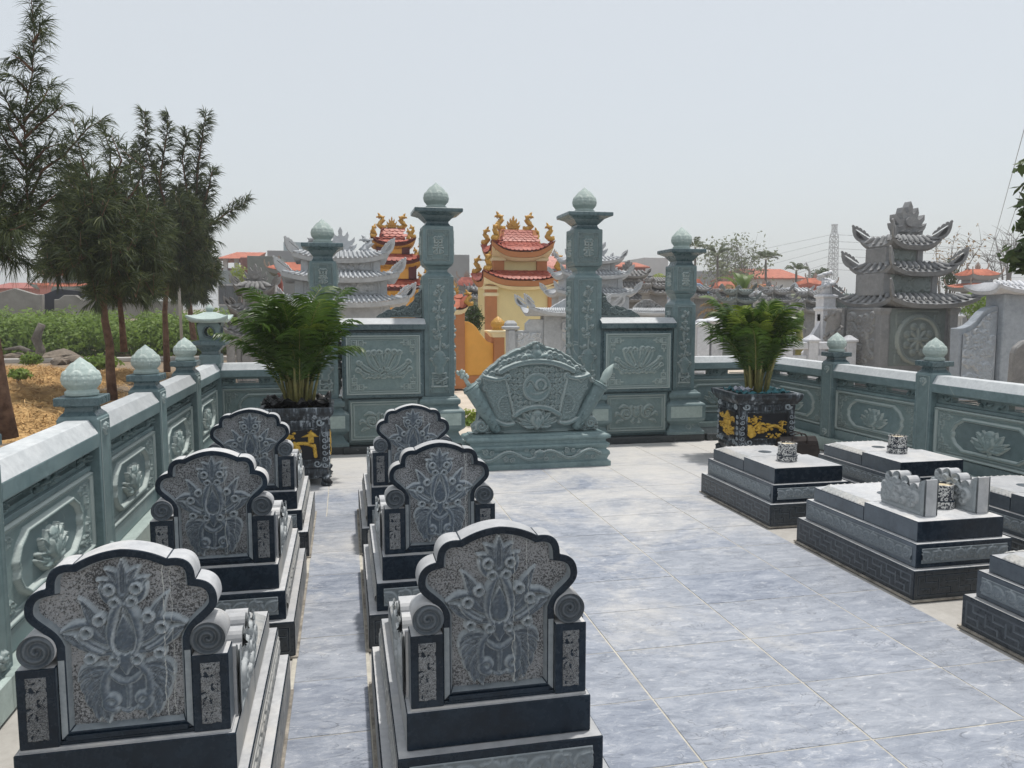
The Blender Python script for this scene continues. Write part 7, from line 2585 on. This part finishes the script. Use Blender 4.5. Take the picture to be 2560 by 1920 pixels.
temple_far('low red-roofed temple just right of the tall left column', 30, k3(110, 0)[0], k3(0, 785)[1], k3(0, 815)[1], 20, M['greywall'], M['redtile'])
temple_far('red-roofed temple with gold finial right of the cream temple', 26, k3(1200, 0)[0], k3(0, 480)[1], k3(0, 620)[1], 52, M['greywall'], M['pinktile'])
shrub(*k3(265, 1130), 15.2, .21, .33, 900, .035, M['bushy'], 'round dark green bush between orange wall and cream temple', True, 'bush', 'bush')
k4 = crop(1480, 560, 280 / 1659)
house('house', 'white flat-roofed house between the right gate columns', 70, k4(775, 0)[0], k4(1130, 0)[0], k4(0, 495)[1], None, M['whitewall'], None, depth=9, wins=2)
house('house', 'red-roofed house low between the right gate columns', 62, k4(420, 0)[0], k4(790, 0)[0], k4(0, 640)[1], None, M['brick'], M['orangetile'], k4(0, 565)[1], 6)
temple_far('orange-roofed temple left of the short right column', 30, k4(1060, 0)[0], k4(0, 850)[1], k4(0, 930)[1], 16, M['pink'], M['orangetile'])
shrub(*k4(990, 810), 34, .40, .26, 260, .07, M['yellowleaf'], 'yellow-green tree top below the white house', True, 'tree', 'young_tree')
k5 = crop(1720, 560, 400 / 2074)
house('house', 'long house with a plain red tiled roof left of the pylon', 60, k5(900, 0)[0], k5(1470, 0)[0], k5(0, 705)[1], None, M['whitewall'], M['orangetile'], k5(0, 578)[1], 8, wins=4)
house('house', 'grey blocky house behind the areca palms', 75, k5(150, 0)[0], k5(560, 0)[0], k5(0, 610)[1], None, M['greywall'], None, depth=8, wins=3)
wallpoly('gable_house', 'light blue gabled wall right of the short right column', 'house', 24, [(60, 1400), (60, 760), (160, 770), (260, 840), (350, 905), (440, 930), (440, 1400)], M['blue'], 4, 'houses on the skyline', k5)
MB().box(.2, .75, -.05, .01, .3, at(*k5(0, 1060), 24).z).build('doorway', M['navy'], bpy.data.objects['gable_house'])
temple_far('orange temple roof above the light blue gable', 33, k5(235, 0)[0], k5(0, 700)[1], k5(0, 785)[1], 18, M['pink'], M['orangetile'])
temple_far('orange temple roof among the banana plants', 36, k5(620, 0)[0], k5(0, 735)[1], k5(0, 815)[1], 32, M['pink'], M['orangetile'])
temple_far('small orange temple roof behind the right palm', 27, k5(1040, 0)[0], k5(0, 895)[1], k5(0, 950)[1], 20, M['greywall'], M['orangetile'])
temple_far('pale stone temple with red roofs, left of the red temple below the pylon', 40, k5(1130, 0)[0], k5(0, 770)[1], k5(0, 815)[1], 22, M['whitewall'], M['orangetile'])
temple_far('pink temple with two orange roofs below the pylon', 32, k5(1850, 0)[0], k5(0, 690)[1], k5(0, 775)[1], 42, M['pink'], M['orangetile'], (k5(0, 860)[1], k5(0, 920)[1]))
wallpoly('garden_wall', 'pale olive wall left of the white pillar', 'wall', 21, [(1400, 1500), (1400, 905), (1690, 905), (1690, 1500)], M['olive'], .3, None, k5)
wallpoly('garden_wall', 'pale olive wall right of the white pillar', 'wall', 20.5, [(1800, 1500), (1800, 935), (2035, 925), (2150, 940), (2150, 1500)], M['olive'], .3, None, k5)
k6 = crop(2360, 560, 200 / 790)
temple_far('grey temple with red roofs behind the S-curved wall', 24, k6(590, 0)[0], k6(0, 430)[1], k6(0, 500)[1], 46, M['greywall'], M['orangetile'], (k6(0, 575)[1], k6(0, 620)[1]))
shrub(*k6(330, 790), 17, .45, .38, 700, .055, M['hedge'], 'green shrubs between the wheel shrine and the S-curved wall', True, 'shrub', 'shrub')
shrub(*k6(480, 740), 19, .32, .24, 380, .05, M['bushy'], 'dark green bush below the red-roofed temple at the right', True, 'bush', 'bush')
shrub(*k6(60, 500), 27, .34, .70, 600, .07, M['bushy'], 'dark narrow tree directly behind the wheel shrine', True, 'tree', 'dark_tree')
shrub(*k5(1690, 670), 55, .85, .55, 520, .11, M['bushy'], 'dark round tree left of the pylon', True, 'tree', 'dark_tree')
shrub(*k5(1760, 620), 38, .32, .28, 220, .07, M['bushy'], 'small dark tree top beside the pylon foot', True, 'tree', 'dark_tree')

# white lantern and white post behind the low wall, right
p = at(*k5(345, 1470), 12.2)
t = tag(empty('white_lantern', (p.x, 12.2, 0)), 'white stone lantern just right of the short right column', 'lantern')
z = lambda y: at(*k5(345, y), 12.2).z
MB().sq([(.10, 0), (.10, z(1460)), (.06, z(1440)), (.06, z(1420)), (.13, z(1400)), (.13, z(1390))]).build('post', M['white'], t, .004)
MB().sq([(.08, z(1390)), (.11, z(1290))]).build('lamp_house', M['white'], t, .004)
MB().lathe([(.045, -.001), (.045, .004)], 18).build('opening', M['navy'], t, loc=(0, -.096, z(1340)), rot=(math.pi / 2, 0, 0))
MB().sq([(.13, z(1290)), (.19, z(1255)), (.18, z(1245)), (.06, z(1215)), (.03, z(1200))]).build('roof', M['white'], t, .002)
p = at(*k5(165, 1470), 12.2)
tag(MB().sq([(.11, 0), (.11, z(1330)), (.13, z(1320)), (.13, z(1290)), (.08, z(1280)), (.07, z(1250)), (.03, z(1230))]).build('white_post', M['white'], None, .006, loc=(p.x, 12.2, 0)), 'white stone post with a rounded cap beside the short right column', 'post')

# ---- areca palms on the skyline
M['arecaleaf'] = leafmat('areca_crown_leaf', (.035, .055, .020), (.10, .13, .045), .5, .2)
AF = [frond_mesh('frond', 80 + i, [M['arecaleaf'], M['palm_stem']], Lr=1.0, nl=18, leaf=.36, droop=.7, lean=.6, ws=2.6) for i in range(3)]


def areca(px, py, py_base, Y, label, seed, sc=1.0, n=11):
    rs = np.random.default_rng(seed)
    p = at(px, py, Y)
    t = tag(empty('areca_tree', (p.x, Y, 0)), label, 'palm tree', 'areca palms on the skyline')
    MB().tube([(0, 0, 0), (.05, 0, p.z * .5), (0, 0, p.z - .3), (0, 0, p.z)], [.09, .075, .07, .05], 8).build('trunk', M['barkg'], t, smooth=True)
    for i in range(n):
        a = i * 2.4 + rs.uniform(-.3, .3)
        o = link('frond', AF[i % 3], t, (0, 0, p.z - .1), (0, 0, 0), sc * rs.uniform(.8, 1.1))
        o.rotation_euler = (Matrix.Rotation(a, 3, 'Z') @ Matrix.Rotation(rs.uniform(-.1, .9), 3, 'Y')).to_euler()
    return t


areca(*k5(385, 400), None, 48, 'tallest areca palm, right of the short right column', 1, 1.05, 13)
areca(*k5(1010, 460), None, 46, 'slim areca palm standing before the red tiled roof', 2, .95)
areca(*k5(1405, 600), None, 44, 'shorter areca palm at the right end of the red tiled roof', 3, .85)
areca(*k5(95, 300), None, 46, 'areca palm hidden behind the lotus bud of the short right column', 4, .9)


def twig_tree(px, py_base, Y, tops, label, seed, n_leaf=600, lmat=None, lsize=.12, rad=.16, name='bare_tree', spread=.5, sub=4):
    """open tree: limbs to the given top points, twigs and light clusters of leaves"""
    rs = np.random.default_rng(seed)
    o = at(px, py_base, Y)
    t = tag(empty(name, (o.x, Y, -.05)), label, 'tree', 'light trees on the skyline')
    b = MB()
    ends = []
    z0 = max(o.z, 0)
    for (tx, ty) in tops:
        e = at(tx, ty, Y) - Vector((o.x, Y, -.05)); e.y = rs.uniform(-1.5, 1.5)
        m_ = Vector((e.x * .35 + rs.uniform(-.2, .2), e.y * .4, e.z * .6))
        b.tube([(0, 0, 0), m_ * .5, m_, e], [rad, rad * .75, rad * .45, rad * .1], 6)
        for k in range(sub):
            q = m_.lerp(e, rs.uniform(.1, .95))
            for kk in range(3):
                f = q + Vector((rs.normal(0, spread), rs.normal(0, spread), abs(rs.normal(0, spread)) * .9))
                b.tube([q, q.lerp(f, .5) + Vector((0, 0, .05)), f], [rad * .18, rad * .12, rad * .05], 4); ends.append(f)
        ends.append(e)
    b.build('trunk', M['barkg'], t, smooth=True)
    if n_leaf:
        P, N = [], []
        for i, f in enumerate(ends):
            k = n_leaf // len(ends)
            p, d = blob_pts(k, tuple(f), (spread * .6, spread * .6, spread * .45), seed + i, .3)
            P.append(p); N.append(d)
        V, F = leaves(np.concatenate(P), np.concatenate(N) + np.array([0, 0, .5]), lsize, .45, seed)
        link('crown', np_mesh('crown', V, F, lmat or M['greyleaf'], False), t)
    return t


twig_tree(*k5(700, 760), 52, [k5(*p) for p in ((600, 300), (660, 260), (760, 240), (850, 250), (880, 330), (840, 430), (620, 430), (720, 350), (570, 520), (690, 480), (800, 560))], 'open grey-green tree with clustered leaves left of the red tiled roof', 31, 620, None, .14, .07, 'open_tree', .75, 5)
twig_tree(*k5(540, 740), 54, [k5(*p) for p in ((230, 330), (300, 240), (440, 240), (540, 230), (500, 340), (330, 330), (210, 440), (420, 430), (590, 300), (300, 480))], 'open grey-green tree behind the tallest areca palm', 32, 560, None, .14, .07, 'open_tree', .75, 5)
twig_tree(*k5(420, 740), 50, [k5(*p) for p in ((250, 650), (330, 600), (450, 640), (560, 640), (880, 620), (900, 560))], 'low grey-green tree in front of the grey blocky house', 33, 320, None, .14, .06, 'open_tree', .7, 4)
twig_tree(*k6(640, 420), 60, [k6(*p) for p in ((430, 190), (520, 110), (600, 80), (690, 90), (750, 130), (420, 270), (560, 180), (660, 200), (480, 330))], 'leafless grey tree at the right edge above the red-roofed temple', 34, 0, None, .1, .14, 'bare_tree', .9, 6)
twig_tree(*k6(10, 420), 30, [k6(*p) for p in ((20, 140), (60, 170), (120, 150), (160, 190), (200, 180), (90, 230), (150, 320))], 'thin tree with dry leaves behind the wheel shrine', 35, 420, M['dryleaf'], .07, .06, 'bare_tree', .32, 5)

# leafy branch entering at the right edge
p = at(2600, 560, 7.2)
t = tag(empty('broadleaf_tree', (p.x + .9, 7.2, -.05)), 'broad-leaved green tree reaching in at the right edge', 'tree')
b = MB(); o0 = t.location
P, N = [], []
for i, (px, py) in enumerate(((2575, 415), (2585, 470), (2570, 560), (2552, 640), (2570, 660), (2600, 520), (2590, 600), (2620, 450), (2625, 640), (2640, 560), (2575, 520), (2560, 655), (2545, 630))):
    e = at(px, py, 7.2) - o0
    b.tube([(0, 0, 0), (-.1, 0, 1.2), (.2 * e.x, 0, e.z * .8), e], [.09, .07, .04, .008], 6)
    q, d = blob_pts(46, tuple(e), (.16, .16, .12), 400 + i, .2); P.append(q); N.append(d)
V, F = leaves(np.concatenate(P), np.concatenate(N) + np.array([0, 0, .6]), .075, .42, 9)
b.build('trunk', M['barkg'], t, smooth=True); link('crown', np_mesh('crown', V, F, M['bushy'], False), t)

# ---- banana plants
def banana_leaf(name, mat, L_=1.5, w_=.22, seed=0, torn=.15):
    rs = np.random.default_rng(seed)
    V, F = [], []
    n = 26
    for sg in (-1, 1):
        for i in range(n):
            s0, s1 = i / n, (i + .97 - .25 * (rs.random() < torn)) / n
            pts = []
            for s_ in (s0, s1):
                wd = w_ * math.sin(math.pi * (.06 + .92 * s_)) ** .6
                x, z = L_ * s_ * (1 - .18 * s_), L_ * (.55 * s_ - .62 * s_ * s_)
                sag = -.10 * rs.random() * (torn > .3)
                pts += [(x, 0, z), (x + .05, sg * wd, z + .06 * wd / w_ - .05 + sag)]
            k = len(V)
            V += pts
            F.append((k, k + 1, k + 3, k + 2))
    return np_mesh(name, V, F, mat, False)


BL = [banana_leaf('leaf', M['banana'], .85, .15, i) for i in range(2)] + [banana_leaf('leaf', M['dryleaf'], .85, .12, 7, .8)]


def banana(px, py, Y, label, spec, seed, stem=True):
    """spec: (angle round, lift, scale, kind) for each leaf"""
    p = at(px, py, Y)
    t = tag(empty('banana_plant', (p.x, Y, 0)), label, 'banana plant', 'banana plants among the graves')
    MB().tube([(0, 0, 0), (.03, 0, p.z * .6), (0, 0, p.z)], [.11, .09, .05], 8).build('stem', M['palm_stem'], t, smooth=True)
    for i, (a, lift, s_, k) in enumerate(spec):
        o = link('leaf', BL[k], t, (0, 0, p.z - .05), (0, 0, 0), s_)
        o.rotation_euler = (Matrix.Rotation(R(a), 3, 'Z') @ Matrix.Rotation(-R(lift), 3, 'Y') @ Matrix.Rotation(R(20 * ((i % 3) - 1)), 3, 'X')).to_euler()
    return t


banana(*k5(700, 900), 19, 'banana plant with broad and dry leaves behind the green-grey shrine', [(200, 20, 1.0, 2), (170, 40, 1.1, 0), (95, 62, 1.0, 0), (120, 70, .9, 1), (20, 55, 1.0, 1), (-20, 30, .9, 2), (190, -20, 1.0, 2), (250, 10, 1, 2), (60, 65, .9, 0)], 1)
banana(*k5(470, 1130), 17, 'banana plant with one torn leaf before the light blue gable', [(172, 38, .95, 0), (185, -10, .8, 2), (150, 5, .8, 2), (200, -30, .8, 2), (230, -15, .8, 2), (10, -20, .7, 2), (165, 25, .8, 2)], 2)
banana(*k5(1445, 1370), 14.5, 'young banana plant with a bright upright leaf behind the white fence', [(180, 80, .6, 0), (40, 84, .62, 1), (270, 75, .55, 0), (100, 80, .55, 1)], 3)
banana(*k5(1900, 1380), 15.0, 'young banana plant with drooping leaves right of the white pillar', [(170, 78, .6, 0), (20, 40, .55, 1), (330, 20, .55, 1), (200, 60, .55, 0)], 4)

# ---- pylon, wires and street lamp
def pylon():
    Y = 170
    kp = crop(1980, 520, 180 / 1357)
    top, bot = at(*kp(800, 330), Y), at(*kp(765, 1290), Y)
    s = Y / FPX * (180 / 1357) * 1.08
    t = tag(empty('pylon', (bot.x, Y, 0)), 'tall steel lattice pylon on the skyline left of the wheel shrine', 'pylon')
    H_ = top.z
    wd = lambda z: (.030 + .030 * (1 - z / H_)) * 0 + (.66 + .30 * max(0, 1 - z / H_)) * (1 if z < H_ * .93 else .62)
    lv = np.linspace(0, H_, 17)
    for sx in (-1, 1):
        for sy in (-1, 1):
            MB().tube([(sx * wd(z) * 1.0, sy * wd(z), z) for z in lv], .09, 4).build('leg', M['steel'], t)
    br = MB()
    for i in range(16):
        z0, z1 = lv[i], lv[i + 1]
        a, b_ = wd(z0), wd(z1)
        for fx, fy in (((1, 0), 1), ((1, 0), -1), ((0, 1), 1), ((0, 1), -1)):
            P = lambda u, w_, z: (u * w_, fy * w_, z) if fx == (1, 0) else (fy * w_, u * w_, z)
            br.tube([P(-1, a, z0), P(1, b_, z1)], .06, 4); br.tube([P(1, a, z0), P(-1, b_, z1)], .06, 4); br.tube([P(-1, b_, z1), P(1, b_, z1)], .09, 4)
    tag(br.build('lattice', M['steel'], t), kind='stuff')
    MB().box(-.55, .55, -.55, .55, H_, H_ + .3).build('platform', M['steel'], t)
    return Y, kp, bot


YP, kp, bot = pylon()
M['wire'] = plain('wire', (.22, .23, .24), .6, .1, 1)
names = ['topmost', 'second', 'third', 'fourth', 'fifth', 'lowest']
for i, y in enumerate((505, 632, 765, 905, 1035, 1160)):
    a = at(*kp(860 - i * 5, y), YP)
    e = at(2700, kp(0, y)[1] + 14 + i * 1.5, YP + 20)
    o = MB().tube([a, a.lerp(e, .5) - Vector((0, 0, .8)), e], .055, 4).build('power_line', M['wire'])
    tag(o, '%s of the power lines running right from the pylon' % names[i], 'wire', 'power lines right of the pylon')
    e = at(1640, kp(0, y)[1] + 75 + i * 12, YP + 160)
    a = at(*kp(730 - i * 5, y), YP)
    o = MB().tube([a, a.lerp(e, .5) - Vector((0, 0, 1.5)), e], .045, 4).build('power_line', M['wire'])
    tag(o, '%s of the faint power lines running left from the pylon' % names[i], 'wire', 'power lines left of the pylon')
for i, (x0, y0, x1, y1, lab) in enumerate(((2562, 318, 2468, 660, 'left one of two steep wires at the right edge'), (2585, 380, 2500, 640, 'right one of two steep wires at the right edge'))):
    a, e = at(x0, y0, 40), at(x1, y1, 75)
    tag(MB().tube([a, a.lerp(e, .5) - Vector((0, 0, .1)), e], .020, 4).build('power_line', M['wire']), lab, 'wire', 'steep wires at the right edge')
p = at(*k5(1570, 850), 45)
t = tag(empty('street_lamp', (p.x, 45, 0)), 'grey curved street lamp right of the shorter areca palm', 'street lamp')
zt_ = at(*k5(1565, 620), 45).z
e = at(*k5(1490, 555), 45)
MB().tube([(0, 0, 0), (0, 0, zt_), (-.3, 0, zt_ + .6), (e.x - p.x, 0, e.z)], [.10, .08, .06, .05], 8).build('pole', M['steel'], t, smooth=True)
MB().rect([(.45, .14, 0), (.42, .12, .12)], e.x - p.x - .2, 0).build('lamp_head', M['steel'], t, .02, loc=(0, 0, e.z - .06))
# ================================================================== thin summer haze over the whole place
hm, nt, b_ = newmat('haze_air')
nt.nodes.remove(b_)
pv = nt.nodes.new('ShaderNodeVolumePrincipled')
pv.inputs['Color'].default_value = (.93, .95, .97, 1)
pv.inputs['Density'].default_value = .0022
pv.inputs['Anisotropy'].default_value = .2
nt.links.new(pv.outputs[0], [q for q in nt.nodes if q.type == 'OUTPUT_MATERIAL'][0].inputs['Volume'])
tag(MB().box(-430, 430, -90, 930, -1.4, 24).build('haze', hm), 'thin pale haze in the air over the graveyard', 'haze', kind='stuff')
